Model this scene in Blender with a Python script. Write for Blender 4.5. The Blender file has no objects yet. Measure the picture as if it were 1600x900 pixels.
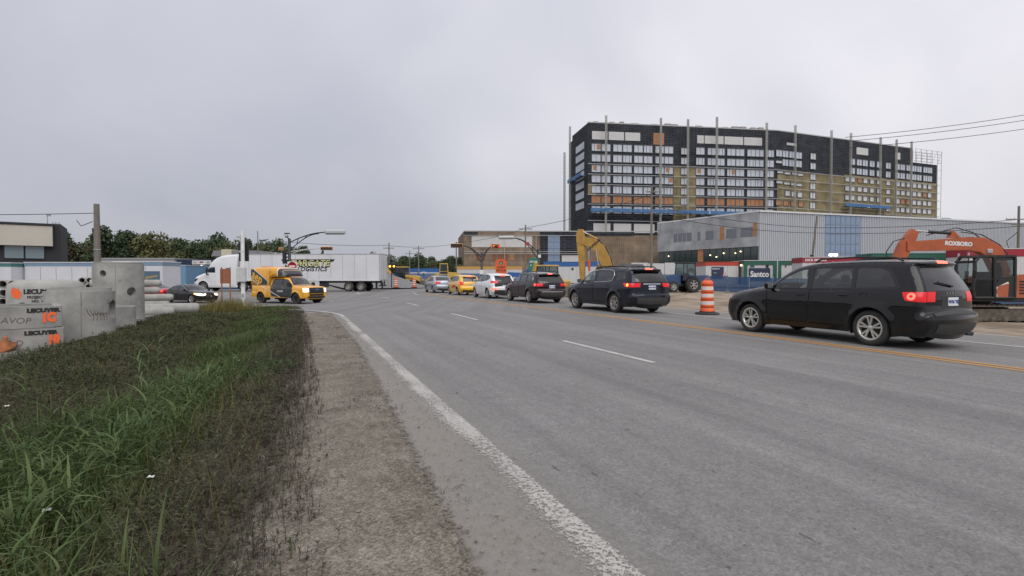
import bpy, math, random
import numpy as np
from mathutils import Vector, Matrix
from mathutils.geometry import delaunay_2d_cdt
R = math.radians
sc = bpy.context.scene
C = sc.collection
rng = random.Random(7)
nr = np.random.RandomState(11)

# ------------------------------------------------------------------ camera
EYE = 1.36
cam_d = bpy.data.cameras.new('camera'); cam = bpy.data.objects.new('camera', cam_d); C.objects.link(cam)
cam.location = (0, 0, EYE); cam.rotation_euler = (R(90 - 1.19), 0, 0)
cam_d.sensor_width = 36; cam_d.lens = 18.45; cam_d.clip_start = 0.05; cam_d.clip_end = 5000
sc.camera = cam

# ------------------------------------------------------------------ sky and sun (overcast late afternoon)
SUN_EL, SUN_AZ = 48, 168
w = bpy.data.worlds.new('World'); sc.world = w; w.use_nodes = True
nt = w.node_tree; nt.nodes.clear()
def N(t, **k):
    n = nt.nodes.new(t)
    for a, b in k.items(): setattr(n, a, b)
    return n
out = N('ShaderNodeOutputWorld'); bg = N('ShaderNodeBackground')
sky = N('ShaderNodeTexSky', sky_type='NISHITA', sun_disc=False, sun_elevation=R(SUN_EL), sun_rotation=R(SUN_AZ), air_density=1.0, dust_density=3.0)
tc = N('ShaderNodeTexCoord'); sep = N('ShaderNodeSeparateXYZ'); nt.links.new(tc.outputs['Generated'], sep.inputs[0])
def M_(op, a, b=None, clamp=False):
    n = N('ShaderNodeMath', operation=op, use_clamp=clamp)
    for i, v in enumerate((a, b)):
        if v is None: continue
        if isinstance(v, (int, float)): n.inputs[i].default_value = v
        else: nt.links.new(v, n.inputs[i])
    return n.outputs[0]
zc = M_('ADD', M_('ABSOLUTE', sep.outputs[2]), 0.75)
cx = M_('DIVIDE', sep.outputs[0], zc); cy = M_('DIVIDE', sep.outputs[1], zc)
comb = N('ShaderNodeCombineXYZ'); nt.links.new(cx, comb.inputs[0]); nt.links.new(cy, comb.inputs[1]); comb.inputs[2].default_value = 12.3
def noise(scale, detail, rough, dist=0.0):
    n = N('ShaderNodeTexNoise'); n.inputs['Scale'].default_value = scale; n.inputs['Detail'].default_value = detail
    n.inputs['Roughness'].default_value = rough; n.inputs['Distortion'].default_value = dist
    nt.links.new(comb.outputs[0], n.inputs['Vector']); return n.outputs['Fac']
n1 = noise(1.0, 2, 0.45, 0.5); n2 = noise(3.2, 5, 0.5, 0.6)
mix = M_('ADD', M_('MULTIPLY', n1, 0.82), M_('MULTIPLY', n2, 0.18))
ramp = N('ShaderNodeValToRGB'); nt.links.new(mix, ramp.inputs[0])
e = ramp.color_ramp.elements
e[0].position = 0.34; e[0].color = (0.44, 0.452, 0.52, 1)
e[1].position = 0.66; e[1].color = (0.84, 0.82, 0.86, 1)
m1 = ramp.color_ramp.elements.new(0.50); m1.color = (0.60, 0.60, 0.655, 1)
mul = N('ShaderNodeMixRGB', blend_type='MULTIPLY'); mul.inputs[0].default_value = 1.0
mul.inputs[2].default_value = (0.10, 0.10, 0.10, 1); nt.links.new(sky.outputs[0], mul.inputs[1])
mx = N('ShaderNodeMixRGB'); mx.inputs[0].default_value = 0.93
# an overcast dome is brighter overhead than at the horizon
gr = M_('ADD', M_('MULTIPLY', M_('ABSOLUTE', sep.outputs[2]), 0.62), 0.80)
gm = N('ShaderNodeMixRGB', blend_type='MULTIPLY'); gm.inputs[0].default_value = 1.0; nt.links.new(ramp.outputs[0], gm.inputs[1]); nt.links.new(gr, gm.inputs[2])
nt.links.new(mul.outputs[0], mx.inputs[1]); nt.links.new(gm.outputs[0], mx.inputs[2])
nt.links.new(mx.outputs[0], bg.inputs[0]); bg.inputs[1].default_value = 0.99
nt.links.new(bg.outputs[0], out.inputs[0])
sl = bpy.data.lights.new('sun', 'SUN'); sun = bpy.data.objects.new('sun', sl); C.objects.link(sun)
sl.energy = 1.5; sl.angle = R(60); sl.color = (1, 0.97, 0.94)
# sun_rotation is measured clockwise from +Y
sd = Vector((math.sin(R(SUN_AZ)) * math.cos(R(SUN_EL)), math.cos(R(SUN_AZ)) * math.cos(R(SUN_EL)), math.sin(R(SUN_EL))))
sun.rotation_euler = sd.to_track_quat('Z', 'Y').to_euler()
sc.view_settings.view_transform = 'Standard'; sc.view_settings.look = 'None'
sc.view_settings.exposure = 0.25; sc.view_settings.gamma = 1.0; sc.view_settings.use_curve_mapping = False
sc.cycles.max_bounces = 6; sc.cycles.transparent_max_bounces = 12

# ------------------------------------------------------------------ materials
MATS = {}
def mat(name, col, rough=0.6, metal=0.0, emis=None, es=0.0, coat=0.0, var=0.0, vscale=3.0, bump=0.0, bscale=40.0, dust=None, spec=0.5, vcol=None, detail=5.0, stretch=None):
    """procedural principled material; var = brightness mottling, vcol = second colour mixed in by noise, dust=(colour, top height, amount)"""
    if name in MATS: return MATS[name]
    m = bpy.data.materials.new(name); m.use_nodes = True
    t = m.node_tree; b = t.nodes['Principled BSDF']; L = t.links.new
    b.inputs['Roughness'].default_value = rough; b.inputs['Metallic'].default_value = metal
    b.inputs['Coat Weight'].default_value = coat; b.inputs['Coat Roughness'].default_value = 0.04
    b.inputs['Specular IOR Level'].default_value = spec
    b.inputs['Base Color'].default_value = (*col, 1)
    tcn = t.nodes.new('ShaderNodeTexCoord'); co = tcn.outputs['Object']
    if stretch:
        mp = t.nodes.new('ShaderNodeMapping'); mp.inputs['Scale'].default_value = stretch; L(co, mp.inputs[0]); co = mp.outputs[0]
    cur = None
    if var > 0 or vcol:
        n = t.nodes.new('ShaderNodeTexNoise'); n.inputs['Scale'].default_value = vscale; n.inputs['Detail'].default_value = detail; n.inputs['Roughness'].default_value = 0.6
        L(co, n.inputs['Vector'])
        r = t.nodes.new('ShaderNodeValToRGB'); L(n.outputs['Fac'], r.inputs[0])
        r.color_ramp.elements[0].position = 0.32; r.color_ramp.elements[1].position = 0.68
        c2 = vcol or tuple(c * (1 + var) for c in col)
        c1 = tuple(c * (1 - var) for c in col)
        r.color_ramp.elements[0].color = (*c1, 1); r.color_ramp.elements[1].color = (*c2, 1)
        cur = r.outputs[0]
    if dust:
        g = t.nodes.new('ShaderNodeSeparateXYZ'); L(tcn.outputs['Object'], g.inputs[0])
        mr = t.nodes.new('ShaderNodeMapRange'); mr.inputs[1].default_value = dust[1]; mr.inputs[2].default_value = 0.1; mr.inputs[3].default_value = 0; mr.inputs[4].default_value = dust[2]
        L(g.outputs[2], mr.inputs[0])
        n = t.nodes.new('ShaderNodeTexNoise'); n.inputs['Scale'].default_value = 4; n.inputs['Detail'].default_value = 6; L(co, n.inputs['Vector'])
        mm = t.nodes.new('ShaderNodeMath'); mm.operation = 'MULTIPLY'; L(mr.outputs[0], mm.inputs[0]); L(n.outputs['Fac'], mm.inputs[1])
        mxx = t.nodes.new('ShaderNodeMixRGB'); L(mm.outputs[0], mxx.inputs[0])
        if cur: L(cur, mxx.inputs[1])
        else: mxx.inputs[1].default_value = (*col, 1)
        mxx.inputs[2].default_value = (*dust[0], 1); cur = mxx.outputs[0]
    if cur: L(cur, b.inputs['Base Color'])
    if bump > 0:
        n = t.nodes.new('ShaderNodeTexNoise'); n.inputs['Scale'].default_value = bscale; n.inputs['Detail'].default_value = 6; L(co, n.inputs['Vector'])
        bp = t.nodes.new('ShaderNodeBump'); bp.inputs['Strength'].default_value = bump; bp.inputs['Distance'].default_value = 0.02
        L(n.outputs['Fac'], bp.inputs['Height']); L(bp.outputs[0], b.inputs['Normal'])
    if emis:
        b.inputs['Emission Color'].default_value = (*emis, 1); b.inputs['Emission Strength'].default_value = es
    MATS[name] = m; return m
def glass(name, tint, rough=0.02, refl=1.0):
    if name in MATS: return MATS[name]
    m = bpy.data.materials.new(name); m.use_nodes = True; t = m.node_tree; t.nodes.clear(); L = t.links.new
    o = t.nodes.new('ShaderNodeOutputMaterial'); ms = t.nodes.new('ShaderNodeMixShader')
    tr = t.nodes.new('ShaderNodeBsdfTransparent'); tr.inputs[0].default_value = (*tint, 1)
    gl = t.nodes.new('ShaderNodeBsdfGlossy'); gl.inputs['Roughness'].default_value = rough; gl.inputs[0].default_value = (refl, refl, refl, 1)
    lw_ = t.nodes.new('ShaderNodeLayerWeight'); pw = t.nodes.new('ShaderNodeMath'); pw.operation = 'POWER'; pw.inputs[1].default_value = 4.0; L(lw_.outputs['Facing'], pw.inputs[0])
    fr = t.nodes.new('ShaderNodeMath'); fr.operation = 'MULTIPLY_ADD'; fr.inputs[1].default_value = 0.93; fr.inputs[2].default_value = 0.07; L(pw.outputs[0], fr.inputs[0])
    L(fr.outputs[0], ms.inputs[0]); L(tr.outputs[0], ms.inputs[1]); L(gl.outputs[0], ms.inputs[2]); L(ms.outputs[0], o.inputs[0])
    MATS[name] = m; return m

# ------------------------------------------------------------------ mesh builder
class MB:
    def __init__(s): s.v = []; s.f = []; s.sm = []
    def add(s, verts, faces, smooth=False):
        o = len(s.v); s.v += [tuple(map(float, p)) for p in verts]; s.f += [tuple(i + o for i in f) for f in faces]; s.sm += [smooth] * len(faces); return s
    def box(s, c, d, M=None, taper=1.0, bev=0.0):
        x, y, z = (q / 2 for q in d); P = []
        if bev > 0:   # chamfered box
            b = min(bev, x * .9, y * .9, z * .9)
            pts = []
            for sx in (-1, 1):
                for sy in (-1, 1):
                    for sz in (-1, 1):
                        pts += [(sx * x, sy * (y - b), sz * (z - b)), (sx * (x - b), sy * y, sz * (z - b)), (sx * (x - b), sy * (y - b), sz * z)]
            idx = lambda sx, sy, sz, k: ((sx > 0) * 4 + (sy > 0) * 2 + (sz > 0)) * 3 + k
            F = []
            for sx in (-1, 1): F.append([idx(sx, -1, -1, 0), idx(sx, 1, -1, 0), idx(sx, 1, 1, 0), idx(sx, -1, 1, 0)][::sx])
            for sy in (-1, 1): F.append([idx(-1, sy, -1, 1), idx(1, sy, -1, 1), idx(1, sy, 1, 1), idx(-1, sy, 1, 1)][::-sy])
            for sz in (-1, 1): F.append([idx(-1, -1, sz, 2), idx(1, -1, sz, 2), idx(1, 1, sz, 2), idx(-1, 1, sz, 2)][::sz])
            for sx in (-1, 1):
                for sy in (-1, 1):
                    F.append([idx(sx, sy, -1, 0), idx(sx, sy, -1, 1), idx(sx, sy, 1, 1), idx(sx, sy, 1, 0)][::sx * sy])
                    for sz in (-1, 1): F.append([idx(sx, sy, sz, 0), idx(sx, sy, sz, 1), idx(sx, sy, sz, 2)][::sx * sy * sz])
                for sz in (-1, 1): F.append([idx(sx, -1, sz, 0), idx(sx, 1, sz, 0), idx(sx, 1, sz, 2), idx(sx, -1, sz, 2)][::sx * sz])
            for sy in (-1, 1):
                for sz in (-1, 1): F.append([idx(-1, sy, sz, 1), idx(1, sy, sz, 1), idx(1, sy, sz, 2), idx(-1, sy, sz, 2)][::-sy * sz])
            P = [Vector(p) for p in pts]
        else:
            for dx, dy, dz in ((-1, -1, -1), (1, -1, -1), (1, 1, -1), (-1, 1, -1), (-1, -1, 1), (1, -1, 1), (1, 1, 1), (-1, 1, 1)):
                k = taper if dz > 0 else 1
                P.append(Vector((dx * x * k, dy * y * k, dz * z)))
            F = [(0, 3, 2, 1), (4, 5, 6, 7), (0, 1, 5, 4), (1, 2, 6, 5), (2, 3, 7, 6), (3, 0, 4, 7)]
        if M is not None: P = [M @ p for p in P]
        c = Vector(c); return s.add([p + c for p in P], F)
    def tube(s, pts, r, n=8, r2=None, cap=True):
        pts = [Vector(p) for p in pts]; m = len(pts); V = []; F = []
        up = Vector((0, 0, 1)); prev = None
        for i, p in enumerate(pts):
            d = (pts[min(i + 1, m - 1)] - pts[max(i - 1, 0)]).normalized()
            a = d.cross(up) if prev is None else prev - d * prev.dot(d)
            if a.length < 1e-4: a = d.cross(Vector((1, 0, 0)))
            a.normalize(); prev = a; b = d.cross(a)
            rr = r if r2 is None else r + (r2 - r) * i / max(1, m - 1)
            V += [p + (a * math.cos(t) + b * math.sin(t)) * rr for t in (2 * math.pi * k / n for k in range(n))]
        for i in range(m - 1):
            for k in range(n): F.append((i * n + k, i * n + (k + 1) % n, (i + 1) * n + (k + 1) % n, (i + 1) * n + k))
        s.add(V, F, True)
        if cap: s.add(V[:n], [tuple(range(n))[::-1]]); s.add(V[-n:], [tuple(range(n))])
        return s
    def lathe(s, prof, n=24, M=None, smooth=True, closed=False):
        """prof = (radius, height) pairs, about local Z"""
        V = []; F = []; m = len(prof)
        for r, z in prof:
            for k in range(n):
                t = 2 * math.pi * k / n; V.append(Vector((r * math.cos(t), r * math.sin(t), z)))
        for i in range(m if closed else m - 1):
            j = (i + 1) % m
            for k in range(n): F.append((i * n + k, i * n + (k + 1) % n, j * n + (k + 1) % n, j * n + k))
        if M is not None: V = [M @ p for p in V]
        return s.add(V, F, smooth)
    def prism(s, poly, a, b, axis='y', smooth=False):
        """extrude a 2-D outline (x, z) between y=a and y=b; axis z extrudes (x, y); axis x extrudes (y, z)"""
        n = len(poly)
        def q(p, h): return (p[0], h, p[1]) if axis == 'y' else (p[0], p[1], h) if axis == 'z' else (h, p[0], p[1])
        V = [q(p, a) for p in poly] + [q(p, b) for p in poly]
        s.add(V, [tuple(range(n)), tuple(range(2 * n - 1, n - 1, -1))])
        return s.add(V, [(i, i + n, (i + 1) % n + n, (i + 1) % n) for i in range(n)], smooth)
    def grid(s, fn, nu, nv, smooth=True):
        V = [fn(i / nu, j / nv) for i in range(nu + 1) for j in range(nv + 1)]
        return s.add(V, [(i * (nv + 1) + j, (i + 1) * (nv + 1) + j, (i + 1) * (nv + 1) + j + 1, i * (nv + 1) + j + 1) for i in range(nu) for j in range(nv)], smooth)
    def mesh(s, name, m=None, fix=True):
        me = bpy.data.meshes.new(name); me.from_pydata(s.v, [], s.f)
        me.polygons.foreach_set('use_smooth', s.sm)
        if m: me.materials.append(m)
        if fix and len(s.f) < 20000:
            import bmesh
            bm = bmesh.new(); bm.from_mesh(me); bmesh.ops.recalc_face_normals(bm, faces=bm.faces); bm.to_mesh(me); bm.free()
        me.update(); return me
    def build(s, name, m, parent=None, fix=True):
        return link(name, s.mesh(name, m, fix), parent)
def link(name, me, parent=None, loc=None, rot=None, scale=None):
    o = bpy.data.objects.new(name, me); C.objects.link(o)
    if parent is not None: o.parent = parent
    if loc is not None: o.location = loc
    if rot is not None: o.rotation_euler = rot
    if scale is not None: o.scale = scale
    return o
def tag(o, label, cat, group=None):
    o['label'] = label; o['category'] = cat
    if group: o['group'] = group
    return o
def thing(name, label, cat, loc=(0, 0, 0), rz=0.0, group=None):
    o = bpy.data.objects.new(name, None); C.objects.link(o); o.location = loc; o.rotation_euler = (0, 0, rz); o.empty_display_size = 0.2
    return tag(o, label, cat, group)
def struct(o): o['kind'] = 'structure'; return o
def stuff(o): o['kind'] = 'stuff'; return o
KIDS = {}
def dup(root, loc, rz, label=None, group=None):
    r = root.copy(); C.objects.link(r); r.location = loc; r.rotation_euler = (0, 0, rz)
    if label: r['label'] = label
    if group: r['group'] = group
    for ch in [o for o in root.children]:
        c = ch.copy(); C.objects.link(c); c.parent = r
        for g in [o for o in ch.children]:
            d = g.copy(); C.objects.link(d); d.parent = c
    return r
TXT = {}
def text_mesh(body, size, depth=0.004, shear=0.0, bold=0.0, align='CENTER', space=1.0):
    cu = bpy.data.curves.new('t', 'FONT'); cu.body = body; cu.size = size; cu.extrude = depth; cu.shear = shear; cu.offset = bold
    cu.align_x = align; cu.align_y = 'CENTER'; cu.space_character = space; cu.resolution_u = 3
    ob = bpy.data.objects.new('t', cu); C.objects.link(ob)
    me = bpy.data.meshes.new_from_object(ob.evaluated_get(bpy.context.evaluated_depsgraph_get()))
    C.objects.unlink(ob); bpy.data.objects.remove(ob); bpy.data.curves.remove(cu); return me
def lettering(body, size, m, parent, loc, rot, depth=0.004, shear=0.0, bold=0.0, align='CENTER', space=1.0, name='lettering', stretch=1.0):
    me = text_mesh(body, size, depth, shear, bold, align, space); me.materials.clear(); me.materials.append(m); me.name = name
    o = link(name, me, parent, loc, rot); o.scale = (stretch, 1, 1); return o

# road frame: s metres ahead along the carriageway, t metres to its right (the camera stands at s=0, t=0)
TH = R(22)
def P(s, t, z=0.0): return (t * math.cos(TH) - s * math.sin(TH), t * math.sin(TH) + s * math.cos(TH), z)
ROADZ = TH          # heading along the road, as a rotation about Z for things whose front is +Y
# ------------------------------------------------------------------ ground, roads, markings
def ditch(t, s):
    """depth of the grassy roadside ditch"""
    along = 1 / (1 + np.exp((s - 20) / 1.2))
    return -0.34 * np.exp(-((t + 1.75) / 0.95) ** 2) * along
def smooth01(v): v = np.clip(v, 0, 1); return v * v * (3 - 2 * v)
def elev(X, Y):
    """the cross street dips to the left of the junction and climbs again towards the lorry"""
    X = np.asarray(X, float); Y = np.asarray(Y, float)
    t = X * math.cos(TH) + Y * math.sin(TH); s = -X * math.sin(TH) + Y * math.cos(TH)
    site = -0.55 * smooth01((t - 15.7) / 4.5) * (1 - 0.9 * smooth01((s - 34) / 22)) * (1 - smooth01((t - 56) / 20))     # the building site lies a little lower
    return site - 0.62 * smooth01((-X - 8) / 8) * smooth01((Y - 22) / 10) * (1 - 0.72 * smooth01((Y - 44) / 10))
def E1(X, Y): return float(elev(X, Y))
def terrain_z(t, s):
    t = np.asarray(t, float); s = np.asarray(s, float)
    X = t * math.cos(TH) - s * math.sin(TH); Y = t * math.sin(TH) + s * math.cos(TH)
    far = smooth01((Y - 24) / 4) * smooth01((-X - 6) / 3)
    return -0.012 - 0.05 * far + ditch(t, s) + elev(X, Y)
def ground_mat(name, cols, scale, bump, pebbles=None, fine=60.0, rough=0.95):
    m = bpy.data.materials.new(name); m.use_nodes = True; t = m.node_tree; L = t.links.new; b = t.nodes['Principled BSDF']
    b.inputs['Roughness'].default_value = rough; b.inputs['Specular IOR Level'].default_value = 0.15
    tcn = t.nodes.new('ShaderNodeTexCoord'); co = tcn.outputs['Object']
    def nz(sc_, d=6, r=0.6):
        n = t.nodes.new('ShaderNodeTexNoise'); n.inputs['Scale'].default_value = sc_; n.inputs['Detail'].default_value = d; n.inputs['Roughness'].default_value = r; L(co, n.inputs['Vector']); return n.outputs['Fac']
    a = nz(scale); f = nz(fine, 4, 0.7)
    ad = t.nodes.new('ShaderNodeMath'); ad.operation = 'MULTIPLY_ADD'; L(f, ad.inputs[0]); ad.inputs[1].default_value = 0.5; L(a, ad.inputs[2])
    su = t.nodes.new('ShaderNodeMath'); su.operation = 'SUBTRACT'; L(ad.outputs[0], su.inputs[0]); su.inputs[1].default_value = 0.25
    r = t.nodes.new('ShaderNodeValToRGB'); L(su.outputs[0], r.inputs[0])
    el = r.color_ramp.elements; el[0].position = 0.3; el[1].position = 0.7; el[0].color = (*cols[0], 1); el[1].color = (*cols[-1], 1)
    for i, c in enumerate(cols[1:-1]): q = el.new(0.3 + 0.4 * (i + 1) / (len(cols) - 1)); q.color = (*c, 1)
    L(r.outputs[0], b.inputs['Base Color'])
    bp = t.nodes.new('ShaderNodeBump'); bp.inputs['Strength'].default_value = bump; bp.inputs['Distance'].default_value = 0.03
    L(su.outputs[0], bp.inputs['Height']); L(bp.outputs[0], b.inputs['Normal'])
    return m
soil = ground_mat('dark soil', [(0.03, 0.025, 0.018), (0.06, 0.05, 0.035), (0.09, 0.08, 0.055)], 1.5, 0.6)
def gravel_mat():
    m = bpy.data.materials.new('dusty gravel'); m.use_nodes = True; t = m.node_tree; L = t.links.new; b = t.nodes['Principled BSDF']; b.inputs['Roughness'].default_value = .95; b.inputs['Specular IOR Level'].default_value = .1
    tcn = t.nodes.new('ShaderNodeTexCoord'); co = tcn.outputs['Object']
    def nz(sc_, d=5, r=.6, scl=(1, 1, 1)):
        mp = t.nodes.new('ShaderNodeMapping'); mp.inputs['Scale'].default_value = scl; L(co, mp.inputs[0]); n = t.nodes.new('ShaderNodeTexNoise'); n.inputs['Scale'].default_value = sc_; n.inputs['Detail'].default_value = d; n.inputs['Roughness'].default_value = r; L(mp.outputs[0], n.inputs['Vector']); return n.outputs['Fac']
    def cells(sc_):
        v = t.nodes.new('ShaderNodeTexVoronoi'); v.inputs['Scale'].default_value = sc_; L(co, v.inputs['Vector']); sp = t.nodes.new('ShaderNodeSeparateColor'); L(v.outputs['Color'], sp.inputs[0]); return sp.outputs[0]
    def mm(op, a_, b_):
        n = t.nodes.new('ShaderNodeMath'); n.operation = op
        for i, v in enumerate((a_, b_)):
            if isinstance(v, (int, float)): n.inputs[i].default_value = v
            else: L(v, n.inputs[i])
        return n.outputs[0]
    g = mm('ADD', mm('ADD', mm('MULTIPLY', cells(75), .26), mm('MULTIPLY', cells(190), .20)), mm('ADD', mm('MULTIPLY', nz(2.2, 5, .6), .55), mm('MULTIPLY', nz(11, 4, .65, (1.6, .5, 1)), .35)))
    r = t.nodes.new('ShaderNodeValToRGB'); L(g, r.inputs[0]); el = r.color_ramp.elements; el[0].position = .42; el[1].position = .95; el[0].color = (.075, .063, .049, 1); el[1].color = (.31, .282, .238, 1); q = el.new(.66); q.color = (.165, .146, .118, 1)
    L(r.outputs[0], b.inputs['Base Color']); bp = t.nodes.new('ShaderNodeBump'); bp.inputs['Strength'].default_value = .8; bp.inputs['Distance'].default_value = .012; L(g, bp.inputs['Height']); L(bp.outputs[0], b.inputs['Normal'])
    sp = t.nodes.new('ShaderNodeSeparateXYZ'); L(co, sp.inputs[0])
    def ramp(x0, x1, src_=None):
        k = t.nodes.new('ShaderNodeMapRange'); k.inputs[1].default_value = x0; k.inputs[2].default_value = x1; L(src_ if src_ else sp.outputs[0], k.inputs[0]); return k.outputs[0]
    slant = mm('SUBTRACT', sp.outputs[0], mm('MULTIPLY', mm('MINIMUM', sp.outputs[1], 11.0), .036))      # the gravel tapers towards the viewer
    fray = mm('ADD', mm('ADD', mm('MULTIPLY', nz(3.5, 6, .75), .7), mm('MULTIPLY', cells(60), .3)), -.5)
    av = mm('ADD', mm('MULTIPLY', mm('MINIMUM', ramp(-1.0, -.45), ramp(.82, .50, slant)), 1.0), fray)
    st = t.nodes.new('ShaderNodeMapRange'); st.inputs[1].default_value = .40; st.inputs[2].default_value = .56; L(av, st.inputs[0]); tr = t.nodes.new('ShaderNodeBsdfTransparent'); ms = t.nodes.new('ShaderNodeMixShader'); L(st.outputs[0], ms.inputs[0]); L(tr.outputs[0], ms.inputs[1]); L(b.outputs[0], ms.inputs[2]); L(ms.outputs[0], t.nodes['Material Output'].inputs[0]); return m
gravel = gravel_mat()
dirt = ground_mat('trampled sand', [(0.16, 0.125, 0.09), (0.26, 0.21, 0.155), (0.36, 0.30, 0.23)], 0.5, 0.8, fine=25)
yard = ground_mat('gravel yard', [(0.12, 0.115, 0.105), (0.19, 0.18, 0.165), (0.27, 0.255, 0.235)], 0.8, 0.6, fine=30)

def sheet(name, tl, sl_, m, zfn, keep=None):
    T, S = np.meshgrid(tl, sl_, indexing='ij'); Z = zfn(T, S); nt_, ns_ = T.shape
    V = np.stack([T, S, Z], -1).reshape(-1, 3); F = []
    for i in range(nt_ - 1):
        for j in range(ns_ - 1):
            F.append((i * ns_ + j, (i + 1) * ns_ + j, (i + 1) * ns_ + j + 1, i * ns_ + j + 1))
    me = bpy.data.meshes.new(name); me.from_pydata(V.tolist(), [], F); me.polygons.foreach_set('use_smooth', [True] * len(F)); me.materials.append(m); me.update()
    return link(name, me, None, rot=(0, 0, TH))
tl = np.concatenate([[-2500, -600, -150, -60, -40], np.arange(-30, -10.5, 1.0), np.arange(-10, 1.01, 0.25), [2, 6, 15], np.arange(16, 82, 2.0), [120, 500, 2500]])
sl_ = np.concatenate([[-300, -60, -20], np.arange(-10, 26.1, 0.5), np.arange(27, 76, 1.0), [90, 120, 300, 900, 3500]])
struct(sheet('ground', tl, sl_, yard, terrain_z))

def poly_sheet(name, pts, m, z, parent=None, rot=TH):
    mb = MB(); mb.add([(p[0], p[1], z) for p in pts], [tuple(range(len(pts)))])
    o = mb.build(name, m, parent, fix=False); o.rotation_euler = (0, 0, rot); return o
def ragged(a, b, n, amp, seed):
    r_ = random.Random(seed); L_ = []
    off = 0
    for i in range(n + 1):
        k = i / n; off = off * 0.75 + r_.uniform(-amp, amp)
        L_.append((a[0] + (b[0] - a[0]) * k + off, a[1] + (b[1] - a[1]) * k))
    return L_
# soil strip under the weeds, and the dusty gravel shoulder with ragged edges
soilT = np.arange(-4.5, 0.16, 0.15); soilS = np.arange(-2, 27, 0.4)
so = sheet('verge_soil', soilT, soilS, soil, lambda t, s: terrain_z(t, s) + 0.006); struct(so)
gsT = np.arange(-1.15, 1.31, .07); gsS = np.concatenate([np.arange(-2, 21.2, .12)])
def gsz(t, s): return .006 + ditch(t, s) + .010 * np.sin(t * 9 + s * 3) * np.sin(s * 2.1 + t * 4) * smooth01((.95 - t) / .3) * smooth01((t + 1.1) / .3) + .008 * smooth01((.9 - t) / .4)
o = sheet('gravel_shoulder', gsT, gsS, gravel, gsz); struct(o)
gsT = np.arange(-1.6, 1.2, .1); gsS = np.arange(21.1, 24.6, .15)

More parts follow.
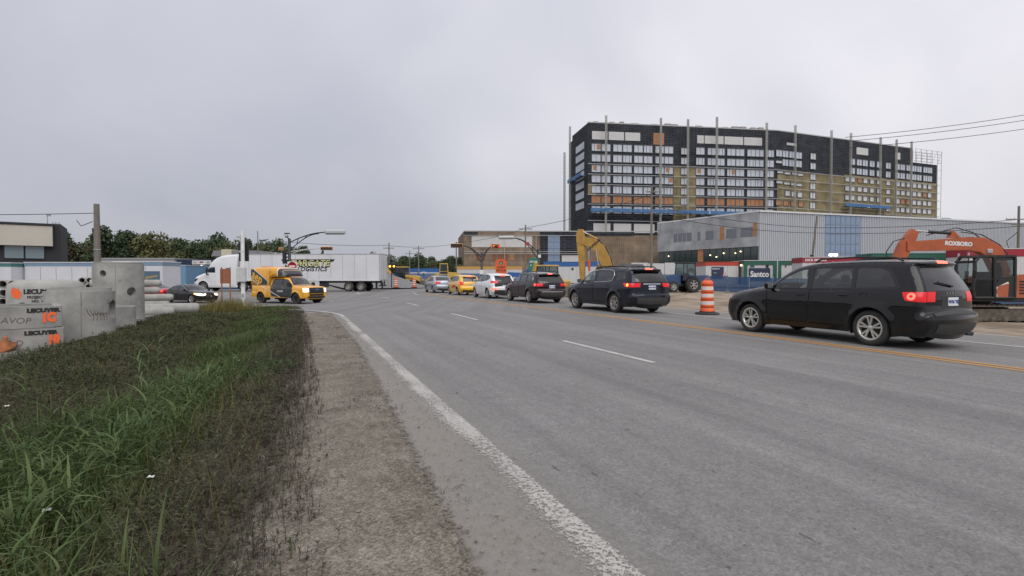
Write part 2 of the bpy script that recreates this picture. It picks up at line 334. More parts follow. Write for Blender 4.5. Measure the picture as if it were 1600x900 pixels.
# asphalt: worn grey, dusty towards its edges, streaked along the wheel tracks
def asphalt_mat(name, base=0.16, dusty=True):
    m = bpy.data.materials.new(name); m.use_nodes = True; t = m.node_tree; L = t.links.new; b = t.nodes['Principled BSDF']
    b.inputs['Specular IOR Level'].default_value = 0.3
    tcn = t.nodes.new('ShaderNodeTexCoord')
    def nz(sc_, scl=(1, 1, 1), d=5, r=0.6):
        mp = t.nodes.new('ShaderNodeMapping'); mp.inputs['Scale'].default_value = scl; L(tcn.outputs['Object'], mp.inputs[0])
        n = t.nodes.new('ShaderNodeTexNoise'); n.inputs['Scale'].default_value = sc_; n.inputs['Detail'].default_value = d; n.inputs['Roughness'].default_value = r; L(mp.outputs[0], n.inputs['Vector']); return n.outputs['Fac']
    def ramp(v, p0, c0, p1, c1):
        r = t.nodes.new('ShaderNodeValToRGB'); L(v, r.inputs[0]); e_ = r.color_ramp.elements
        e_[0].position = p0; e_[1].position = p1; e_[0].color = (c0, c0, c0, 1); e_[1].color = (c1, c1, c1, 1); return r.outputs[0]
    def mul(a_, b_):
        n = t.nodes.new('ShaderNodeMixRGB'); n.blend_type = 'MULTIPLY'; n.inputs[0].default_value = 1; L(a_, n.inputs[1]); L(b_, n.inputs[2]); return n.outputs[0]
    big = ramp(nz(0.25, d=3), 0.3, 0.92, 0.7, 1.1)
    streak = ramp(nz(1.0, (1.7, 0.035, 1), 5, 0.65), 0.3, 0.76, 0.7, 1.20)
    def cells(sc_, scl=(1, 1, 1)):
        mp = t.nodes.new('ShaderNodeMapping'); mp.inputs['Scale'].default_value = scl; L(tcn.outputs['Object'], mp.inputs[0]); v = t.nodes.new('ShaderNodeTexVoronoi'); v.inputs['Scale'].default_value = sc_; L(mp.outputs[0], v.inputs['Vector']); sp_ = t.nodes.new('ShaderNodeSeparateColor'); L(v.outputs['Color'], sp_.inputs[0]); return sp_.outputs[0]
    agg = mul(ramp(cells(85), 0.0, 0.80, 1.0, 1.20), ramp(cells(38), 0.0, .9, 1.0, 1.1))
    chip = mul(ramp(cells(40, (1, .3, 1)), .002, .45, .004, 1.0), ramp(cells(60), .003, .6, .006, 1.0))
    agg = mul(agg, chip)
    mott = ramp(nz(7, (1, .6, 1), 4, .7), 0.3, .93, .7, 1.07)
    spk = ramp(nz(17, (1, .7, 1), 2, .8), 0.16, 0.7, 0.24, 1.0)
    # short dark pock marks drawn out along the lane
    pock = ramp(nz(5.0, (3.0, 0.7, 1), 3, 0.6), 0.19, 0.5, 0.22, 1.0)
    cur = mul(mul(mul(mul(mul(big, streak), agg), spk), pock), mott)
    bc = t.nodes.new('ShaderNodeMixRGB'); bc.blend_type = 'MULTIPLY'; bc.inputs[0].default_value = 1; bc.inputs[2].default_value = (base, base * 0.978, base * 0.94, 1); L(cur, bc.inputs[1]); cur = bc.outputs[0]
    if dusty:
        sp = t.nodes.new('ShaderNodeSeparateXYZ'); L(tcn.outputs['Object'], sp.inputs[0])
        def band(x0, x1):
            r = t.nodes.new('ShaderNodeMapRange'); r.inputs[1].default_value = x0; r.inputs[2].default_value = x1; r.inputs[3].default_value = 1; r.inputs[4].default_value = 0
            L(sp.outputs[0], r.inputs[0]); return r.outputs[0]
        def mm(op, a_, b_):
            n = t.nodes.new('ShaderNodeMath'); n.operation = op
            for i, v in enumerate((a_, b_)):
                if isinstance(v, float): n.inputs[i].default_value = v
                else: L(v, n.inputs[i])
            return n.outputs[0]
        dn = nz(2.2, (1, 0.5, 1), 6, 0.65)
        d = mm('MULTIPLY', mm('MAXIMUM', band(1.75, 1.2), band(13.2, 15.0)) if False else band(1.1, 1.75), mm('MULTIPLY', dn, 1.25))
        mr = t.nodes.new('ShaderNodeMapRange'); mr.inputs[1].default_value = 12.8; mr.inputs[2].default_value = 15.2; mr.inputs[4].default_value = 1; L(sp.outputs[0], mr.inputs[0])
        d = mm('MAXIMUM', d, mm('MULTIPLY', mr.outputs[0], dn))
        # a faint dust film on the crown between the wheel tracks
        mx_ = t.nodes.new('ShaderNodeMixRGB'); mx_.inputs[2].default_value = (0.225, 0.205, 0.175, 1); L(d, mx_.inputs[0]); L(cur, mx_.inputs[1]); cur = mx_.outputs[0]
    L(cur, b.inputs['Base Color'])
    rr = t.nodes.new('ShaderNodeMapRange'); L(nz(1.0, (1.7, 0.035, 1), 5, 0.65), rr.inputs[0]); rr.inputs[1].default_value = 0.3; rr.inputs[2].default_value = 0.7; rr.inputs[3].default_value = 0.72; rr.inputs[4].default_value = 0.9; L(rr.outputs[0], b.inputs['Roughness'])
    bp = t.nodes.new('ShaderNodeBump'); bp.inputs['Strength'].default_value = 0.6; bp.inputs['Distance'].default_value = 0.006; L(nz(140, d=4, r=0.75), bp.inputs['Height']); L(bp.outputs[0], b.inputs['Normal'])
    return m
asph = asphalt_mat('worn asphalt', 0.182); asph2 = asphalt_mat('intersection asphalt', 0.182, False)
road_l = ragged((0.30, -40), (0.80, 20), 90, 0.012, 9)
road_pts = road_l + [(0.6, 21.8), (-0.4, 23.6), (-2.0, 25.0)] + [(3, 45), (14, 60), (16.5, 60)] + ragged((15.5, 58), (15.5, -40), 60, 0.15, 5)
# main road: split into strips so the outline stays simple
mb = MB(); mb.add([(p[0], p[1], 0.0) for p in road_l] + [(15.2, -40, 0), (15.4, 20, 0)], [tuple(range(len(road_l))) + (len(road_l) + 1, len(road_l))])
o = mb.build('main_road', asph, fix=False); o.rotation_euler = (0, 0, TH); struct(o)
# the junction and the wide cross street, in picture-parallel ground coordinates
jun = [P(20, 0.95), P(21.5, 0.75), P(22.8, 0.2), (-10.2, 24.8), (-12.6, 27.0), (-16, 29.5), (-24, 31.5), (-60, 33), (-60, 66), (-40, 66), (-24, 68), P(66, 5.0), P(66, 19), P(40, 15.7), P(20, 15.4)]
def draped(name, poly, m, lift, step=1.5):
    """a ground sheet cut to an outline and laid over the dip"""
    q = densify2(poly, step); xs = [p[0] for p in q]; ys = [p[1] for p in q]
    gx, gy = np.meshgrid(np.arange(max(min(xs), -60), max(xs), step), np.arange(min(ys), min(max(ys), 80), step))
    V2 = [Vector((p[0], p[1])) for p in q] + [Vector(p) for p in zip(gx.ravel(), gy.ravel())]
    vo, eo, fo = delaunay_2d_cdt(V2, [(i, (i + 1) % len(q)) for i in range(len(q))], [], 1, 1e-4)[:3]
    A = np.array([(v.x, v.y) for v in vo]); z = elev(A[:, 0], A[:, 1]) + lift
    used = sorted({i for f in fo for i in f}); mp = {v: i for i, v in enumerate(used)}
    mb = MB(); mb.add([(A[i][0], A[i][1], z[i]) for i in used], [tuple(mp[i] for i in f) for f in fo], True)
    return mb.build(name, m, fix=False)
def densify2(poly, step):
    o_ = []; n = len(poly)
    for i in range(n):
        a_ = np.array(poly[i][:2], float); b_ = np.array(poly[(i + 1) % n][:2], float); k = max(1, int(np.linalg.norm(b_ - a_) / step))
        o_ += [tuple(a_ + (b_ - a_) * u / k) for u in range(k)]
    return o_
o = draped('cross_street', jun, asph2, 0.0); struct(o)
o = poly_sheet('far_road', [(5.0, 66), (19, 66), (19, 400), (5, 400)], asph2, 0.0); struct(o)
# sandy construction strip to the right of the carriageway
mb = MB(); tl2 = np.concatenate([np.arange(15.0, 20, 0.25), np.arange(20, 84, 1.0)]); sl2 = np.concatenate([np.arange(-25, 40, .7), np.arange(40, 140, 2)])
def dz(t, s):
    k = np.clip((t - 15.4) / 1.5, 0, 1)
    X = t * math.cos(TH) - s * math.sin(TH); Y = t * math.sin(TH) + s * math.cos(TH)
    return -0.008 + elev(X, Y) + k * (0.05 + 0.05 * np.sin(t * 1.3 + s * 0.7) * np.sin(s * 0.9) + 0.03 * np.sin(s * 2.7 + t))
struct(sheet('sandy_strip', tl2, sl2, dirt, dz))

# painted markings: thin sheets, the paint worn away by noise
def paint_mat(name, col, wear, ragged_left=None):
    m = bpy.data.materials.new(name); m.use_nodes = True; t = m.node_tree; L = t.links.new; b = t.nodes['Principled BSDF']; b.inputs['Roughness'].default_value = 0.75
    tcn = t.nodes.new('ShaderNodeTexCoord')
    def nz(sc_, d=5, r=0.65, scl=(1, 1, 1)):
        mp = t.nodes.new('ShaderNodeMapping'); mp.inputs['Scale'].default_value = scl; L(tcn.outputs['Object'], mp.inputs[0])
        n = t.nodes.new('ShaderNodeTexNoise'); n.inputs['Scale'].default_value = sc_; n.inputs['Detail'].default_value = d; n.inputs['Roughness'].default_value = r; L(mp.outputs[0], n.inputs['Vector']); return n.outputs['Fac']
    def mm(op, a_, b_):
        n = t.nodes.new('ShaderNodeMath'); n.operation = op
        for i, v in enumerate((a_, b_)):
            if isinstance(v, (int, float)): n.inputs[i].default_value = v
            else: L(v, n.inputs[i])
        return n.outputs[0]
    v = mm('ADD', mm('MULTIPLY', nz(48, 5, 0.85), 0.65), mm('MULTIPLY', nz(6, 3, .6, (1, .4, 1)), 0.35))
    if ragged_left:      # a solid core with chips missing, and torn patches outside it
        sp = t.nodes.new('ShaderNodeSeparateXYZ'); L(tcn.outputs['Object'], sp.inputs[0])
        def mr(x0, x1, y0, y1):
            k = t.nodes.new('ShaderNodeMapRange'); k.inputs[1].default_value = x0; k.inputs[2].default_value = x1; k.inputs[3].default_value = y0; k.inputs[4].default_value = y1; L(sp.outputs[0], k.inputs[0]); return k.outputs[0]
        bias = mm('MINIMUM', mr(ragged_left[0] - .10, ragged_left[0] + .02, -.10, 0.0), mr(ragged_left[1], ragged_left[1] + .03, 0.0, -.12))
        v = mm('ADD', mm('ADD', mm('MULTIPLY', nz(34, 6, .9), .78), mm('MULTIPLY', nz(2.0, 2, .5, (1, .5, 1)), .22)), bias)
    st = t.nodes.new('ShaderNodeMapRange'); st.inputs[1].default_value = wear - 0.02; st.inputs[2].default_value = wear + 0.03; L(v, st.inputs[0])
    cr = t.nodes.new('ShaderNodeMixRGB'); cr.inputs[1].default_value = tuple(c * 0.7 for c in col) + (1,); cr.inputs[2].default_value = (*col, 1); L(nz(7, 5), cr.inputs[0]); L(cr.outputs[0], b.inputs['Base Color'])
    tr = t.nodes.new('ShaderNodeBsdfTransparent'); ms = t.nodes.new('ShaderNodeMixShader'); L(st.outputs[0], ms.inputs[0]); L(tr.outputs[0], ms.inputs[1]); L(b.outputs[0], ms.inputs[2])
    L(ms.outputs[0], t.nodes['Material Output'].inputs[0]); return m
white_p = paint_mat('worn white paint', (0.50, 0.49, 0.46), 0.43)
edge_p = paint_mat('flaking white edge paint', (0.46, 0.445, 0.41), 0.462, (1.30, 1.43))
yellow_p = paint_mat('faded yellow paint', (0.50, 0.26, 0.07), 0.40)
def strip(name, pts, wdt, m, z=0.005, road=True):
    """a painted line along a polyline of ground points (road frame, or world when road is False)"""
    def zz(x, y):
        q = P(y, x) if road else (x, y); return z + E1(q[0], q[1])
    mb = MB(); V = []; n = len(pts)
    for i, p in enumerate(pts):
        a_ = Vector(pts[max(i - 1, 0)]); b_ = Vector(pts[min(i + 1, n - 1)]); d = (b_ - a_).normalized(); q = Vector((-d.y, d.x)) * wdt / 2
        V += [(p[0] + q.x, p[1] + q.y, zz(p[0] + q.x, p[1] + q.y)), (p[0] - q.x, p[1] - q.y, zz(p[0] - q.x, p[1] - q.y))]
    mb.add(V, [(2 * i, 2 * i + 1, 2 * i + 3, 2 * i + 2) for i in range(n - 1)])
    return mb.build(name, m, fix=False)
def rl(t, s0, s1, n=2): return [(t, s0 + (s1 - s0) * i / n) for i in range(n + 1)]
ROT = (0, 0, TH)
o = strip('road_edge_line', rl(1.33, -3, 19.0, 20), 0.30, edge_p); o.rotation_euler = ROT; struct(o)
# the edge line sweeps round the corner into the cross street
cur = []
c0, c1, c2, c3 = Vector((1.37, 19.0)), Vector((1.40, 22.6)), Vector((-0.6, 25.2)), Vector((-5.2, 27.0))
for i in range(17):
    k = i / 16; cur.append(tuple(c0 * (1 - k) ** 3 + c1 * 3 * k * (1 - k) ** 2 + c2 * 3 * k * k * (1 - k) + c3 * k ** 3))
o = strip('road_edge_line', cur, 0.14, white_p); o.rotation_euler = ROT; struct(o)
for k in range(6):
    o = strip('lane_dash', rl(5.2 + 0.02 * k, 6.85 + 9 * k, 9.95 + 9 * k), 0.12, white_p); o.rotation_euler = ROT; struct(o)
def ycurve(off):
    return [(9.55 + off + 0.35 * math.sin(max(0, min(1, (s + 5) / 34)) * math.pi), s) for s in np.linspace(-20, 44, 60)]
for off in (-0.11, 0.11):
    o = strip('centre_line', ycurve(off), 0.12, yellow_p); o.rotation_euler = ROT; struct(o)
o = strip('road_edge_line', rl(13.0, -20, 36, 30), 0.12, white_p); o.rotation_euler = ROT; struct(o)
o = strip('road_edge_line', rl(15.05, -20, 34, 30), 0.10, white_p); o.rotation_euler = ROT; struct(o)
def wl(a, b, n=6): return [(a[0] + (b[0] - a[0]) * i / n, a[1] + (b[1] - a[1]) * i / n) for i in range(n + 1)]
for a_, b_ in (((-14.4, 41.5), (-12.4, 36.5)), ((-3.6, 42), (-5.0, 47)), ((-7.2, 40), (-8.6, 45))):
    struct(strip('lane_dash', wl(a_, b_), 0.16, white_p, 0.02, False))
struct(strip('stop_line', wl((-17.2, 35.2), (-14.2, 37.6)), 0.35, white_p, 0.02, False))
# ------------------------------------------------------------------ vehicles
black_trim = mat('black trim', (0.012, 0.012, 0.013), 0.45)
black_plastic = mat('black plastic', (0.022, 0.022, 0.023), 0.6, dust=((0.12, 0.11, 0.09), 0.9, 0.5))
rubber = mat('tyre rubber', (0.02, 0.02, 0.02), 0.85, var=0.25, vscale=8, dust=((0.13, 0.12, 0.10), 0.6, 0.25), bump=0.2, bscale=60)
alloy = mat('silver alloy', (0.42, 0.40, 0.37), 0.35, 0.75)
alloy_l = mat('bright alloy', (0.55, 0.54, 0.50), 0.32, 0.7)
drum = mat('brake disc', (0.03, 0.03, 0.03), 0.6)
black_rim = mat('black rim', (0.012, 0.012, 0.013), 0.35)
chrome = mat('chrome', (0.75, 0.76, 0.78), 0.12, 1.0)
under = mat('underbody', (0.010, 0.010, 0.010), 0.9)
cabin = mat('cabin fabric', (0.035, 0.034, 0.034), 0.9)
plate_w = mat('plate white', (0.62, 0.64, 0.68), 0.5); plate_b = mat('plate blue', (0.03, 0.06, 0.25), 0.5)
red_off = mat('red lens', (0.32, 0.012, 0.012), 0.15, coat=1.0)
red_on = mat('lit red lens', (0.35, 0.006, 0.008), 0.2, emis=(1.0, 0.02, 0.025), es=0.32)
red_hot = mat('lit brake lamp', (0.6, 0.1, 0.05), 0.3, emis=(1.0, 0.13, 0.09), es=1.8)
amber_on = mat('lit amber lamp', (0.8, 0.3, 0.02), 0.3, emis=(1.0, 0.42, 0.05), es=3.0)
clear_lens = mat('clear lens', (0.55, 0.55, 0.56), 0.12, coat=1.0)
head_on = mat('lit headlamp', (0.9, 0.85, 0.7), 0.3, emis=(1.0, 0.83, 0.55), es=1.3)
gl_front = glass('clear car glass', (0.72, 0.80, 0.77)); gl_dark = glass('privacy glass', (0.13, 0.14, 0.14)); gl_mid = glass('tinted car glass', (0.22, 0.25, 0.24))

def catmull(pts, tags, sub=6):
    n = len(pts); out = []; ot = []
    A = np.array(pts, float)
    for i in range(n - 1):
        p0 = A[max(i - 1, 0)]; p1 = A[i]; p2 = A[i + 1]; p3 = A[min(i + 2, n - 1)]
        t0 = 0; t1 = t0 + max(np.linalg.norm(p1 - p0), 1e-3) ** .5; t2 = t1 + max(np.linalg.norm(p2 - p1), 1e-3) ** .5; t3 = t2 + max(np.linalg.norm(p3 - p2), 1e-3) ** .5
        m1 = (p2 - p1) if i == 0 else (t2 - t1) * ((p1 - p0) / (t1 - t0) - (p2 - p0) / (t2 - t0) + (p2 - p1) / (t2 - t1))
        m2 = (p2 - p1) if i == n - 2 else (t2 - t1) * ((p2 - p1) / (t2 - t1) - (p3 - p1) / (t3 - t1) + (p3 - p2) / (t3 - t2))
        for k in range(sub):
            u = k / sub; h = ((2 * u ** 3 - 3 * u * u + 1) * p1 + (u ** 3 - 2 * u * u + u) * m1 + (-2 * u ** 3 + 3 * u * u) * p2 + (u ** 3 - u * u) * m2)
            out.append(h); ot.append(tags[i])
    out.append(A[-1]); ot.append(tags[-1]); return np.array(out), ot
def inpoly(px, py, poly):
    r = np.zeros(len(px), bool); n = len(poly); j = n - 1
    for i in range(n):
        xi, yi = poly[i]; xj, yj = poly[j]
        c = ((yi > py) != (yj > py)) & (px < (xj - xi) * (py - yi) / ((yj - yi) if yj != yi else 1e-9) + xi); r ^= c; j = i
    return r
def densify(poly, step=0.05, closed=True):
    o = []; n = len(poly)
    for i in range(n if closed else n - 1):
        a = np.array(poly[i], float); b = np.array(poly[(i + 1) % n], float); k = max(1, int(np.linalg.norm(b - a) / step))
        o += [tuple(a + (b - a) * q / k) for q in range(k)]
    if not closed: o.append(tuple(poly[-1]))
    return o
def round_poly(poly, r=0.05, k=4):
    o = []; n = len(poly)
    for i in range(n):
        p = np.array(poly[i], float); a = np.array(poly[i - 1], float) - p; b = np.array(poly[(i + 1) % n], float) - p
        rr = min(r, np.linalg.norm(a) * .4, np.linalg.norm(b) * .4); a = a / np.linalg.norm(a) * rr; b = b / np.linalg.norm(b) * rr
        for q in range(k + 1):
            u = q / k; o.append(tuple(p + a * (1 - u) ** 2 + b * u * u))
    return o
WHEELS = {}
def wheel(parent, x, y, r, wd, rim_r, style, side, rim_m, steer=0.0, name='wheel'):
    key = (r, wd, rim_r, style, rim_m.name)
    if key not in WHEELS:
        MX = Matrix.Rotation(-math.pi / 2, 4, 'X')      # lathe axis Z -> +Y outward
        h = wd / 2
        ty = MB().lathe([(rim_r - .01, h * .75), (rim_r + .012, h * .93), (rim_r + (r - rim_r) * .45, h), (r - .03, h * .92), (r - .008, h * .72), (r, h * .4), (r, -h * .4), (r - .03, -h * .92), (rim_r, -h * .9)], 40, MX).mesh('tyre', rubber)
        ri = MB(); n, pair, wid = style
        ri.lathe([(rim_r + .004, h * .90), (rim_r - .012, h * .95), (rim_r - .03, h * .86), (rim_r - .045, h * .3), (rim_r - .05, -h * .6)], 36, MX)
        ri.lathe([(0, h * .80), (rim_r * .17, h * .80), (rim_r * .22, h * .72), (rim_r * .24, h * .5)], 20, MX)
        for k in range(n):
            for off in ((-pair, pair) if pair else (0,)):
                a = 2 * math.pi * k / n + math.pi / 2
                for q in range(1):
                    a0 = a + off * .35; a1 = a + off
                    p0 = Vector((math.cos(a0) * rim_r * .15, 0, math.sin(a0) * rim_r * .15)); p1 = Vector((math.cos(a1) * (rim_r - .02), 0, math.sin(a1) * (rim_r - .02)))
                    d = (p1 - p0).normalized(); t = Vector((-d.z, 0, d.x)); w0, w1 = wid * .8, wid * 1.05
                    V = []
                    for p, ww, yo in ((p0, w0, h * .78), (p1, w1, h * .88)):
                        for sy in (yo, yo - .035):
                            V += [p + t * ww / 2 + Vector((0, sy, 0)), p - t * ww / 2 + Vector((0, sy, 0))]
                    ri.add(V, [(0, 1, 5, 4), (2, 6, 7, 3), (0, 4, 6, 2), (1, 3, 7, 5)])
        rim_me = ri.mesh('rim', rim_m)
        dr = MB().lathe([(0, h * .35), (rim_r * .62, h * .35), (rim_r * .62, h * .25), (rim_r - .01, h * .1), (rim_r - .01, -h * .5), (0, -h * .5)], 24, MX).mesh('brake_disc', drum)
        WHEELS[key] = (ty, rim_me, dr)
    ty, rim_me, dr = WHEELS[key]
    wo = link(name, dr, parent, (x, y, r), (0, 0, steer + (0 if side > 0 else math.pi)))
    link('tyre', ty, wo); link('rim', rim_me, wo); return wo

def car(name, label, loc, heading, S, group=None):
    """S: spec dictionary of one vehicle; front is +X, wheels touch z=0"""
    root = thing(name, label, S.get('cat', 'car'), loc, heading, group)
    pts = [p for p, _ in S['top']]; tags = [t for _, t in S['top']]
    chain, ct = catmull(pts, tags, S.get('sub', 5))
    sill = S['sill']
    bz, bw = zip(*S['width']); px_, pk = zip(*S['plan']); rx, rr = zip(*S['round'])
    seg_a, seg_b = chain[:-1], chain[1:]
    arches = [(S['xf'], S.get('arch_r', S['r'] * 1.16)), (S['xr'], S.get('arch_r', S['r'] * 1.16))] + [(q, S.get('arch_r', S['r'] * 1.16)) for q in S.get('extra_axles', ())]
    def dist(X, Z):
        P_ = np.stack([X, Z], -1)[:, None, :]; ab = seg_b - seg_a; L2 = (ab ** 2).sum(-1) + 1e-12
        t = np.clip(((P_ - seg_a) * ab).sum(-1) / L2, 0, 1); q = seg_a + t[..., None] * ab
        return np.sqrt(((P_ - q) ** 2).sum(-1)).min(1)
    flare = S.get('flare', 0.02)
    def W(X, Z, d=None):
        X = np.asarray(X, float); Z = np.asarray(Z, float)
        if d is None: d = dist(X, Z)
        wv = np.interp(Z, bz, bw) * np.interp(X, px_, pk); r = np.interp(X, rx, rr)
        k = np.clip(1 - d / r, 0, 1); y = wv - r * (1 - np.sqrt(np.clip(1 - k * k, 0, 1)))
        for ax, ar in arches:
            dd = np.hypot(X - ax, Z - S['r']) - ar
            y = y + flare * np.exp(-(np.clip(dd, 0, 9) / 0.075) ** 2) * np.clip(d / .12, 0, 1)
        for (z0, amp, wd_) in S.get('crease', ()): y = y + amp * np.exp(-((Z - z0) / wd_) ** 2) * np.clip(d / .2, 0, 1)
        return y
    # side view triangulation
    V2 = []; E2 = []
    def addpoly(poly, closed=True):
        b = len(V2); V2.extend([Vector(p) for p in poly]); n = len(poly)
        E2.extend([(b + i, b + (i + 1) % n) for i in range(n if closed else n - 1)])
    outline = [tuple(p) for p in chain] + densify([tuple(chain[-1]), (chain[-1][0], sill), (chain[0][0], sill), tuple(chain[0])], 0.08, False)[1:-1]
    addpoly(outline)
    wins = [(round_poly(w_[0], S.get('win_round', .05)), w_[1]) for w_ in S['windows']]
    polys = {'dlo': round_poly(S['dlo'], .06) if S.get('dlo') else None}
    for w_, _ in wins: addpoly(densify(w_, .06))
    if polys['dlo']: addpoly(densify(polys['dlo'], .06))
    doors = [round_poly(d_, .05) for d_ in S.get('doors', ())]
    for d_ in doors: addpoly(densify(d_, .06))
    lamps = S.get('lamps', [])
    for l_ in lamps: addpoly(densify(round_poly(l_['poly'], .03), .05))
    extra = S.get('panels', [])
    for l_ in extra: addpoly(densify(l_['poly'], .08))
    for ax, ar in arches: addpoly([(ax + ar * math.cos(t), S['r'] + ar * math.sin(t)) for t in np.linspace(0, 2 * math.pi, 41)[:-1]])
    x0, x1 = chain[:, 0].min(), chain[:, 0].max(); z1 = chain[:, 1].max()
    gx, gz = np.meshgrid(np.arange(x0 + .03, x1, S.get('grid', .07)), np.arange(sill + .03, z1, S.get('grid', .07) * .85)); gx = gx.ravel(); gz = gz.ravel()
    ok = inpoly(gx, gz, outline); gx, gz = gx[ok], gz[ok]; V2.extend([Vector(p) for p in zip(gx, gz)])
    nrm = np.gradient(chain, axis=0); nrm = np.stack([nrm[:, 1], -nrm[:, 0]], -1); nrm /= np.linalg.norm(nrm, axis=1)[:, None] + 1e-9
    # chain runs front-bottom -> top -> rear-bottom; make the normals point outwards
    cen = np.array([(x0 + x1) / 2, sill + .3])
    if ((chain[len(chain) // 2] - cen) * nrm[len(chain) // 2]).sum() < 0: nrm = -nrm
    rc = np.interp(chain[:, 0], rx, rr)
    for f in (.06, .2, .42, .7, 1.0):
        q = chain - nrm * (rc * f)[:, None]; okq = inpoly(q[:, 0], q[:, 1], outline); dq = dist(q[:, 0], q[:, 1]); okq &= dq > rc * f * .8
        V2.extend([Vector(p) for p in q[okq]])
    vo, eo, fo = delaunay_2d_cdt(V2, E2, [], 0, 1e-4)[:3]
    A = np.array([(v.x, v.y) for v in vo]); T = np.array([f for f in fo if len(f) == 3])
    cc = A[T].mean(1); ins = inpoly(cc[:, 0], cc[:, 1], outline)
    for ax, ar in arches: ins &= np.hypot(cc[:, 0] - ax, cc[:, 1] - S['r']) > ar
    T = T[ins]; cc = cc[ins]
    D = dist(A[:, 0], A[:, 1]); Y = W(A[:, 0], A[:, 1], D)
    cls = np.array(['body'] * len(T), dtype=object)
    for i, d_ in enumerate(doors): cls[inpoly(cc[:, 0], cc[:, 1], d_)] = 'door%d' % i
    for i, l_ in enumerate(extra):
        k = inpoly(cc[:, 0], cc[:, 1], l_['poly']); cls[k & (cls == 'body')] = 'panel%d' % i
    if polys['dlo']: cls[inpoly(cc[:, 0], cc[:, 1], polys['dlo'])] = 'trim'
    for i, (w_, _) in enumerate(wins): cls[inpoly(cc[:, 0], cc[:, 1], w_)] = 'win%d' % i
    for i, l_ in enumerate(lamps): cls[inpoly(cc[:, 0], cc[:, 1], round_poly(l_['poly'], .03))] = 'lamp%d' % i
    def side(mb, key, sgn, dy=0.0, edge=0.0):
        t = T[cls == key]
        if not len(t): return mb
        ids = np.unique(t); mp = {v: i for i, v in enumerate(ids)}
        off = np.full(len(ids), dy)
        if edge:   # sink the panel's rim a little so the shut line reads
            cnt = {}
            for tri in t:
                for a_, b_ in ((0, 1), (1, 2), (2, 0)):
                    k = tuple(sorted((tri[a_], tri[b_]))); cnt[k] = cnt.get(k, 0) + 1
            bd = {v for k, c in cnt.items() if c == 1 for v in k}
            off = np.array([dy - edge if v in bd else dy for v in ids])
        V = [(A[v][0], sgn * (Y[v] + o_), A[v][1]) for v, o_ in zip(ids, off)]
        return mb.add(V, [tuple(mp[q] for q in (tri if sgn < 0 else tri[::-1])) for tri in t], True)
    # centre strip along the silhouette
    wi = W(chain[:, 0], chain[:, 1], np.zeros(len(chain)))
    cr = np.array([S.get('crown', {}).get(t, .03) for t in ct])
    for _ in range(4): cr = np.convolve(np.pad(cr, 2, mode='edge'), np.ones(5) / 5, 'valid')
    slen = np.concatenate([[0], np.cumsum(np.linalg.norm(np.diff(chain, axis=0), axis=1))])
    def strip_pt(sv, yv, off=0.0):
        """yv in metres from the centre line, on the strip"""
        x = np.interp(sv, slen, chain[:, 0]); z = np.interp(sv, slen, chain[:, 1]); n0 = np.interp(sv, slen, nrm[:, 0]); n1 = np.interp(sv, slen, nrm[:, 1]); w_ = np.interp(sv, slen, wi); c = np.interp(sv, slen, cr)
        b = c * (1 - min(1, abs(yv) / max(w_, 1e-3)) ** 2) + off; return (x + n0 * b, yv, z + n1 * b)
    def seg_range(tagset):
        k = [i for i, t in enumerate(ct) if t in tagset]; return k[0], min(k[-1] + 1, len(chain) - 1)
    NY = 10
    def strip_faces(mb, i0, i1):
        V = []; F = []
        for i in range(i0, i1 + 1):
            for j in range(NY + 1): V.append(strip_pt(slen[i], wi[i] * (-1 + 2 * j / NY)))
        for i in range(i1 - i0):
            for j in range(NY): F.append((i * (NY + 1) + j, i * (NY + 1) + j + 1, (i + 1) * (NY + 1) + j + 1, (i + 1) * (NY + 1) + j))
        return mb.add(V, F, True)
    def smooth_build(mb, nm, m, parent):
        import bmesh
        me = mb.mesh(nm, m, fix=False); bm = bmesh.new(); bm.from_mesh(me); bmesh.ops.remove_doubles(bm, verts=bm.verts, dist=2e-4)
        bmesh.ops.recalc_face_normals(bm, faces=bm.faces); bm.to_mesh(me); bm.free(); return link(nm, me, parent)
    paint = S['paint']
    runs = []; i = 0
    while i < len(ct) - 1:
        j = i
        while j < len(ct) - 1 and ct[j] == ct[i]: j += 1
        runs.append((ct[i], i, j)); i = j
    glassy = {'windshield': ('windshield', gl_front), 'rear_glass': ('rear_window', S.get('rear_gl', gl_dark))}
    body = MB()
    for sgn in (1, -1): side(body, 'body', sgn)
    special = {}
    for tg, i0, i1 in runs:
        if tg in glassy: special[tg] = (i0, i1)
        elif tg in S.get('own', {}): special[tg] = (i0, i1)
        else: strip_faces(body, i0, i1)
    bo = smooth_build(body, 'body', paint, root)
    for tg, (i0, i1) in special.items():
        if tg in glassy: smooth_build(strip_faces(MB(), i0, i1), glassy[tg][0], glassy[tg][1], root)
        else:
            nm, m = S['own'][tg]; smooth_build(strip_faces(MB(), i0, i1), nm, m or paint, root)
    for i in range(len(doors)):
        for sgn in (1, -1):
            do = smooth_build(side(MB(), 'door%d' % i, sgn, 0.0, 0.008), 'door', S.get('door_paint', paint), root)
            hx, hz = S['handles'][i]; hy = float(W([hx], [hz])[0])
            MB().box((hx, sgn * (hy + .022), hz), (.17, .02, .028), bev=.008).build('handle', S.get('handle_m', paint), do)
    for i, l_ in enumerate(extra):
        for sgn in (1, -1): smooth_build(side(MB(), 'panel%d' % i, sgn), l_['name'], l_['mat'], root)
    if polys['dlo']:
        for sgn in (1, -1): smooth_build(side(MB(), 'trim', sgn), 'window_trim', black_trim, root)
    for i, (w_, m) in enumerate(wins):
        for sgn in (1, -1): smooth_build(side(MB(), 'win%d' % i, sgn, -0.006), 'window', m, root)
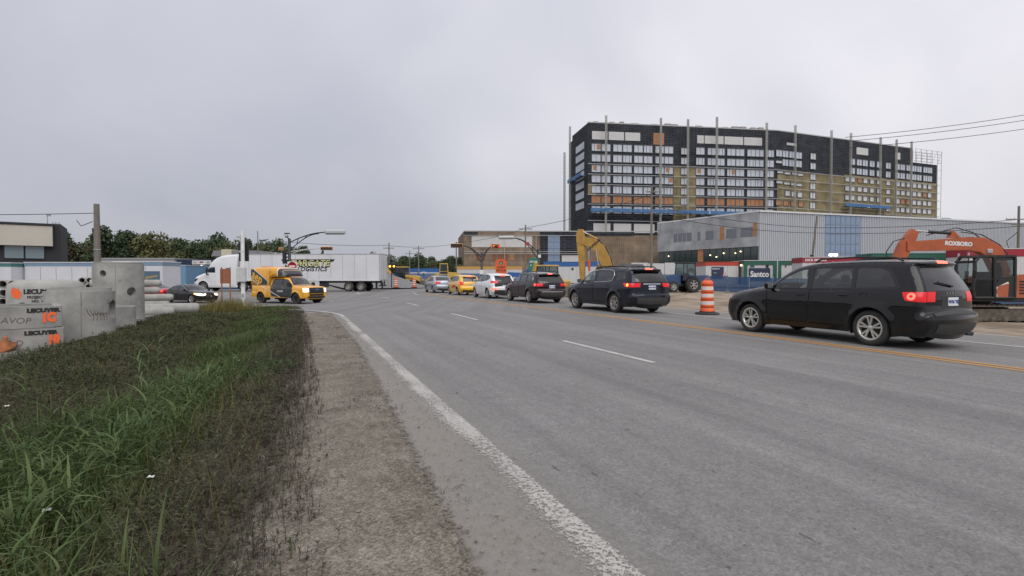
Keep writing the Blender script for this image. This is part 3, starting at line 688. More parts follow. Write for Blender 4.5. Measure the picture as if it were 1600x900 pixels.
    if S.get('chrome_line'):
        for sgn in (1, -1):
            q = densify(S['chrome_line'], .06, False); yy = W([p[0] for p in q], [p[1] for p in q])
            MB().tube([(p[0], sgn * (y + .003), p[1]) for p, y in zip(q, yy)], .012, 6).build('chrome_trim', chrome, root)
    for i, l_ in enumerate(lamps):
        for sgn in (1, -1):
            m = l_['mat'] if not isinstance(l_['mat'], tuple) else l_['mat'][0 if sgn > 0 else 1]
            mb = side(MB(), 'lamp%d' % i, sgn, .004)
            if l_.get('wrap'):   # carry the lamp across the corner onto the end of the car
                s0, s1, depth = l_['wrap']; n1 = 5; y0 = None
                V = []
                for a_ in range(n1 + 1):
                    sv = s0 + (s1 - s0) * a_ / n1; w_ = float(np.interp(sv, slen, wi))
                    for b_ in range(6): V.append(strip_pt(sv, sgn * (w_ - depth * b_ / 5), .005))
                mb.add(V, [(a_ * 6 + b_, a_ * 6 + b_ + 1, (a_ + 1) * 6 + b_ + 1, (a_ + 1) * 6 + b_) for a_ in range(n1) for b_ in range(5)], True)
            lo = mb.build(l_['name'], m, root)
            if l_.get('hot'):
                hm = l_.get('hot_m', red_hot); hx, hz, hr = l_['hot']; hy = float(W([hx], [hz])[0])
                e_ = 1e-2; dx = float(W([hx + e_], [hz])[0] - W([hx - e_], [hz])[0]) / (2 * e_); dz_ = float(W([hx], [hz + e_])[0] - W([hx], [hz - e_])[0]) / (2 * e_)
                nv = Vector((-dx, sgn * 1, -dz_)); nv.x = -dx; nv = Vector((-dx, sgn, -dz_)).normalized()
                Mr = nv.to_track_quat('Z', 'Y').to_matrix().to_4x4()
                MB().lathe([(hr * .42, .004), (hr * .55, .014), (hr * .8, .014), (hr, .002), (hr, -.01)], 18, Matrix.Translation((hx, sgn * (hy + .006), hz)) @ Mr).build('bulb', hm, lo)
    root['strip'] = 0
    # strip patches: plates, brake lights, grilles
    for q in S.get('patches', ()):
        nm, s0, s1, ya, yb, off, m = q[:7]; n1, n2 = 4, 8
        V = []
        for a_ in range(n1 + 1):
            for b_ in range(n2 + 1): V.append(strip_pt(s0 + (s1 - s0) * a_ / n1, ya + (yb - ya) * b_ / n2, off))
        mb = MB(); mb.add(V, [(a_ * (n2 + 1) + b_, a_ * (n2 + 1) + b_ + 1, (a_ + 1) * (n2 + 1) + b_ + 1, (a_ + 1) * (n2 + 1) + b_) for a_ in range(n1) for b_ in range(n2)], True)
        # give it a rim so it has thickness
        ring = [a_ * (n2 + 1) for a_ in range(n1 + 1)] + [n1 * (n2 + 1) + b_ for b_ in range(1, n2 + 1)] + [a_ * (n2 + 1) + n2 for a_ in range(n1 - 1, -1, -1)] + list(range(n2 - 1, 0, -1))
        inner = []
        for k in ring: 
            a_, b_ = divmod(k, n2 + 1); inner.append(strip_pt(s0 + (s1 - s0) * a_ / n1, ya + (yb - ya) * b_ / n2, -.004))
        nR = len(ring); mb.add([V[k] for k in ring] + inner, [(i, (i + 1) % nR, (i + 1) % nR + nR, i + nR) for i in range(nR)])
        po = mb.build(nm, m, root)
        if nm == 'licence_plate' and S.get('plate_text'):
            c = strip_pt((s0 + s1) / 2, (ya + yb) / 2, off + .004); c2 = strip_pt((s0 + s1) / 2 + .03, (ya + yb) / 2, off + .004)
            rear = c[0] < 0; tilt = math.atan2(c[2] - c2[2], abs(c[0] - c2[0]) if False else 1e-6)
            lettering(S['plate_text'], .085, plate_b, po, c, (math.pi / 2, 0, -math.pi / 2 if rear else math.pi / 2), .001, bold=.003)
    # mirrors
    if S.get('mirror'):
        mx_, mz = S['mirror']; my = float(W([mx_], [mz])[0]); sz = S.get('mirror_size', (.10, .20, .15))
        for sgn in (1, -1):
            mo = MB().box((mx_, sgn * (my + .02 + sz[1] / 2), mz + .04), sz, bev=.035).build('mirror', S.get('mirror_m', paint), root)
            MB().box((mx_, sgn * (my + .02), mz - .01), (.05, .10, .04), bev=.01).build('mirror_stalk', black_trim, mo)
            MB().box((mx_ - sz[0] / 2 - .003, sgn * (my + .02 + sz[1] / 2), mz + .04), (.004, sz[1] * .8, sz[2] * .75)).build('mirror_glass', chrome, mo)
    if S.get('rails'):
        xa, xb, zr, yr = S['rails']
        for sgn in (1, -1):
            q = [(xa, zr - .07), (xa - .12, zr), ((xa + xb) / 2, zr + S.get('rail_bow', .015)), (xb + .12, zr - .02), (xb, zr - .08)]
            MB().tube([(p[0], sgn * yr, p[1]) for p in q], .02, 6).build('roof_rail', S.get('rail_m', black_trim), root)
    # underbody and wheel wells
    ub = MB(); hw = np.interp(.4, bz, bw)
    ub.box(((x0 + x1) / 2, 0, sill + .06), ((x1 - x0) * .86, hw * 1.7, .1))
    for ax, ar in arches:
        for sgn in (1, -1):
            arc = [(ax + (ar + .002) * math.cos(t), S['r'] + (ar + .002) * math.sin(t)) for t in np.linspace(-.35, math.pi + .35, 18)]
            yo = W([p[0] for p in arc], [p[1] for p in arc]); V = []
            for p, y in zip(arc, yo): V += [(p[0], sgn * (y - .01), p[1]), (p[0], sgn * (hw - .42), p[1])]
            ub.add(V, [(2 * i, 2 * i + 1, 2 * i + 3, 2 * i + 2) for i in range(len(arc) - 1)], True)
            ub.add([(p[0], sgn * (hw - .42), p[1]) for p in arc], [tuple(range(len(arc)))])
    ub.build('underbody', under, root)
    # wheels
    for ax in [S['xf'], S['xr']] + list(S.get('extra_axles', ())):
        for sgn in (1, -1):
            yw = S['track'] - S['tw'] / 2
            wheel(root, ax, sgn * yw, S['r'], S['tw'], S['rim'], S['spokes'], sgn, S.get('rim_m', alloy), S.get('steer', 0) if ax == S['xf'] else 0)
    # cabin
    if S.get('seats'):
        for sx, n_s in S['seats']:
            for k in range(n_s):
                yy = (-.38 + .76 * k / (n_s - 1)) if n_s > 1 else 0
                wd_ = .5 if n_s == 2 else .42
                sb = MB(); zs = S.get('seat_z', .62)
                sb.box((sx, yy, zs - .1), (.5, wd_, .2), bev=.05)
                Mr = Matrix.Rotation(R(-14), 4, 'Y'); sb.box((sx - .30, yy, zs + .28), (.14, wd_ * .92, .62), Mr, bev=.05)
                Mr = Matrix.Rotation(R(-10), 4, 'Y'); sb.box((sx - .40, yy, zs + .70), (.10, .24, .18), Mr, bev=.04)
                sb.build('seat', cabin, root)
        dx = S.get('dash_x', 1.0); MB().box((dx, 0, S.get('seat_z', .62) + .2), (.5, hw * 1.6, .28), bev=.08).build('dashboard', cabin, root)
        if S.get('wheel_x'):
            MB().lathe([(.18, -.012), (.195, 0), (.18, .012), (.165, 0)], 18, Matrix.Translation((S['wheel_x'], .38, S.get('seat_z', .62) + .36)) @ Matrix.Rotation(R(-65), 4, 'Y'), closed=True).build('steering_wheel', black_trim, root)
    S['_strip_pt'] = strip_pt; S['_slen'] = slen; S['_chain'] = chain; S['_W'] = W; S['_ct'] = ct; S['_wi'] = wi
    return root
def tops(*segs):
    """('tag', (x,z), (x,z) ...) -> chain of tagged points; a point's tag names the stretch that starts there"""
    o = []
    for s in segs:
        for p in s[1:]: o.append((p, s[0]))
    return o
CARDIR = math.pi / 2 + TH
black_paint = mat('black car paint', (0.005, 0.005, 0.006), 0.3, coat=0.8, spec=0.05, dust=((0.16, 0.15, 0.13), 1.0, 0.09))
navy_paint = mat('navy car paint', (0.003, 0.005, 0.013), 0.3, coat=0.8, spec=0.05, dust=((0.16, 0.15, 0.13), 1.0, 0.12))
plum_paint = mat('dark plum car paint', (0.017, 0.009, 0.013), 0.3, coat=0.8, spec=0.05, dust=((0.16, 0.15, 0.13), 1.0, 0.14))
white_paint = mat('white car paint', (0.72, 0.73, 0.74), 0.25, coat=1.0, dust=((0.3, 0.28, 0.25), .8, 0.2))
taxi_paint = mat('yellow car paint', (0.78, 0.42, 0.012), 0.25, coat=1.0, dust=((0.3, 0.25, 0.15), .7, 0.15))
silver_paint = mat('silver car paint', (0.36, 0.39, 0.45), 0.28, 0.5, coat=1.0)
truck_yellow = mat('truck yellow paint', (0.74, 0.36, 0.022), 0.28, coat=0.8, dust=((0.2, 0.17, 0.12), 1.0, 0.25))
truck_grey = mat('truck charcoal wrap', (0.028, 0.031, 0.036), 0.35, coat=0.4)
std_crown = {'front': .10, 'hood': .035, 'windshield': .07, 'roof': .03, 'rear_glass': .05, 'hatch': .07, 'rear': .09}
def suv_seats(S, a): S['seats'] = a; return S

def slen_at(S_top, sub, cond):
    ch, _ = catmull([p for p, _ in S_top], [t for _, t in S_top], sub); sl2_ = np.concatenate([[0], np.cumsum(np.linalg.norm(np.diff(ch, axis=0), axis=1))])
    return ch, sl2_
def s_at_z(top, z, rear=True, sub=5):
    """arc length along the silhouette where its rear (or front) face passes height z"""
    ch, sl2_ = slen_at(top, sub, None); m_ = ch[:, 0].mean()
    k = [i for i in range(len(ch) - 1) if ((ch[i, 0] < 0) == rear) and (ch[i, 1] - z) * (ch[i + 1, 1] - z) <= 0]
    i = k[-1] if rear else k[0]; f = (z - ch[i, 1]) / (ch[i + 1, 1] - ch[i, 1] + 1e-9); return sl2_[i] + f * (sl2_[i + 1] - sl2_[i])

# --- black crossover wagon, the largest car in view
T_ = tops(('front', (2.34, .26), (2.42, .40), (2.43, .58), (2.39, .74), (2.32, .88)), ('hood', (2.18, .965), (1.90, 1.03), (1.45, 1.10), (1.12, 1.15)),
          ('windshield', (1.02, 1.18), (.72, 1.38), (.45, 1.545)), ('roof', (.30, 1.605), (-.1, 1.665), (-.7, 1.69), (-1.35, 1.69), (-1.95, 1.665), (-2.18, 1.645)),
          ('spoiler', (-2.22, 1.612), (-2.13, 1.575)), ('rear_glass', (-2.12, 1.56), (-2.27, 1.32), (-2.375, 1.125)), ('hatch', (-2.385, 1.10), (-2.405, .98), (-2.41, .80), (-2.43, .70)),
          ('rear', (-2.52, .665), (-2.545, .60), (-2.54, .47), (-2.47, .34), (-2.38, .26)))
tuck = lambda x: x if x > -1.9 else -1.9 + (x + 1.9) * .82
T_ = [((tuck(p[0]), p[1]), t) for p, t in T_]
Z = lambda z: s_at_z(T_, z)
J = dict(top=T_, sill=.24, xf=1.48, xr=-1.41, r=.355, arch_r=.415, tw=.225, rim=.245, track=.905, spokes=(5, .20, .036), rim_m=alloy_l, paint=black_paint,
         width=[(.2, .84), (.35, .875), (.55, .905), (.85, .915), (1.0, .90), (1.09, .865), (1.3, .79), (1.55, .69), (1.7, .64)],
         plan=[(-2.55, .94), (-2.2, .975), (-1.6, 1.0), (1.5, 1.0), (2.0, .965), (2.45, .88)], round=[(-2.6, .17), (-2.1, .16), (-1.7, .10), (.6, .10), (1.2, .17), (2.0, .26), (2.5, .30)],
         crown=dict(std_crown, rear=.10, hatch=.06, spoiler=.04), flare=.04, crease=((.80, .010, .06), (.40, .012, .05)), own={'hatch': ('tailgate', None)},
         dlo=[(1.04, 1.09), (.62, 1.37), (.28, 1.53), (-.3, 1.59), (-.95, 1.605), (-1.52, 1.58), (-1.72, 1.49), (-1.93, 1.19), (-1.90, 1.14), (-.7, 1.105)],
         windows=[([(.90, 1.12), (.60, 1.33), (.26, 1.50), (.06, 1.54), (-.02, 1.12)], gl_front), ([(-.13, 1.12), (-.10, 1.545), (-.95, 1.555), (-1.0, 1.14)], gl_dark), ([(-1.08, 1.145), (-1.05, 1.57), (-1.48, 1.545), (-1.67, 1.46), (-1.86, 1.18)], gl_dark)],
         doors=[[(1.02, 1.10), (.98, .80), (1.0, .42), (.92, .36), (-.05, .36), (-.07, 1.11)], [(-.10, 1.11), (-.08, .36), (-.92, .36), (-1.02, .62), (-1.06, .80), (-1.04, 1.125)]],
         handles=[(.12, .97), (-.86, .985)],
         lamps=[dict(name='tail_light', poly=[(-1.98, 1.08), (-2.05, .92), (-2.5, .88), (-2.5, 1.09)], mat=red_on, wrap=(Z(1.085), Z(.90), .20), hot=(-2.15, 1.00, .070)),
                dict(name='headlight', poly=[(2.12, .93), (2.20, .80), (2.32, .72), (2.5, .74), (2.5, .90)], mat=mat('amber glint headlamp lens', (.62, .25, .12), .15, coat=1.0, vcol=(.7, .62, .55), vscale=14))],  # orange and pale mottling paints small amber glints into the lens colour
         patches=[('licence_plate', Z(.975), Z(.82), -.16, .16, .012, plate_w), ('plate_recess', Z(1.0), Z(.78), -.33, .33, .003, black_plastic), ('brake_light', Z(1.636), Z(1.616), -.16, .16, .012, red_hot),
                  ('bumper_step', Z(.675), Z(.64), -.66, .66, .014, black_plastic), ('lower_bumper', Z(.50), Z(.34), -.60, .60, .010, black_plastic)],
         plate_text='W26 TSJ', mirror=(.90, 1.12), mirror_size=(.12, .19, .16), mirror_m=black_paint, rails=(-.05, -1.85, 1.755, .60), seats=[(.35, 2), (-.55, 2)], wheel_x=.82, dash_x=1.08,
         chrome_line=None, handle_m=black_paint)
journey = car('crossover_car', 'black crossover wagon with lit red tail lamps, ten-spoke wheels and roof rails', P(8.40, 11.30), CARDIR + R(1.5), J)
sp = J['_strip_pt']
wp = sp(Z(1.16), -.05, .02); wq = sp(Z(1.24), .36, .03)
MB().tube([wp, ((wp[0] + wq[0]) / 2 - .01, (wp[1] + wq[1]) / 2, (wp[2] + wq[2]) / 2), wq], .016, 6).build('rear_wiper', black_trim, journey)
for k, ch_ in enumerate('DODGE'):
    q = sp(Z(1.05), .17 - .085 * k, .006); lettering(ch_, .05, alloy, journey, q, (math.pi / 2, 0, -math.pi / 2), .002, bold=.002, name='badge_letter')
MB().lathe([(.035, -.07), (.035, .05), (.028, .05), (.028, -.07)], 12, Matrix.Translation((-2.36, -.55, .27)) @ Matrix.Rotation(math.pi / 2, 4, 'Y')).build('exhaust_pipe', alloy, journey)
MB().box((-2.40, -.45, .29), (.10, .22, .05), bev=.01).build('tow_hitch', black_trim, journey)
# fuel filler flap outline on the near rear wing
fy = float(J['_W']([-1.28], [.98])[0])
MB().lathe([(.072, 0), (.078, .004), (.084, 0)], 20, Matrix.Translation((-1.28, fy, .98)) @ Matrix.Rotation(-math.pi / 2, 4, 'X')).build('fuel_flap', black_trim, journey)

# --- navy three-row crossover
T_ = tops(('front', (2.46, .26), (2.56, .42), (2.57, .62), (2.53, .86)), ('hood', (2.40, 1.00), (2.1, 1.08), (1.6, 1.14), (1.28, 1.18)),
          ('windshield', (1.18, 1.21), (.85, 1.43), (.55, 1.60)), ('roof', (.40, 1.655), (0, 1.71), (-.7, 1.735), (-1.4, 1.72), (-2.05, 1.68), (-2.32, 1.66)),
          ('spoiler', (-2.36, 1.625), (-2.26, 1.59)), ('rear_glass', (-2.25, 1.575), (-2.41, 1.36), (-2.50, 1.19)), ('hatch', (-2.505, 1.165), (-2.52, 1.0), (-2.53, .80), (-2.55, .72)),
          ('rear', (-2.60, .70), (-2.62, .58), (-2.60, .42), (-2.52, .32), (-2.42, .27)))
Z2 = lambda z, T=T_: s_at_z(T, z)
Tr = dict(top=T_, sill=.26, xf=1.58, xr=-1.49, r=.385, arch_r=.44, tw=.24, rim=.26, track=.95, spokes=(6, .15, .036), rim_m=alloy, paint=navy_paint,
          width=[(.2, .9), (.4, .94), (.6, .965), (.95, .97), (1.08, .95), (1.16, .91), (1.4, .83), (1.62, .74), (1.75, .69)],
          plan=[(-2.6, .93), (-2.2, .975), (-1.6, 1.0), (1.5, 1.0), (2.1, .965), (2.6, .88)], round=[(-2.7, .18), (-2.2, .17), (-1.8, .10), (.7, .10), (1.3, .18), (2.1, .26), (2.6, .3)],
          crown=dict(std_crown, spoiler=.04), flare=.035, crease=((.9, .012, .06), (.45, .012, .05)), own={'hatch': ('tailgate', None)},
          dlo=[(1.16, 1.15), (.72, 1.45), (.36, 1.59), (-.3, 1.65), (-1.15, 1.64), (-1.30, 1.50), (-1.36, 1.20), (-.7, 1.165)],
          windows=[([(1.02, 1.18), (.68, 1.42), (.34, 1.565), (.10, 1.60), (.02, 1.18)], gl_front), ([(-.10, 1.19), (-.06, 1.61), (-1.02, 1.61), (-1.18, 1.5), (-1.24, 1.22)], gl_dark), ([(-1.50, 1.24), (-1.46, 1.57), (-2.02, 1.53), (-2.12, 1.28)], gl_dark)],
          doors=[[(1.10, 1.15), (1.06, .8), (1.08, .45), (1.0, .38), (0, .38), (-.02, 1.16)], [(-.05, 1.16), (-.03, .38), (-.95, .38), (-1.06, .65), (-1.16, .88), (-1.3, 1.17)]],
          handles=[(.18, 1.04), (-1.0, 1.06)],
          lamps=[dict(name='tail_light', poly=[(-2.05, 1.14), (-2.20, 1.0), (-2.65, .98), (-2.65, 1.13)], mat=red_on, wrap=(Z2(1.135), Z2(.99), .22), hot=(-2.33, 1.07, .05), hot_m=amber_on),
                 dict(name='headlight', poly=[(2.2, 1.0), (2.3, .9), (2.6, .86), (2.6, 1.0)], mat=clear_lens)],
          patches=[('licence_plate', Z2(1.04), Z2(.90), -.16, .16, .012, plate_w), ('chrome_bar', Z2(1.115), Z2(1.085), -.38, .38, .014, chrome), ('brake_light', Z2(1.648), Z2(1.63), -.17, .17, .012, red_hot),
                   ('lower_bumper', Z2(.60), Z2(.40), -.68, .68, .010, black_plastic)],
          plate_text='K48 NGD', mirror=(1.02, 1.17), rails=(.1, -1.95, 1.78, .64), rail_m=black_trim, seats=[(.45, 2), (-.45, 2)], wheel_x=.95, dash_x=1.2,
          chrome_line=[(.02, 1.165), (-.7, 1.18), (-1.28, 1.21), (-1.33, 1.45), (-1.22, 1.60), (-1.0, 1.64), (-.1, 1.655), (.36, 1.60)])
trav = car('crossover_car', 'navy three-row crossover with chrome window line, beside the striped construction barrel', P(18.6, 12.05), CARDIR, Tr)
MB().lathe([(.04, -.08), (.045, .05), (.035, .05), (.03, -.08)], 12, Matrix.Translation((-2.52, .45, .34)) @ Matrix.Rotation(-math.pi / 2, 4, 'Y')).build('exhaust_pipe', alloy, trav)

# --- dark plum estate
T_ = tops(('front', (2.30, .26), (2.40, .40), (2.40, .62), (2.34, .82)), ('hood', (2.22, .92), (1.9, 1.0), (1.45, 1.06), (1.15, 1.10)),
          ('windshield', (1.05, 1.13), (.70, 1.36), (.40, 1.52)), ('roof', (.25, 1.565), (-.1, 1.605), (-.7, 1.62), (-1.4, 1.595), (-1.95, 1.54), (-2.10, 1.52)),
          ('spoiler', (-2.13, 1.49), (-2.04, 1.46)), ('rear_glass', (-2.03, 1.445), (-2.20, 1.22), (-2.30, 1.08)), ('hatch', (-2.305, 1.06), (-2.33, .9), (-2.34, .72)),
          ('rear', (-2.40, .69), (-2.42, .58), (-2.40, .44), (-2.32, .34), (-2.22, .27)))
Z3 = lambda z, T=T_: s_at_z(T, z)
Ou = dict(top=T_, sill=.28, xf=1.38, xr=-1.36, r=.35, arch_r=.41, tw=.225, rim=.235, track=.90, spokes=(5, .16, .04), rim_m=alloy, paint=plum_paint,
          width=[(.2, .84), (.4, .88), (.6, .90), (.9, .91), (1.02, .89), (1.08, .86), (1.3, .79), (1.5, .70), (1.65, .65)],
          plan=[(-2.45, .93), (-2.0, .98), (-1.5, 1.0), (1.4, 1.0), (2.0, .96), (2.45, .88)], round=[(-2.5, .17), (-2.0, .15), (-1.6, .09), (.6, .09), (1.1, .17), (2.0, .26), (2.5, .28)],
          crown=dict(std_crown, spoiler=.04), flare=.035, crease=((.85, .012, .06), (.42, .015, .05)), own={'hatch': ('tailgate', None)},
          dlo=[(1.06, 1.06), (.58, 1.37), (.24, 1.50), (-.3, 1.545), (-1.1, 1.53), (-1.62, 1.44), (-1.80, 1.25), (-1.78, 1.13), (-.7, 1.075)],
          windows=[([(.94, 1.08), (.56, 1.33), (.24, 1.47), (.02, 1.50), (-.04, 1.09)], gl_front), ([(-.14, 1.09), (-.10, 1.505), (-.85, 1.50), (-.95, 1.10)], gl_dark), ([(-1.03, 1.11), (-.95, 1.49), (-1.52, 1.41), (-1.70, 1.24), (-1.68, 1.15)], gl_dark)],
          doors=[[(1.0, 1.06), (.96, .75), (.98, .44), (.9, .40), (-.08, .40), (-.1, 1.07)], [(-.13, 1.07), (-.11, .40), (-.85, .40), (-.97, .62), (-1.02, .8), (-1.0, 1.08)]],
          handles=[(.08, .94), (-.88, .95)],
          lamps=[dict(name='tail_light', poly=[(-1.98, 1.04), (-2.08, .90), (-2.45, .88), (-2.45, 1.03)], mat=red_on, wrap=(Z3(1.03), Z3(.89), .18), hot=(-2.14, .965, .06)),
                 dict(name='headlight', poly=[(2.05, .92), (2.15, .82), (2.45, .76), (2.45, .92)], mat=clear_lens)],
          patches=[('licence_plate', Z3(.93), Z3(.79), -.16, .16, .012, plate_w), ('brake_light', Z3(1.515), Z3(1.495), -.13, .13, .012, red_hot), ('bumper_trim', Z3(.62), Z3(.585), -.62, .62, .012, alloy),
                   ('lower_bumper', Z3(.57), Z3(.40), -.66, .66, .010, black_plastic)],
          plate_text='H17 KLB', mirror=(.94, 1.08), rails=(.1, -1.75, 1.67, .58), rail_m=black_trim, seats=[(.35, 2), (-.5, 2)], dash_x=1.05,
          chrome_line=[(-.85, 1.535), (-1.1, 1.53), (-1.60, 1.45), (-1.77, 1.27), (-1.76, 1.15)])
outb = car('estate_car', 'dark plum estate car with roof rails, braking behind the white hatchback', P(26.7, 12.05), CARDIR, Ou)

# --- white hatchback with a black tail band
T_ = tops(('front', (1.98, .24), (2.06, .40), (2.06, .62), (2.0, .80)), ('hood', (1.9, .90), (1.65, 1.0), (1.40, 1.07), (1.22, 1.12)),
          ('windshield', (1.12, 1.16), (.72, 1.38), (.42, 1.51)), ('roof', (.25, 1.555), (-.1, 1.59), (-.6, 1.595), (-1.2, 1.555), (-1.72, 1.49)),
          ('spoiler', (-1.77, 1.46), (-1.70, 1.43)), ('rear_glass', (-1.69, 1.42), (-1.88, 1.22), (-2.0, 1.05)), ('hatch', (-2.01, 1.03), (-2.03, .9), (-2.04, .78)),
          ('rear', (-2.08, .74), (-2.10, .58), (-2.07, .42), (-2.0, .32), (-1.9, .25)))
Z4 = lambda z, T=T_: s_at_z(T, z)
Bo = dict(top=T_, sill=.24, xf=1.32, xr=-1.28, r=.33, arch_r=.385, tw=.215, rim=.225, track=.87, spokes=(5, .18, .04), rim_m=alloy, paint=white_paint,
          width=[(.2, .82), (.4, .86), (.6, .88), (.85, .885), (1.0, .86), (1.1, .82), (1.3, .75), (1.5, .66), (1.6, .62)],
          plan=[(-2.15, .9), (-1.7, .97), (-1.3, 1.0), (1.2, 1.0), (1.7, .96), (2.1, .86)], round=[(-2.2, .2), (-1.8, .16), (-1.4, .1), (.6, .1), (1.1, .17), (1.7, .26), (2.2, .3)],
          crown=dict(std_crown, spoiler=.04, rear=.12, hatch=.10), flare=.02, crease=((.8, .012, .06),), own={'hatch': ('tailgate', black_trim)},
          dlo=[(1.12, 1.07), (.62, 1.36), (.26, 1.50), (-.3, 1.54), (-.9, 1.51), (-1.40, 1.42), (-1.46, 1.24), (-1.0, 1.14), (-.2, 1.08)],
          windows=[([(1.0, 1.09), (.60, 1.33), (.26, 1.465), (.02, 1.49), (-.04, 1.10)], gl_front), ([(-.14, 1.105), (-.08, 1.495), (-.80, 1.48), (-.92, 1.15)], gl_dark), ([(-1.0, 1.17), (-.90, 1.47), (-1.34, 1.385), (-1.38, 1.26)], gl_dark)],
          doors=[[(1.06, 1.07), (1.0, .75), (1.02, .40), (.94, .34), (-.08, .34), (-.1, 1.09)], [(-.13, 1.09), (-.11, .34), (-.80, .34), (-.92, .58), (-.98, .8), (-.98, 1.12)]],
          handles=[(.08, .95), (-.84, .98)],
          lamps=[dict(name='tail_light', poly=[(-1.66, 1.14), (-1.78, 1.0), (-2.15, .97), (-2.15, 1.10)], mat=red_on, wrap=(Z4(1.11), Z4(.97), .17)),
                 dict(name='reflector', poly=[(-1.86, .66), (-1.86, .56), (-2.2, .56), (-2.2, .66)], mat=red_hot, wrap=(Z4(.66), Z4(.56), .1)),
                 dict(name='headlight', poly=[(1.75, .93), (1.85, .80), (2.1, .75), (2.1, .9)], mat=clear_lens)],
          patches=[('licence_plate', Z4(.86), Z4(.74), -.16, .16, .02, plate_w), ('brake_light', Z4(1.475), Z4(1.455), -.14, .14, .012, red_hot), ('lower_bumper', Z4(.56), Z4(.32), -.66, .66, .012, black_plastic)],
          plate_text='C49 VBK', mirror=(1.0, 1.09), seats=[(.35, 2), (-.45, 2)], dash_x=1.05)
bolt = car('hatchback_car', 'white electric hatchback with black tailgate, pink-lit tail lamps', P(32.8, 11.9), CARDIR, Bo)

# --- yellow hatchback
T_ = tops(('front', (1.88, .24), (1.95, .38), (1.95, .58), (1.89, .75)), ('hood', (1.78, .86), (1.5, .96), (1.25, 1.02), (1.1, 1.06)),
          ('windshield', (1.0, 1.1), (.62, 1.32), (.34, 1.45)), ('roof', (.18, 1.49), (-.2, 1.515), (-.7, 1.505), (-1.2, 1.47), (-1.62, 1.425)),
          ('spoiler', (-1.66, 1.40), (-1.60, 1.375)), ('rear_glass', (-1.59, 1.36), (-1.72, 1.18), (-1.80, 1.02)), ('hatch', (-1.81, 1.0), (-1.85, .88), (-1.86, .66)),
          ('rear', (-1.92, .62), (-1.94, .5), (-1.91, .38), (-1.84, .29), (-1.75, .25)))
Z5 = lambda z, T=T_: s_at_z(T, z)
Ya = dict(top=T_, sill=.23, xf=1.24, xr=-1.22, r=.30, arch_r=.355, tw=.19, rim=.205, track=.83, spokes=(7, 0, .06), rim_m=alloy, paint=taxi_paint,
          width=[(.2, .78), (.4, .82), (.6, .84), (.82, .845), (.95, .82), (1.05, .78), (1.3, .70), (1.45, .63), (1.55, .6)],
          plan=[(-2.0, .9), (-1.6, .97), (-1.2, 1.0), (1.2, 1.0), (1.6, .96), (2.0, .86)], round=[(-2.0, .2), (-1.7, .16), (-1.3, .09), (.5, .09), (1.0, .17), (1.6, .25), (2.0, .28)],
          crown=dict(std_crown, spoiler=.04), flare=.02, crease=((.75, .010, .06),), own={'hatch': ('tailgate', None)},
          dlo=[(1.0, 1.01), (.54, 1.30), (.20, 1.42), (-.3, 1.45), (-.9, 1.43), (-1.20, 1.36), (-1.26, 1.10), (-.2, 1.03)],
          windows=[([(.88, 1.03), (.52, 1.27), (.20, 1.385), (0, 1.41), (-.06, 1.04)], gl_mid), ([(-.16, 1.05), (-.10, 1.415), (-.82, 1.40), (-1.10, 1.32), (-1.14, 1.12)], gl_dark)],
          doors=[[(.94, 1.01), (.9, .7), (.92, .38), (.84, .33), (-.1, .33), (-.12, 1.03)], [(-.15, 1.03), (-.13, .33), (-.76, .33), (-.88, .55), (-.94, .76), (-1.05, 1.06)]],
          handles=[(.06, .90), (-.84, .92)],
          lamps=[dict(name='tail_light', poly=[(-1.52, 1.02), (-1.58, .80), (-2.0, .78), (-2.0, 1.02)], mat=red_on, wrap=(Z5(1.0), Z5(.80), .06), hot=(-1.68, .90, .06)),
                 dict(name='headlight', poly=[(1.6, .88), (1.7, .75), (2.0, .70), (2.0, .86)], mat=clear_lens)],
          patches=[('licence_plate', Z5(.84), Z5(.72), -.16, .16, .02, plate_w), ('brake_light', Z5(1.415), Z5(1.398), -.14, .14, .012, red_hot), ('lower_bumper', Z5(.42), Z5(.30), -.6, .6, .012, black_plastic)],
          plate_text='T60 FJA', mirror=(.9, 1.03), seats=[(.3, 2), (-.45, 2)], dash_x=.95)
yar = car('hatchback_car', 'small yellow hatchback braking between the silver saloon and the white hatchback', P(39.2, 11.75), CARDIR, Ya)
red_decal = mat('red decal', (0.42, 0.03, 0.03), .4)
for sgn in (1, -1):
    q = [(-.9, .60), (-.55, .80), (.3, .62), (.3, .50), (-.5, .62), (-.86, .46)]
    V = [(x, sgn * (float(Ya['_W']([x], [z])[0]) + .006), z) for x, z in q]; MB().add(V, [(0, 1, 4, 5), (1, 2, 3, 4)]).build('side_decal', red_decal, yar)

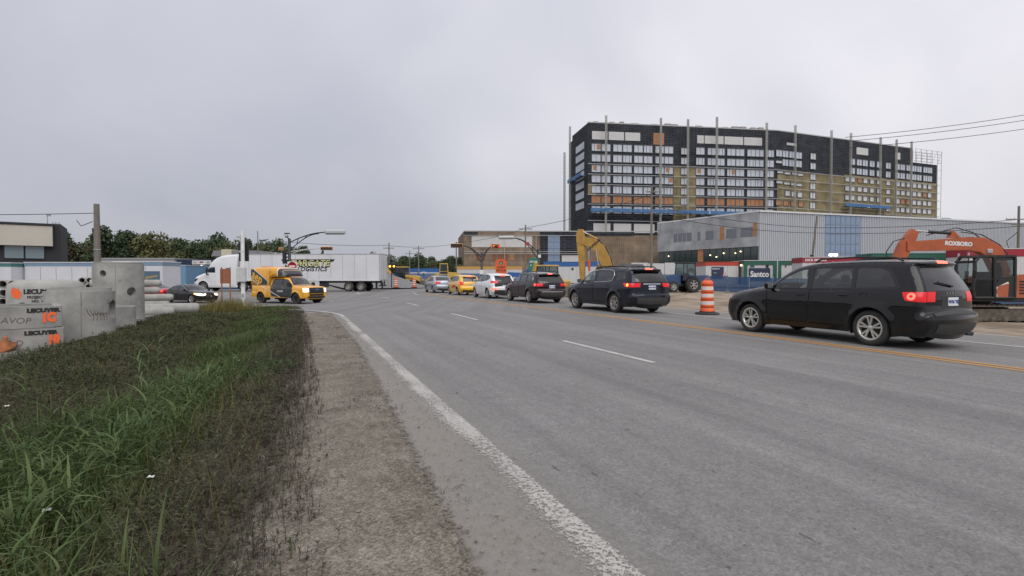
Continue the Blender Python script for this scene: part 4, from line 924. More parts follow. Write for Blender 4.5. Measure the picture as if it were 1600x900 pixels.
# --- silver saloon
T_ = tops(('front', (2.22, .24), (2.30, .40), (2.30, .58), (2.24, .72)), ('hood', (2.12, .80), (1.8, .88), (1.4, .94), (1.15, .98)),
          ('windshield', (1.05, 1.01), (.65, 1.24), (.32, 1.39)), ('roof', (.15, 1.43), (-.2, 1.455), (-.6, 1.445), (-.95, 1.40)),
          ('rear_glass', (-1.05, 1.375), (-1.4, 1.22), (-1.68, 1.08)), ('boot', (-1.74, 1.06), (-2.0, 1.045), (-2.22, 1.03)), ('hatch', (-2.26, 1.0), (-2.29, .86), (-2.30, .68)),
          ('rear', (-2.34, .64), (-2.35, .5), (-2.31, .38), (-2.24, .30), (-2.15, .25)))
Z6 = lambda z, T=T_: s_at_z(T, z)
Se = dict(top=T_, sill=.22, xf=1.36, xr=-1.34, r=.32, arch_r=.375, tw=.205, rim=.215, track=.86, spokes=(7, 0, .05), rim_m=alloy, paint=silver_paint,
          width=[(.2, .82), (.4, .86), (.6, .88), (.82, .885), (.94, .86), (1.0, .82), (1.2, .74), (1.38, .65), (1.5, .6)],
          plan=[(-2.4, .9), (-2.0, .965), (-1.5, 1.0), (1.3, 1.0), (1.9, .955), (2.35, .86)], round=[(-2.4, .2), (-2.0, .16), (-1.2, .10), (.5, .10), (1.1, .17), (1.9, .25), (2.4, .28)],
          crown=dict(std_crown, boot=.03), flare=.02, crease=((.75, .012, .06),), own={'hatch': ('boot_lid', None)},
          dlo=[(1.02, .96), (.58, 1.22), (.20, 1.36), (-.3, 1.39), (-.75, 1.35), (-1.20, 1.18), (-1.34, 1.05), (-.2, .98)],
          windows=[([(.90, .98), (.56, 1.19), (.20, 1.33), (.0, 1.35), (-.06, .995)], gl_mid), ([(-.16, 1.0), (-.10, 1.355), (-.70, 1.32), (-1.10, 1.16), (-1.18, 1.06)], gl_dark)],
          doors=[[(1.0, .96), (.96, .65), (.98, .36), (.9, .32), (-.1, .32), (-.12, .98)], [(-.15, .98), (-.13, .32), (-.82, .32), (-.95, .55), (-1.02, .72), (-1.1, 1.02)]],
          handles=[(.06, .86), (-.88, .88)],
          lamps=[dict(name='tail_light', poly=[(-1.98, .97), (-2.06, .82), (-2.4, .80), (-2.4, .98)], mat=red_on, wrap=(Z6(.97), Z6(.82), .2), hot=(-2.16, .90, .05)),
                 dict(name='headlight', poly=[(1.95, .80), (2.05, .68), (2.4, .64), (2.4, .78)], mat=clear_lens)],
          patches=[('licence_plate', Z6(.84), Z6(.72), -.16, .16, .02, plate_w), ('lower_bumper', Z6(.42), Z6(.30), -.6, .6, .012, black_plastic)],
          plate_text='N33 GDT', mirror=(.92, .98), seats=[(.3, 2), (-.5, 2)], dash_x=.95)
sed = car('saloon_car', 'silver saloon at the head of the queue with brake lamps lit', P(46.0, 11.5), CARDIR, Se)
MB().box((-1.62, 0, 1.09), (.05, .30, .02)).build('brake_light', red_hot, sed)

# --- black coupe-like saloon in the cross street, nose to the junction
T_ = tops(('front', (2.28, .22), (2.36, .36), (2.36, .54), (2.30, .70)), ('hood', (2.15, .80), (1.8, .88), (1.35, .94), (1.05, .98)),
          ('windshield', (.95, 1.0), (.5, 1.24), (.15, 1.38)), ('roof', (0, 1.41), (-.35, 1.425), (-.75, 1.40), (-1.1, 1.34)),
          ('rear_glass', (-1.2, 1.31), (-1.6, 1.15), (-1.9, 1.02)), ('boot', (-1.96, 1.0), (-2.15, .98), (-2.3, .96)), ('hatch', (-2.33, .93), (-2.36, .8), (-2.36, .66)),
          ('rear', (-2.38, .62), (-2.39, .5), (-2.35, .38), (-2.28, .30), (-2.2, .24)))
Z7 = lambda z, T=T_: s_at_z(T, z, False)
Me = dict(top=T_, sill=.2, xf=1.44, xr=-1.42, r=.335, arch_r=.38, tw=.225, rim=.24, track=.88, spokes=(5, .16, .036), rim_m=alloy, paint=black_paint,
          width=[(.2, .84), (.4, .88), (.6, .905), (.8, .90), (.92, .87), (1.0, .83), (1.2, .74), (1.36, .65), (1.45, .6)],
          plan=[(-2.4, .9), (-2.0, .965), (-1.5, 1.0), (1.3, 1.0), (1.9, .955), (2.4, .84)], round=[(-2.4, .2), (-2.0, .16), (-1.2, .10), (.5, .10), (1.1, .17), (1.9, .25), (2.4, .3)],
          crown=dict(std_crown, boot=.03, front=.16), flare=.02, crease=((.72, .014, .06),),
          dlo=[(.92, .95), (.45, 1.20), (.05, 1.33), (-.4, 1.355), (-.9, 1.31), (-1.35, 1.15), (-1.46, 1.04), (-.3, .98)],
          windows=[([(.80, .97), (.44, 1.17), (.04, 1.30), (-.2, 1.315), (-.26, .995)], gl_mid), ([(-.36, 1.0), (-.30, 1.315), (-.86, 1.28), (-1.24, 1.13), (-1.32, 1.05)], gl_dark)],
          doors=[[(.9, .95), (.86, .65), (.88, .34), (.8, .30), (-.28, .30), (-.3, .98)], [(-.33, .98), (-.31, .30), (-.88, .30), (-1.02, .55), (-1.08, .72), (-1.2, 1.0)]],
          handles=[(-.1, .84), (-1.0, .86)],
          lamps=[dict(name='headlight', poly=[(1.85, .80), (1.95, .66), (2.4, .58), (2.4, .74)], mat=head_on, wrap=(Z7(.60), Z7(.72), .16)),
                 dict(name='turn_signal', poly=[(1.70, .80), (1.80, .70), (1.92, .68), (1.84, .80)], mat=(black_paint, amber_on)),
                 dict(name='tail_light', poly=[(-1.98, .94), (-2.06, .80), (-2.45, .78), (-2.45, .94)], mat=red_off)],
          patches=[('grille', Z7(.42), Z7(.64), -.36, .36, .012, black_trim), ('grille_badge', Z7(.50), Z7(.58), -.05, .05, .02, chrome), ('lower_intake', Z7(.27), Z7(.36), -.6, .6, .012, black_plastic)],
          mirror=(.78, .98), seats=[(.15, 2), (-.6, 2)], dash_x=.85, chrome_line=[(.90, .955), (.45, 1.205), (.05, 1.335), (-.4, 1.36), (-.9, 1.315), (-1.36, 1.15), (-1.47, 1.04)])
car('saloon_car', 'black saloon with headlamps and amber indicator lit, beyond the concrete pipes', (-25.1, 41.0, E1(-25.1, 41.0) - .02), R(-27), Me)
red_paint = mat('red car paint', (0.42, 0.012, 0.015), .25, coat=1.0)
Rd = dict(Se); Rd['paint'] = red_paint; Rd['plate_text'] = 'R81 MCN'; Rd['own'] = {'hatch': ('boot_lid', None)}
car('saloon_car', 'red saloon with tail lamps lit, mostly hidden behind the stacked pipes', (-29.4, 42.2, E1(-29.4, 42.2)), R(170), Rd)

# --- the driver of the black crossover, seated at the wheel
def person(label, car_obj, seat, zs, wheel_x):
    sx, sy = seat; skin_m = mat('skin', (.42, .24, .17), .6); shirt_m = mat('pale shirt', (.30, .27, .26), .8); hair_m = mat('dark hair', (.02, .016, .013), .7)
    def figure(name, J_, B_, m, sub=1, parent=None):
        me = bpy.data.meshes.new(name); keys = list(J_); ix = {k: i for i, k in enumerate(keys)}
        me.from_pydata([J_[k][:3] for k in keys], [(ix[a], ix[b]) for a, b in B_], []); me.materials.append(m); o = link(name, me, parent)
        md = o.modifiers.new('skin', 'SKIN'); md.use_smooth_shade = True
        for i, k in enumerate(keys): me.skin_vertices[0].data[i].radius = (J_[k][3], J_[k][4] if len(J_[k]) > 4 else J_[k][3])
        me.skin_vertices[0].data[0].use_root = True; sb = o.modifiers.new('sub', 'SUBSURF'); sb.levels = sub; sb.render_levels = sub; return o
    z0 = zs + .10; J_ = {'pelvis': (sx, sy, z0, .15, .12), 'belly': (sx - .08, sy, z0 + .18, .15, .11), 'chest': (sx - .16, sy, z0 + .40, .17, .11), 'neck': (sx - .16, sy, z0 + .54, .055), 'jaw': (sx - .12, sy, z0 + .62, .07, .085), 'crown': (sx - .13, sy, z0 + .74, .085, .10)}
    B_ = [('pelvis', 'belly'), ('belly', 'chest'), ('chest', 'neck'), ('neck', 'jaw'), ('jaw', 'crown')]; SH = dict(list(J_.items())[:3]); SB = [('pelvis', 'belly'), ('belly', 'chest')]; SH = {k: (v[0], v[1], v[2], v[3] + .012, v[4] + .012) for k, v in SH.items()}
    for nm, sg in (('l', 1), ('r', -1)):
        y = sy + sg * .19; hx, hy, hz = wheel_x - .06, sy + sg * .17, zs + .40
        J_['sh' + nm] = (sx - .15, y, z0 + .45, .06); J_['el' + nm] = (sx + .08, y + sg * .07, z0 + .22, .045); J_['wr' + nm] = (hx - .09, hy + sg * .02, hz - .02, .030); J_['pa' + nm] = (hx - .01, hy, hz, .036, .018); B_ += [('chest', 'sh' + nm), ('sh' + nm, 'el' + nm), ('el' + nm, 'wr' + nm), ('wr' + nm, 'pa' + nm)]
        SH['sh' + nm] = (sx - .15, y, z0 + .45, .072); SH['el' + nm] = (sx + .06, y + sg * .065, z0 + .235, .058); SB += [('chest', 'sh' + nm), ('sh' + nm, 'el' + nm)]
        for q in range(4):
            zq = hz + .03 - .02 * q; J_[f'k{nm}{q}'] = (hx + .045, hy, zq, .010); J_[f't{nm}{q}'] = (hx + .055 - .003 * q, hy - sg * .035 + .002 * q, zq, .008); B_ += [('pa' + nm, f'k{nm}{q}'), (f'k{nm}{q}', f't{nm}{q}')]
        J_['th' + nm] = (hx + .01, hy - sg * .045, hz + .025, .010); B_ += [('pa' + nm, 'th' + nm)]
        J_['kn' + nm] = (sx + .46, sy + sg * .13, z0 + .10, .075); J_['an' + nm] = (sx + .62, sy + sg * .12, z0 - .25, .045); J_['to' + nm] = (sx + .80, sy + sg * .12, z0 - .30, .038); B_ += [('pelvis', 'kn' + nm), ('kn' + nm, 'an' + nm), ('an' + nm, 'to' + nm)]
    body = figure('person', J_, B_, skin_m); body.location = car_obj.location; body.rotation_euler = car_obj.rotation_euler; tag(body, label, 'person')
    figure('shirt', SH, SB, shirt_m, 1, body)
    TR = {'hip': (sx, sy, z0, .165, .135)}; TB = []
    for nm, sg in (('l', 1), ('r', -1)): TR['k' + nm] = (sx + .46, sy + sg * .13, z0 + .10, .088); TR['a' + nm] = (sx + .61, sy + sg * .12, z0 - .22, .058); TB += [('hip', 'k' + nm), ('k' + nm, 'a' + nm)]
    figure('trousers', TR, TB, mat('dark trousers', (.03, .035, .05), .8), 1, body)
    hx, hz = sx - .15, z0 + .735
    MB().lathe([(0, .125), (.06, .115), (.098, .07), (.108, .01), (.100, -.05)], 16, Matrix.Translation((hx, sy, hz)) @ Matrix.Rotation(R(-18), 4, 'Y')).build('hair', hair_m, body)
    fx = sx - .035; fz = z0 + .665
    for sg in (1, -1): MB().lathe([(0, -.012), (.012, 0), (0, .012)], 8, Matrix.Translation((fx - .004, sy + sg * .032, fz + .022))).build('eye', hair_m, body)
    MB().box((fx + .012, sy, fz - .005), (.03, .022, .035), bev=.008).build('nose', skin_m, body); MB().box((fx + .002, sy, fz - .045), (.012, .045, .008)).build('mouth', red_off, body)
    for sg in (1, -1): MB().lathe([(.0, 0), (.022, .004), (.028, .012), (0, .01)], 10, Matrix.Translation((sx - .12, sy + sg * .088, fz + .01)) @ Matrix.Rotation(R(-90 * sg), 4, 'X')).build('ear', skin_m, body)
person('person in a pale shirt driving the black crossover, hands on the wheel', journey, (.35, .38), .62, .82)
# --- yellow and charcoal pickup with a camper-style utility cap, turning out of the cross street
T_ = tops(('front', (2.98, .42), (3.06, .55), (3.07, .80), (3.05, 1.10), (3.0, 1.22)), ('hood', (2.86, 1.28), (2.4, 1.33), (1.9, 1.36), (1.72, 1.37)),
          ('windshield', (1.62, 1.39), (1.32, 1.66), (1.05, 1.87)), ('roof', (.9, 1.93), (.5, 1.97), (-.1, 1.975), (-.75, 1.95)), ('rear_glass', (-.86, 1.92), (-.93, 1.65), (-.97, 1.42)),
          ('bed', (-1.0, 1.40), (-1.04, 1.38), (-1.6, 1.38), (-2.6, 1.38), (-3.1, 1.37)), ('tailgate', (-3.15, 1.34), (-3.17, 1.0), (-3.17, .72)), ('rear', (-3.27, .70), (-3.28, .60), (-3.25, .5), (-3.15, .45)))
ZF = lambda z, T=T_: s_at_z(T, z, False)
grille_b = mat('grille black', (0.012, 0.012, 0.013), 0.4)
F2 = dict(cat='pickup truck', top=T_, sill=.46, xf=2.05, xr=-1.98, r=.42, arch_r=.50, tw=.28, rim=.23, track=1.0, spokes=(8, 0, .05), rim_m=black_rim, paint=truck_yellow, grid=.09,
          width=[(.4, .96), (.6, 1.0), (.9, 1.01), (1.25, 1.0), (1.36, .97), (1.45, .92), (1.7, .84), (1.9, .76), (2.0, .72)],
          plan=[(-3.3, .97), (-2.8, 1.0), (2.4, 1.0), (2.9, .97), (3.1, .93)], round=[(-3.3, .06), (-1.0, .06), (-.9, .09), (1.1, .09), (1.7, .12), (2.6, .16), (3.1, .14)],
          crown={'front': .06, 'hood': .05, 'windshield': .06, 'roof': .03, 'rear_glass': .02, 'bed': 0, 'tailgate': .02, 'rear': .02}, flare=.04, crease=((1.1, .012, .08),), own={'tailgate': ('tailgate', None)},
          rear_gl=gl_mid, door_paint=truck_grey,
          dlo=[(1.62, 1.38), (1.24, 1.66), (.98, 1.82), (.4, 1.87), (-.6, 1.86), (-.72, 1.75), (-.76, 1.40), (.3, 1.38)],
          windows=[([(1.46, 1.40), (1.20, 1.63), (.96, 1.785), (.50, 1.82), (.46, 1.41)], gl_mid), ([(.36, 1.41), (.40, 1.82), (-.56, 1.82), (-.64, 1.74), (-.66, 1.42)], gl_dark)],
          doors=[[(1.62, 1.38), (1.50, .95), (1.54, .60), (1.46, .55), (.40, .55), (.42, 1.39)], [(.38, 1.39), (.36, .55), (-.70, .55), (-.80, .75), (-.80, 1.39)]],
          handles=[(.58, 1.2), (-.55, 1.2)],
          panels=[dict(name='wrap_panel', poly=[(-.80, 1.42), (-.80, .76), (-.72, .56), (1.42, .46), (1.66, .46), (1.66, 1.36), (-1.9, 1.36), (-2.3, 1.42), (-1.5, 1.5)], mat=truck_grey)],
          lamps=[dict(name='headlight', poly=[(2.80, 1.20), (2.84, .92), (3.1, .90), (3.1, 1.20)], mat=head_on, wrap=(ZF(.92), ZF(1.18), .16)), dict(name='tail_light', poly=[(-3.06, 1.3), (-3.06, .98), (-3.4, .98), (-3.4, 1.3)], mat=red_off)],
          patches=[('grille', ZF(.82), ZF(1.20), -.66, .66, .02, grille_b), ('grille_badge', ZF(1.02), ZF(1.12), -.13, .13, .05, mat('badge blue', (.05, .09, .25), .3)), ('bumper_bar', ZF(.50), ZF(.62), -.72, .72, .03, black_plastic), ('lower_grille', ZF(.64), ZF(.78), -.62, .62, .015, grille_b)],
          mirror=(1.40, 1.42), mirror_size=(.16, .26, .30), mirror_m=black_trim, seats=[(.8, 2), (-.2, 2)], seat_z=1.0, dash_x=1.5)
TX, TY = -17.0, 40.0
pk = car('pickup_truck', 'yellow and charcoal pickup truck with utility cap and headlamps on, turning at the junction', (TX, TY, E1(TX, TY) - .02), R(-30), F2)
# the cap: a tall box over the bed with a rounded nose that reaches over the cab
cap_m = mat('cap yellow gelcoat', (0.76, 0.36, 0.018), 0.3, coat=0.6)
def cap_section(x):
    # half width, bottom, top
    if x > -1.0: zb = 2.03
    else: zb = 1.42
    zt = np.interp(x, [-3.2, -2.4, -1.0, -.2, .35, .62], [2.72, 2.78, 2.80, 2.74, 2.52, 2.25]); hw_ = np.interp(x, [-3.2, -1.0, 0, .5, .62], [.98, .98, .96, .86, .72]); return hw_, zb, zt
cap = MB(); xs = [-3.2, -2.9, -2.4, -1.9, -1.4, -1.001, -.999, -.6, -.2, .1, .35, .52, .62]; ring = []
for x in xs:
    hw_, zb, zt = cap_section(x); rr_ = .22; q = [(-hw_, zb), (-hw_, zb + (zt - zb) * .4), (-hw_ * .985, zt - rr_), (-hw_ * .93, zt - rr_ * .35), (-hw_ + rr_ * 1.2, zt - .02), (0, zt), (hw_ - rr_ * 1.2, zt - .02), (hw_ * .93, zt - rr_ * .35), (hw_ * .985, zt - rr_), (hw_, zb + (zt - zb) * .4), (hw_, zb)]
    ring += [(x, y, z) for y, z in q]
n = 11
cap.add(ring, [(i * n + k, i * n + (k + 1) % n, (i + 1) * n + (k + 1) % n, (i + 1) * n + k) for i in range(len(xs) - 1) for k in range(n)], True)
cap.add(ring[:n], [tuple(range(n))]); cap.add(ring[-n:], [tuple(range(n))[::-1]])
cp = cap.build('utility_cap', cap_m, pk)
dk = truck_grey; stripe = mat('white stripe', (.7, .7, .68), .4)
gold = mat('gold lettering', (.75, .42, .06), .4)
for sgn in (1, -1):
    y = sgn * .990
    MB().add([(-3.19, y, 1.95), (-3.19, y, 2.6), (-2.9, y, 2.62), (-1.02, y, 1.62), (-1.02, y, 1.44), (-2.1, y, 1.44)], [(0, 1, 2, 3, 4, 5)]).build('wrap_graphic', dk, cp)
    for off in (0, .28):
        a = [(-2.85 + off * .4, 2.66 + off * .1), (-.98, 1.66 + off), (-.98, 1.60 + off), (-2.95 + off * .4, 2.64 + off * .1)]
        if off == 0: MB().add([(p[0], sgn * .994, p[1]) for p in a], [(0, 1, 2, 3)]).build('stripe', stripe, cp)
    MB().add([(p[0], sgn * .994, p[1]) for p in [(-3.19, 1.93), (-2.15, 1.43), (-2.25, 1.43), (-3.19, 1.88)]], [(0, 1, 2, 3)]).build('stripe', stripe, cp)
    lettering('aep', .95, gold, cp, (-2.42, sgn * .997, 1.98), (math.pi / 2, R(24) * (1 if sgn < 0 else 1), 0 if sgn < 0 else math.pi), .004, bold=.02)
    W2 = F2['_W']
    q = [(-1.95, 1.33), (-1.82, 1.33), (.35, .52), (.20, .52)]; V = []
    for i in range(9):
        f = i / 8
        for a, b in ((q[0], q[3]), (q[1], q[2])):
            x = a[0] + (b[0] - a[0]) * f; z = a[1] + (b[1] - a[1]) * f; V.append((x, sgn * (float(W2([x], [z])[0]) + .012), z))
    MB().add(V, [(2 * i, 2 * i + 1, 2 * i + 3, 2 * i + 2) for i in range(8)]).build('stripe', stripe, pk)
    lettering('ACEGRN', .17, stripe, pk, (.35, sgn * 1.045, .95), (math.pi / 2, 0, 0 if sgn < 0 else math.pi), .002, bold=.003)
    MB().box((-1.12, sgn * .95, 1.95), (.16, .10, 1.1), bev=.02).build('cap_pillar', cap_m, cp)
for x0_, x1_, m_ in ((-.08, .0, stripe), (.03, .622, dk)):
    mb = MB(); V = []
    for x in np.linspace(x0_, x1_, 7):
        hw_, zb, zt = cap_section(x); rr_ = .22
        q = [(-hw_ - .006, zb + .03), (-hw_ - .006, zb + (zt - zb) * .4), (-hw_ * .985 - .006, zt - rr_), (-hw_ * .93 - .006, zt - rr_ * .35 + .006), (-hw_ + rr_ * 1.2, zt - .02 + .008), (0, zt + .008), (hw_ - rr_ * 1.2, zt - .012), (hw_ * .93 + .006, zt - rr_ * .35 + .006), (hw_ * .985 + .006, zt - rr_), (hw_ + .006, zb + (zt - zb) * .4), (hw_ + .006, zb + .03)]
        V += [(x, a, b) for a, b in q]
    mb.add(V, [(i * 11 + k, i * 11 + k + 1, (i + 1) * 11 + k + 1, (i + 1) * 11 + k) for i in range(6) for k in range(10)], True)
    if m_ is dk: mb.add(V[-11:], [tuple(range(11))])
    mb.build('cap_band', m_, cp)
for k in range(3): MB().box((-2.9 + .35 * k, 0, 2.80), (.12, .5, .07), bev=.02).build('roof_lamp', mat('orange lamp', (.5, .12, .03), .4), cp)

# --- white articulated lorry crossing behind
lw = mat('lorry white', (0.66, 0.67, 0.68), 0.4, coat=.3, var=.05, vscale=.6, dust=((.35, .33, .3), 1.6, .35))
tw_ = mat('trailer white', (0.60, 0.61, 0.62), 0.45, var=.06, vscale=.5, dust=((.36, .34, .3), 1.5, .5)); tgrey = mat('trailer grey', (.36, .36, .37), .5, var=.12); skirt_m = mat('skirt white', (.55, .56, .57), .5, var=.05)
LZ = E1(-22, 57); LX, LY, LR = -13.9, 56.6, R(180 - 3.5)     # rear end of the trailer, heading left
lorry = thing('articulated_lorry', 'white articulated lorry with long trailer and black-and-yellow company lettering, crossing the junction', 'lorry', (LX, LY, LZ), LR)
def lbox(nm, c, d, m, par=lorry, bev=0.0): return MB().box(c, d, bev=bev).build(nm, m, par)
box = lbox('trailer_box', (7.6, 0, 2.58), (15.2, 2.56, 2.84), tw_)
for k in range(11):
    for sgn in (1, -1): lbox('panel_seam', (1.4 + 1.28 * k, sgn * 1.284, 2.62), (.035, .012, 2.56), tgrey, box)
for z, h in ((1.20, .14), (3.96, .09)):
    for sgn in (1, -1): lbox('side_rail', (7.6, sgn * 1.287, z), (15.2, .03, h), tw_ if z < 2 else tgrey, box)
lbox('rear_frame', (-.03, 0, 2.58), (.08, 2.6, 2.9), tgrey, box)
for sgn in (1, -1):
    d_ = lbox('rear_door', (-.085, sgn * .60, 2.56), (.05, 1.14, 2.6), tw_, box)
    for yy in (.3, .85):
        MB().tube([(-.13, sgn * yy, 1.3), (-.13, sgn * yy, 3.8)], .025, 6).build('lock_rod', tgrey, d_)
    lbox('mud_flap', (.4, sgn * 1.0, .62), (.03, .6, .7), black_plastic)
    lbox('side_skirt', (9.3, sgn * 1.25, .78), (5.6, .04, .74), skirt_m)
lbox('rear_bumper', (.02, 0, .62), (.12, 2.3, .12), black_plastic)
for sgn in (1, -1): lbox('bumper_post', (.04, sgn * .6, .88), (.1, .1, .5), black_plastic)
lbox('chassis', (6, 0, 1.02), (11.5, 1.0, .2), black_plastic)
for ax in (2.0, 3.35):
    for sgn in (1, -1): wheel(lorry, ax, sgn * 1.05, .52, .5, .30, (10, 0, .07), sgn, alloy)
# lettering: slanted capitals with a dark band behind
dkl = mat('lettering black', (.015, .015, .016), .5); yl = mat('lettering yellow', (.62, .60, .20), .5)
for sgn in (-1, 1):
    rot = (math.pi / 2, 0, 0 if sgn < 0 else math.pi); y = sgn * 1.30
    s_ = 1 if sgn > 0 else -1
    if True:
        cxl = 7.75
        bnd = [(cxl + 2.75 * k, z) for k, z in ((-1.08, 3.42), (1.06, 3.42), (.98, 3.16), (-1.0, 3.16))]
        MB().add([(p[0] if sgn > 0 else 2 * cxl - p[0], y, p[1]) for p in bnd], [(0, 1, 2, 3)]).build('lettering_band', dkl, box)
        lettering('STARGATE', .98, dkl, box, (cxl + .05 * s_, y, 2.93), rot, .003, .25, .05, stretch=1.02)
        lettering('STARGATE', .95, yl, box, (cxl, sgn * 1.312, 2.98), rot, .003, .25, .0, stretch=1.02)
        lettering('LOGISTICS', .62, dkl, box, (cxl - .45, y, 2.36), rot, .003, .3, .02, stretch=1.0, space=1.1)
# tractor unit
T_ = tops(('front', (3.62, .45), (3.72, .60), (3.74, 1.0), (3.66, 1.35)), ('hood', (3.4, 1.60), (2.8, 1.84), (2.35, 1.98)), ('windshield', (2.22, 2.05), (1.88, 2.60), (1.70, 2.92)),
          ('roof', (1.55, 3.15), (1.1, 3.55), (.5, 3.80), (-.3, 3.90), (-1.1, 3.92)), ('back', (-1.3, 3.88), (-1.33, 2.0), (-1.33, 1.0), (-1.30, .6)), ('rear', (-1.4, .58), (-2.4, .58), (-3.4, .58), (-3.5, .5)))
Vo = dict(cat='lorry', top=T_, sill=.42, xf=2.45, xr=-2.0, extra_axles=(-3.3,), r=.52, arch_r=.62, tw=.34, rim=.30, track=1.18, spokes=(10, 0, .07), rim_m=alloy, paint=lw, grid=.14,
          width=[(.4, 1.14), (.6, 1.2), (1.4, 1.2), (2.0, 1.19), (3.0, 1.17), (3.9, 1.1)], plan=[(-3.6, .98), (1.5, 1.0), (2.4, .97), (3.3, .9), (3.8, .78)], round=[(-3.6, .05), (-1.3, .12), (1.0, .3), (2.0, .25), (3.0, .4), (3.8, .42)],
          crown={'front': .2, 'hood': .12, 'windshield': .15, 'roof': .1, 'back': .02, 'rear': 0}, flare=.03,
          windows=[([(1.98, 2.02), (1.74, 2.55), (1.1, 2.62), (1.05, 2.0)], gl_mid), ([(-.1, 2.05), (-.1, 2.5), (-.5, 2.5), (-.5, 2.05)], gl_dark)],
          doors=[[(2.05, 1.95), (2.0, 1.0), (1.0, 1.0), (.98, 2.68), (1.7, 2.62)]], handles=[(1.15, 1.75)],
          lamps=[dict(name='headlight', poly=[(3.0, 1.42), (3.35, 1.05), (3.6, 1.08), (3.45, 1.36)], mat=black_trim)], patches=[('grille', .25, .75, -.45, .45, .02, black_trim)],
          mirror=(1.9, 2.1), mirror_size=(.2, .22, .7), mirror_m=black_trim)
tr_root = car('tractor_unit', 'x', (0, 0, 0), 0, Vo)
# the tractor belongs to the lorry: hand its pieces over to the lorry as parts
for ch in list(tr_root.children):
    ch.parent = lorry; ch.matrix_parent_inverse = Matrix.Identity(4); ch.location.x += 16.95
bpy.data.objects.remove(tr_root)
# ------------------------------------------------------------------ precast concrete by the verge
conc = mat('precast concrete', (0.31, 0.305, 0.285), 0.9, var=.26, vscale=2.2, bump=.25, bscale=25, detail=8)
conc2 = mat('damp precast concrete', (0.25, 0.245, 0.23), 0.9, var=.28, vscale=1.8, bump=.25, bscale=25, detail=8)
conc_l = mat('pale pipe concrete', (0.33, 0.325, 0.30), 0.9, var=.18, vscale=2.5, bump=.2, bscale=30, detail=8)
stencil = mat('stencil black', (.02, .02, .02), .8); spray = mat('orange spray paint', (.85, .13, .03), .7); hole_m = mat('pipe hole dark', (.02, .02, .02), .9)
scrawl = mat('grey scrawl', (.09, .088, .085), .9)
def gz(X, Y):
    t = X * math.cos(TH) + Y * math.sin(TH); s = -X * math.sin(TH) + Y * math.cos(TH); return float(terrain_z(t, s))
def ring_unit(name, label, loc, rad, wall, h, m, rz=0, lip=0.0, holes=(), group=None):
    """a hollow concrete cylinder with real round openings cut through the wall"""
    root = thing(name, label, 'concrete pipe' if name == 'concrete_pipe' else 'manhole section', loc, rz, group)
    nA = 72; nZ = max(6, int(h / .06)); mb = MB()
    def shell(r, flip):
        V = []; F = []
        for j in range(nZ + 1):
            for i in range(nA):
                a = 2 * math.pi * i / nA; V.append([r * math.cos(a), r * math.sin(a), h * j / nZ])
        keep = []
        for j in range(nZ):
            for i in range(nA):
                a = 2 * math.pi * (i + .5) / nA; z = h * (j + .5) / nZ
                if any(math.hypot(((a - ha + math.pi) % (2 * math.pi) - math.pi) * rad, z - hz) < hr for ha, hz, hr in holes): continue
                F.append((j * nA + i, j * nA + (i + 1) % nA, (j + 1) * nA + (i + 1) % nA, (j + 1) * nA + i))
        # pull the rim of each opening onto a true circle
        for ha, hz, hr in holes:
            for v in V:
                a = math.atan2(v[1], v[0]); du = ((a - ha + math.pi) % (2 * math.pi) - math.pi) * rad; dv = v[2] - hz; d = math.hypot(du, dv)
                if hr * .55 < d < hr + .06 and d > 1e-4:
                    k = hr / d; a2 = ha + du * k / rad; v[0], v[1], v[2] = r * math.cos(a2), r * math.sin(a2), hz + dv * k
        mb.add(V, [f[::-1] if flip else f for f in F], True)
    shell(rad, False); shell(rad - wall, True)
    for z in (0, h):
        mb.lathe([(rad - wall, z), (rad, z)], nA, smooth=False)
    if lip: mb.lathe([(rad - wall * .55, h), (rad - wall * .55, h + lip), (rad - wall, h + lip), (rad - wall, h)], nA, smooth=False)
    b = mb.build('wall', m, root, fix=False)
    for ha, hz, hr in holes:
        V = []
        for k in range(25):
            t = 2 * math.pi * k / 24
            for r in (rad, rad - wall): a2 = ha + hr * math.cos(t) / rad; V.append((r * math.cos(a2), r * math.sin(a2), hz + hr * math.sin(t)))
        MB().add(V, [(2 * k, 2 * k + 1, 2 * k + 3, 2 * k + 2) for k in range(24)], True).build('opening_rim', conc2, root, fix=False)
    return root
def on_cyl(root, body, size, m, ang, z, rad, bold=.004, name='stencil_text', shear=0.0):
    """lettering bent round a cylinder wall"""
    me = text_mesh(body, size, .002, shear, bold); me.materials.clear(); me.materials.append(m)
    for v in me.vertices:
        a = ang + v.co.x / rad; r = rad + .002 + max(v.co.z, 0) * .5; v.co = (r * math.cos(a), r * math.sin(a), z + v.co.y)
    return link(name, me, root)
def splat(root, ang, z, rad, w_, h_, seed, m=spray, name='spray_mark'):
    r_ = random.Random(seed); mb = MB(); n = 22; V = [(0, 0)]
    for k in range(n): t = 2 * math.pi * k / n; q = r_.uniform(.7, 1.15); V.append((math.cos(t) * w_ / 2 * q, math.sin(t) * h_ / 2 * q))
    mb.add([((rad + .003) * math.cos(ang + u / rad), (rad + .003) * math.sin(ang + u / rad), z + v) for u, v in V], [(0, 1 + k, 1 + (k + 1) % n) for k in range(n)])
    return mb.build(name, m, root, fix=False)
def scribble(root, ang, z, rad, pts, m, r=.012, name='scrawl'):
    MB().tube([((rad + .002) * math.cos(ang + u / rad), (rad + .002) * math.sin(ang + u / rad), z + v) for u, v in pts], r, 4).build(name, m, root)
def face(loc): return math.atan2(-loc[1], -loc[0])     # direction from a thing back to the camera side
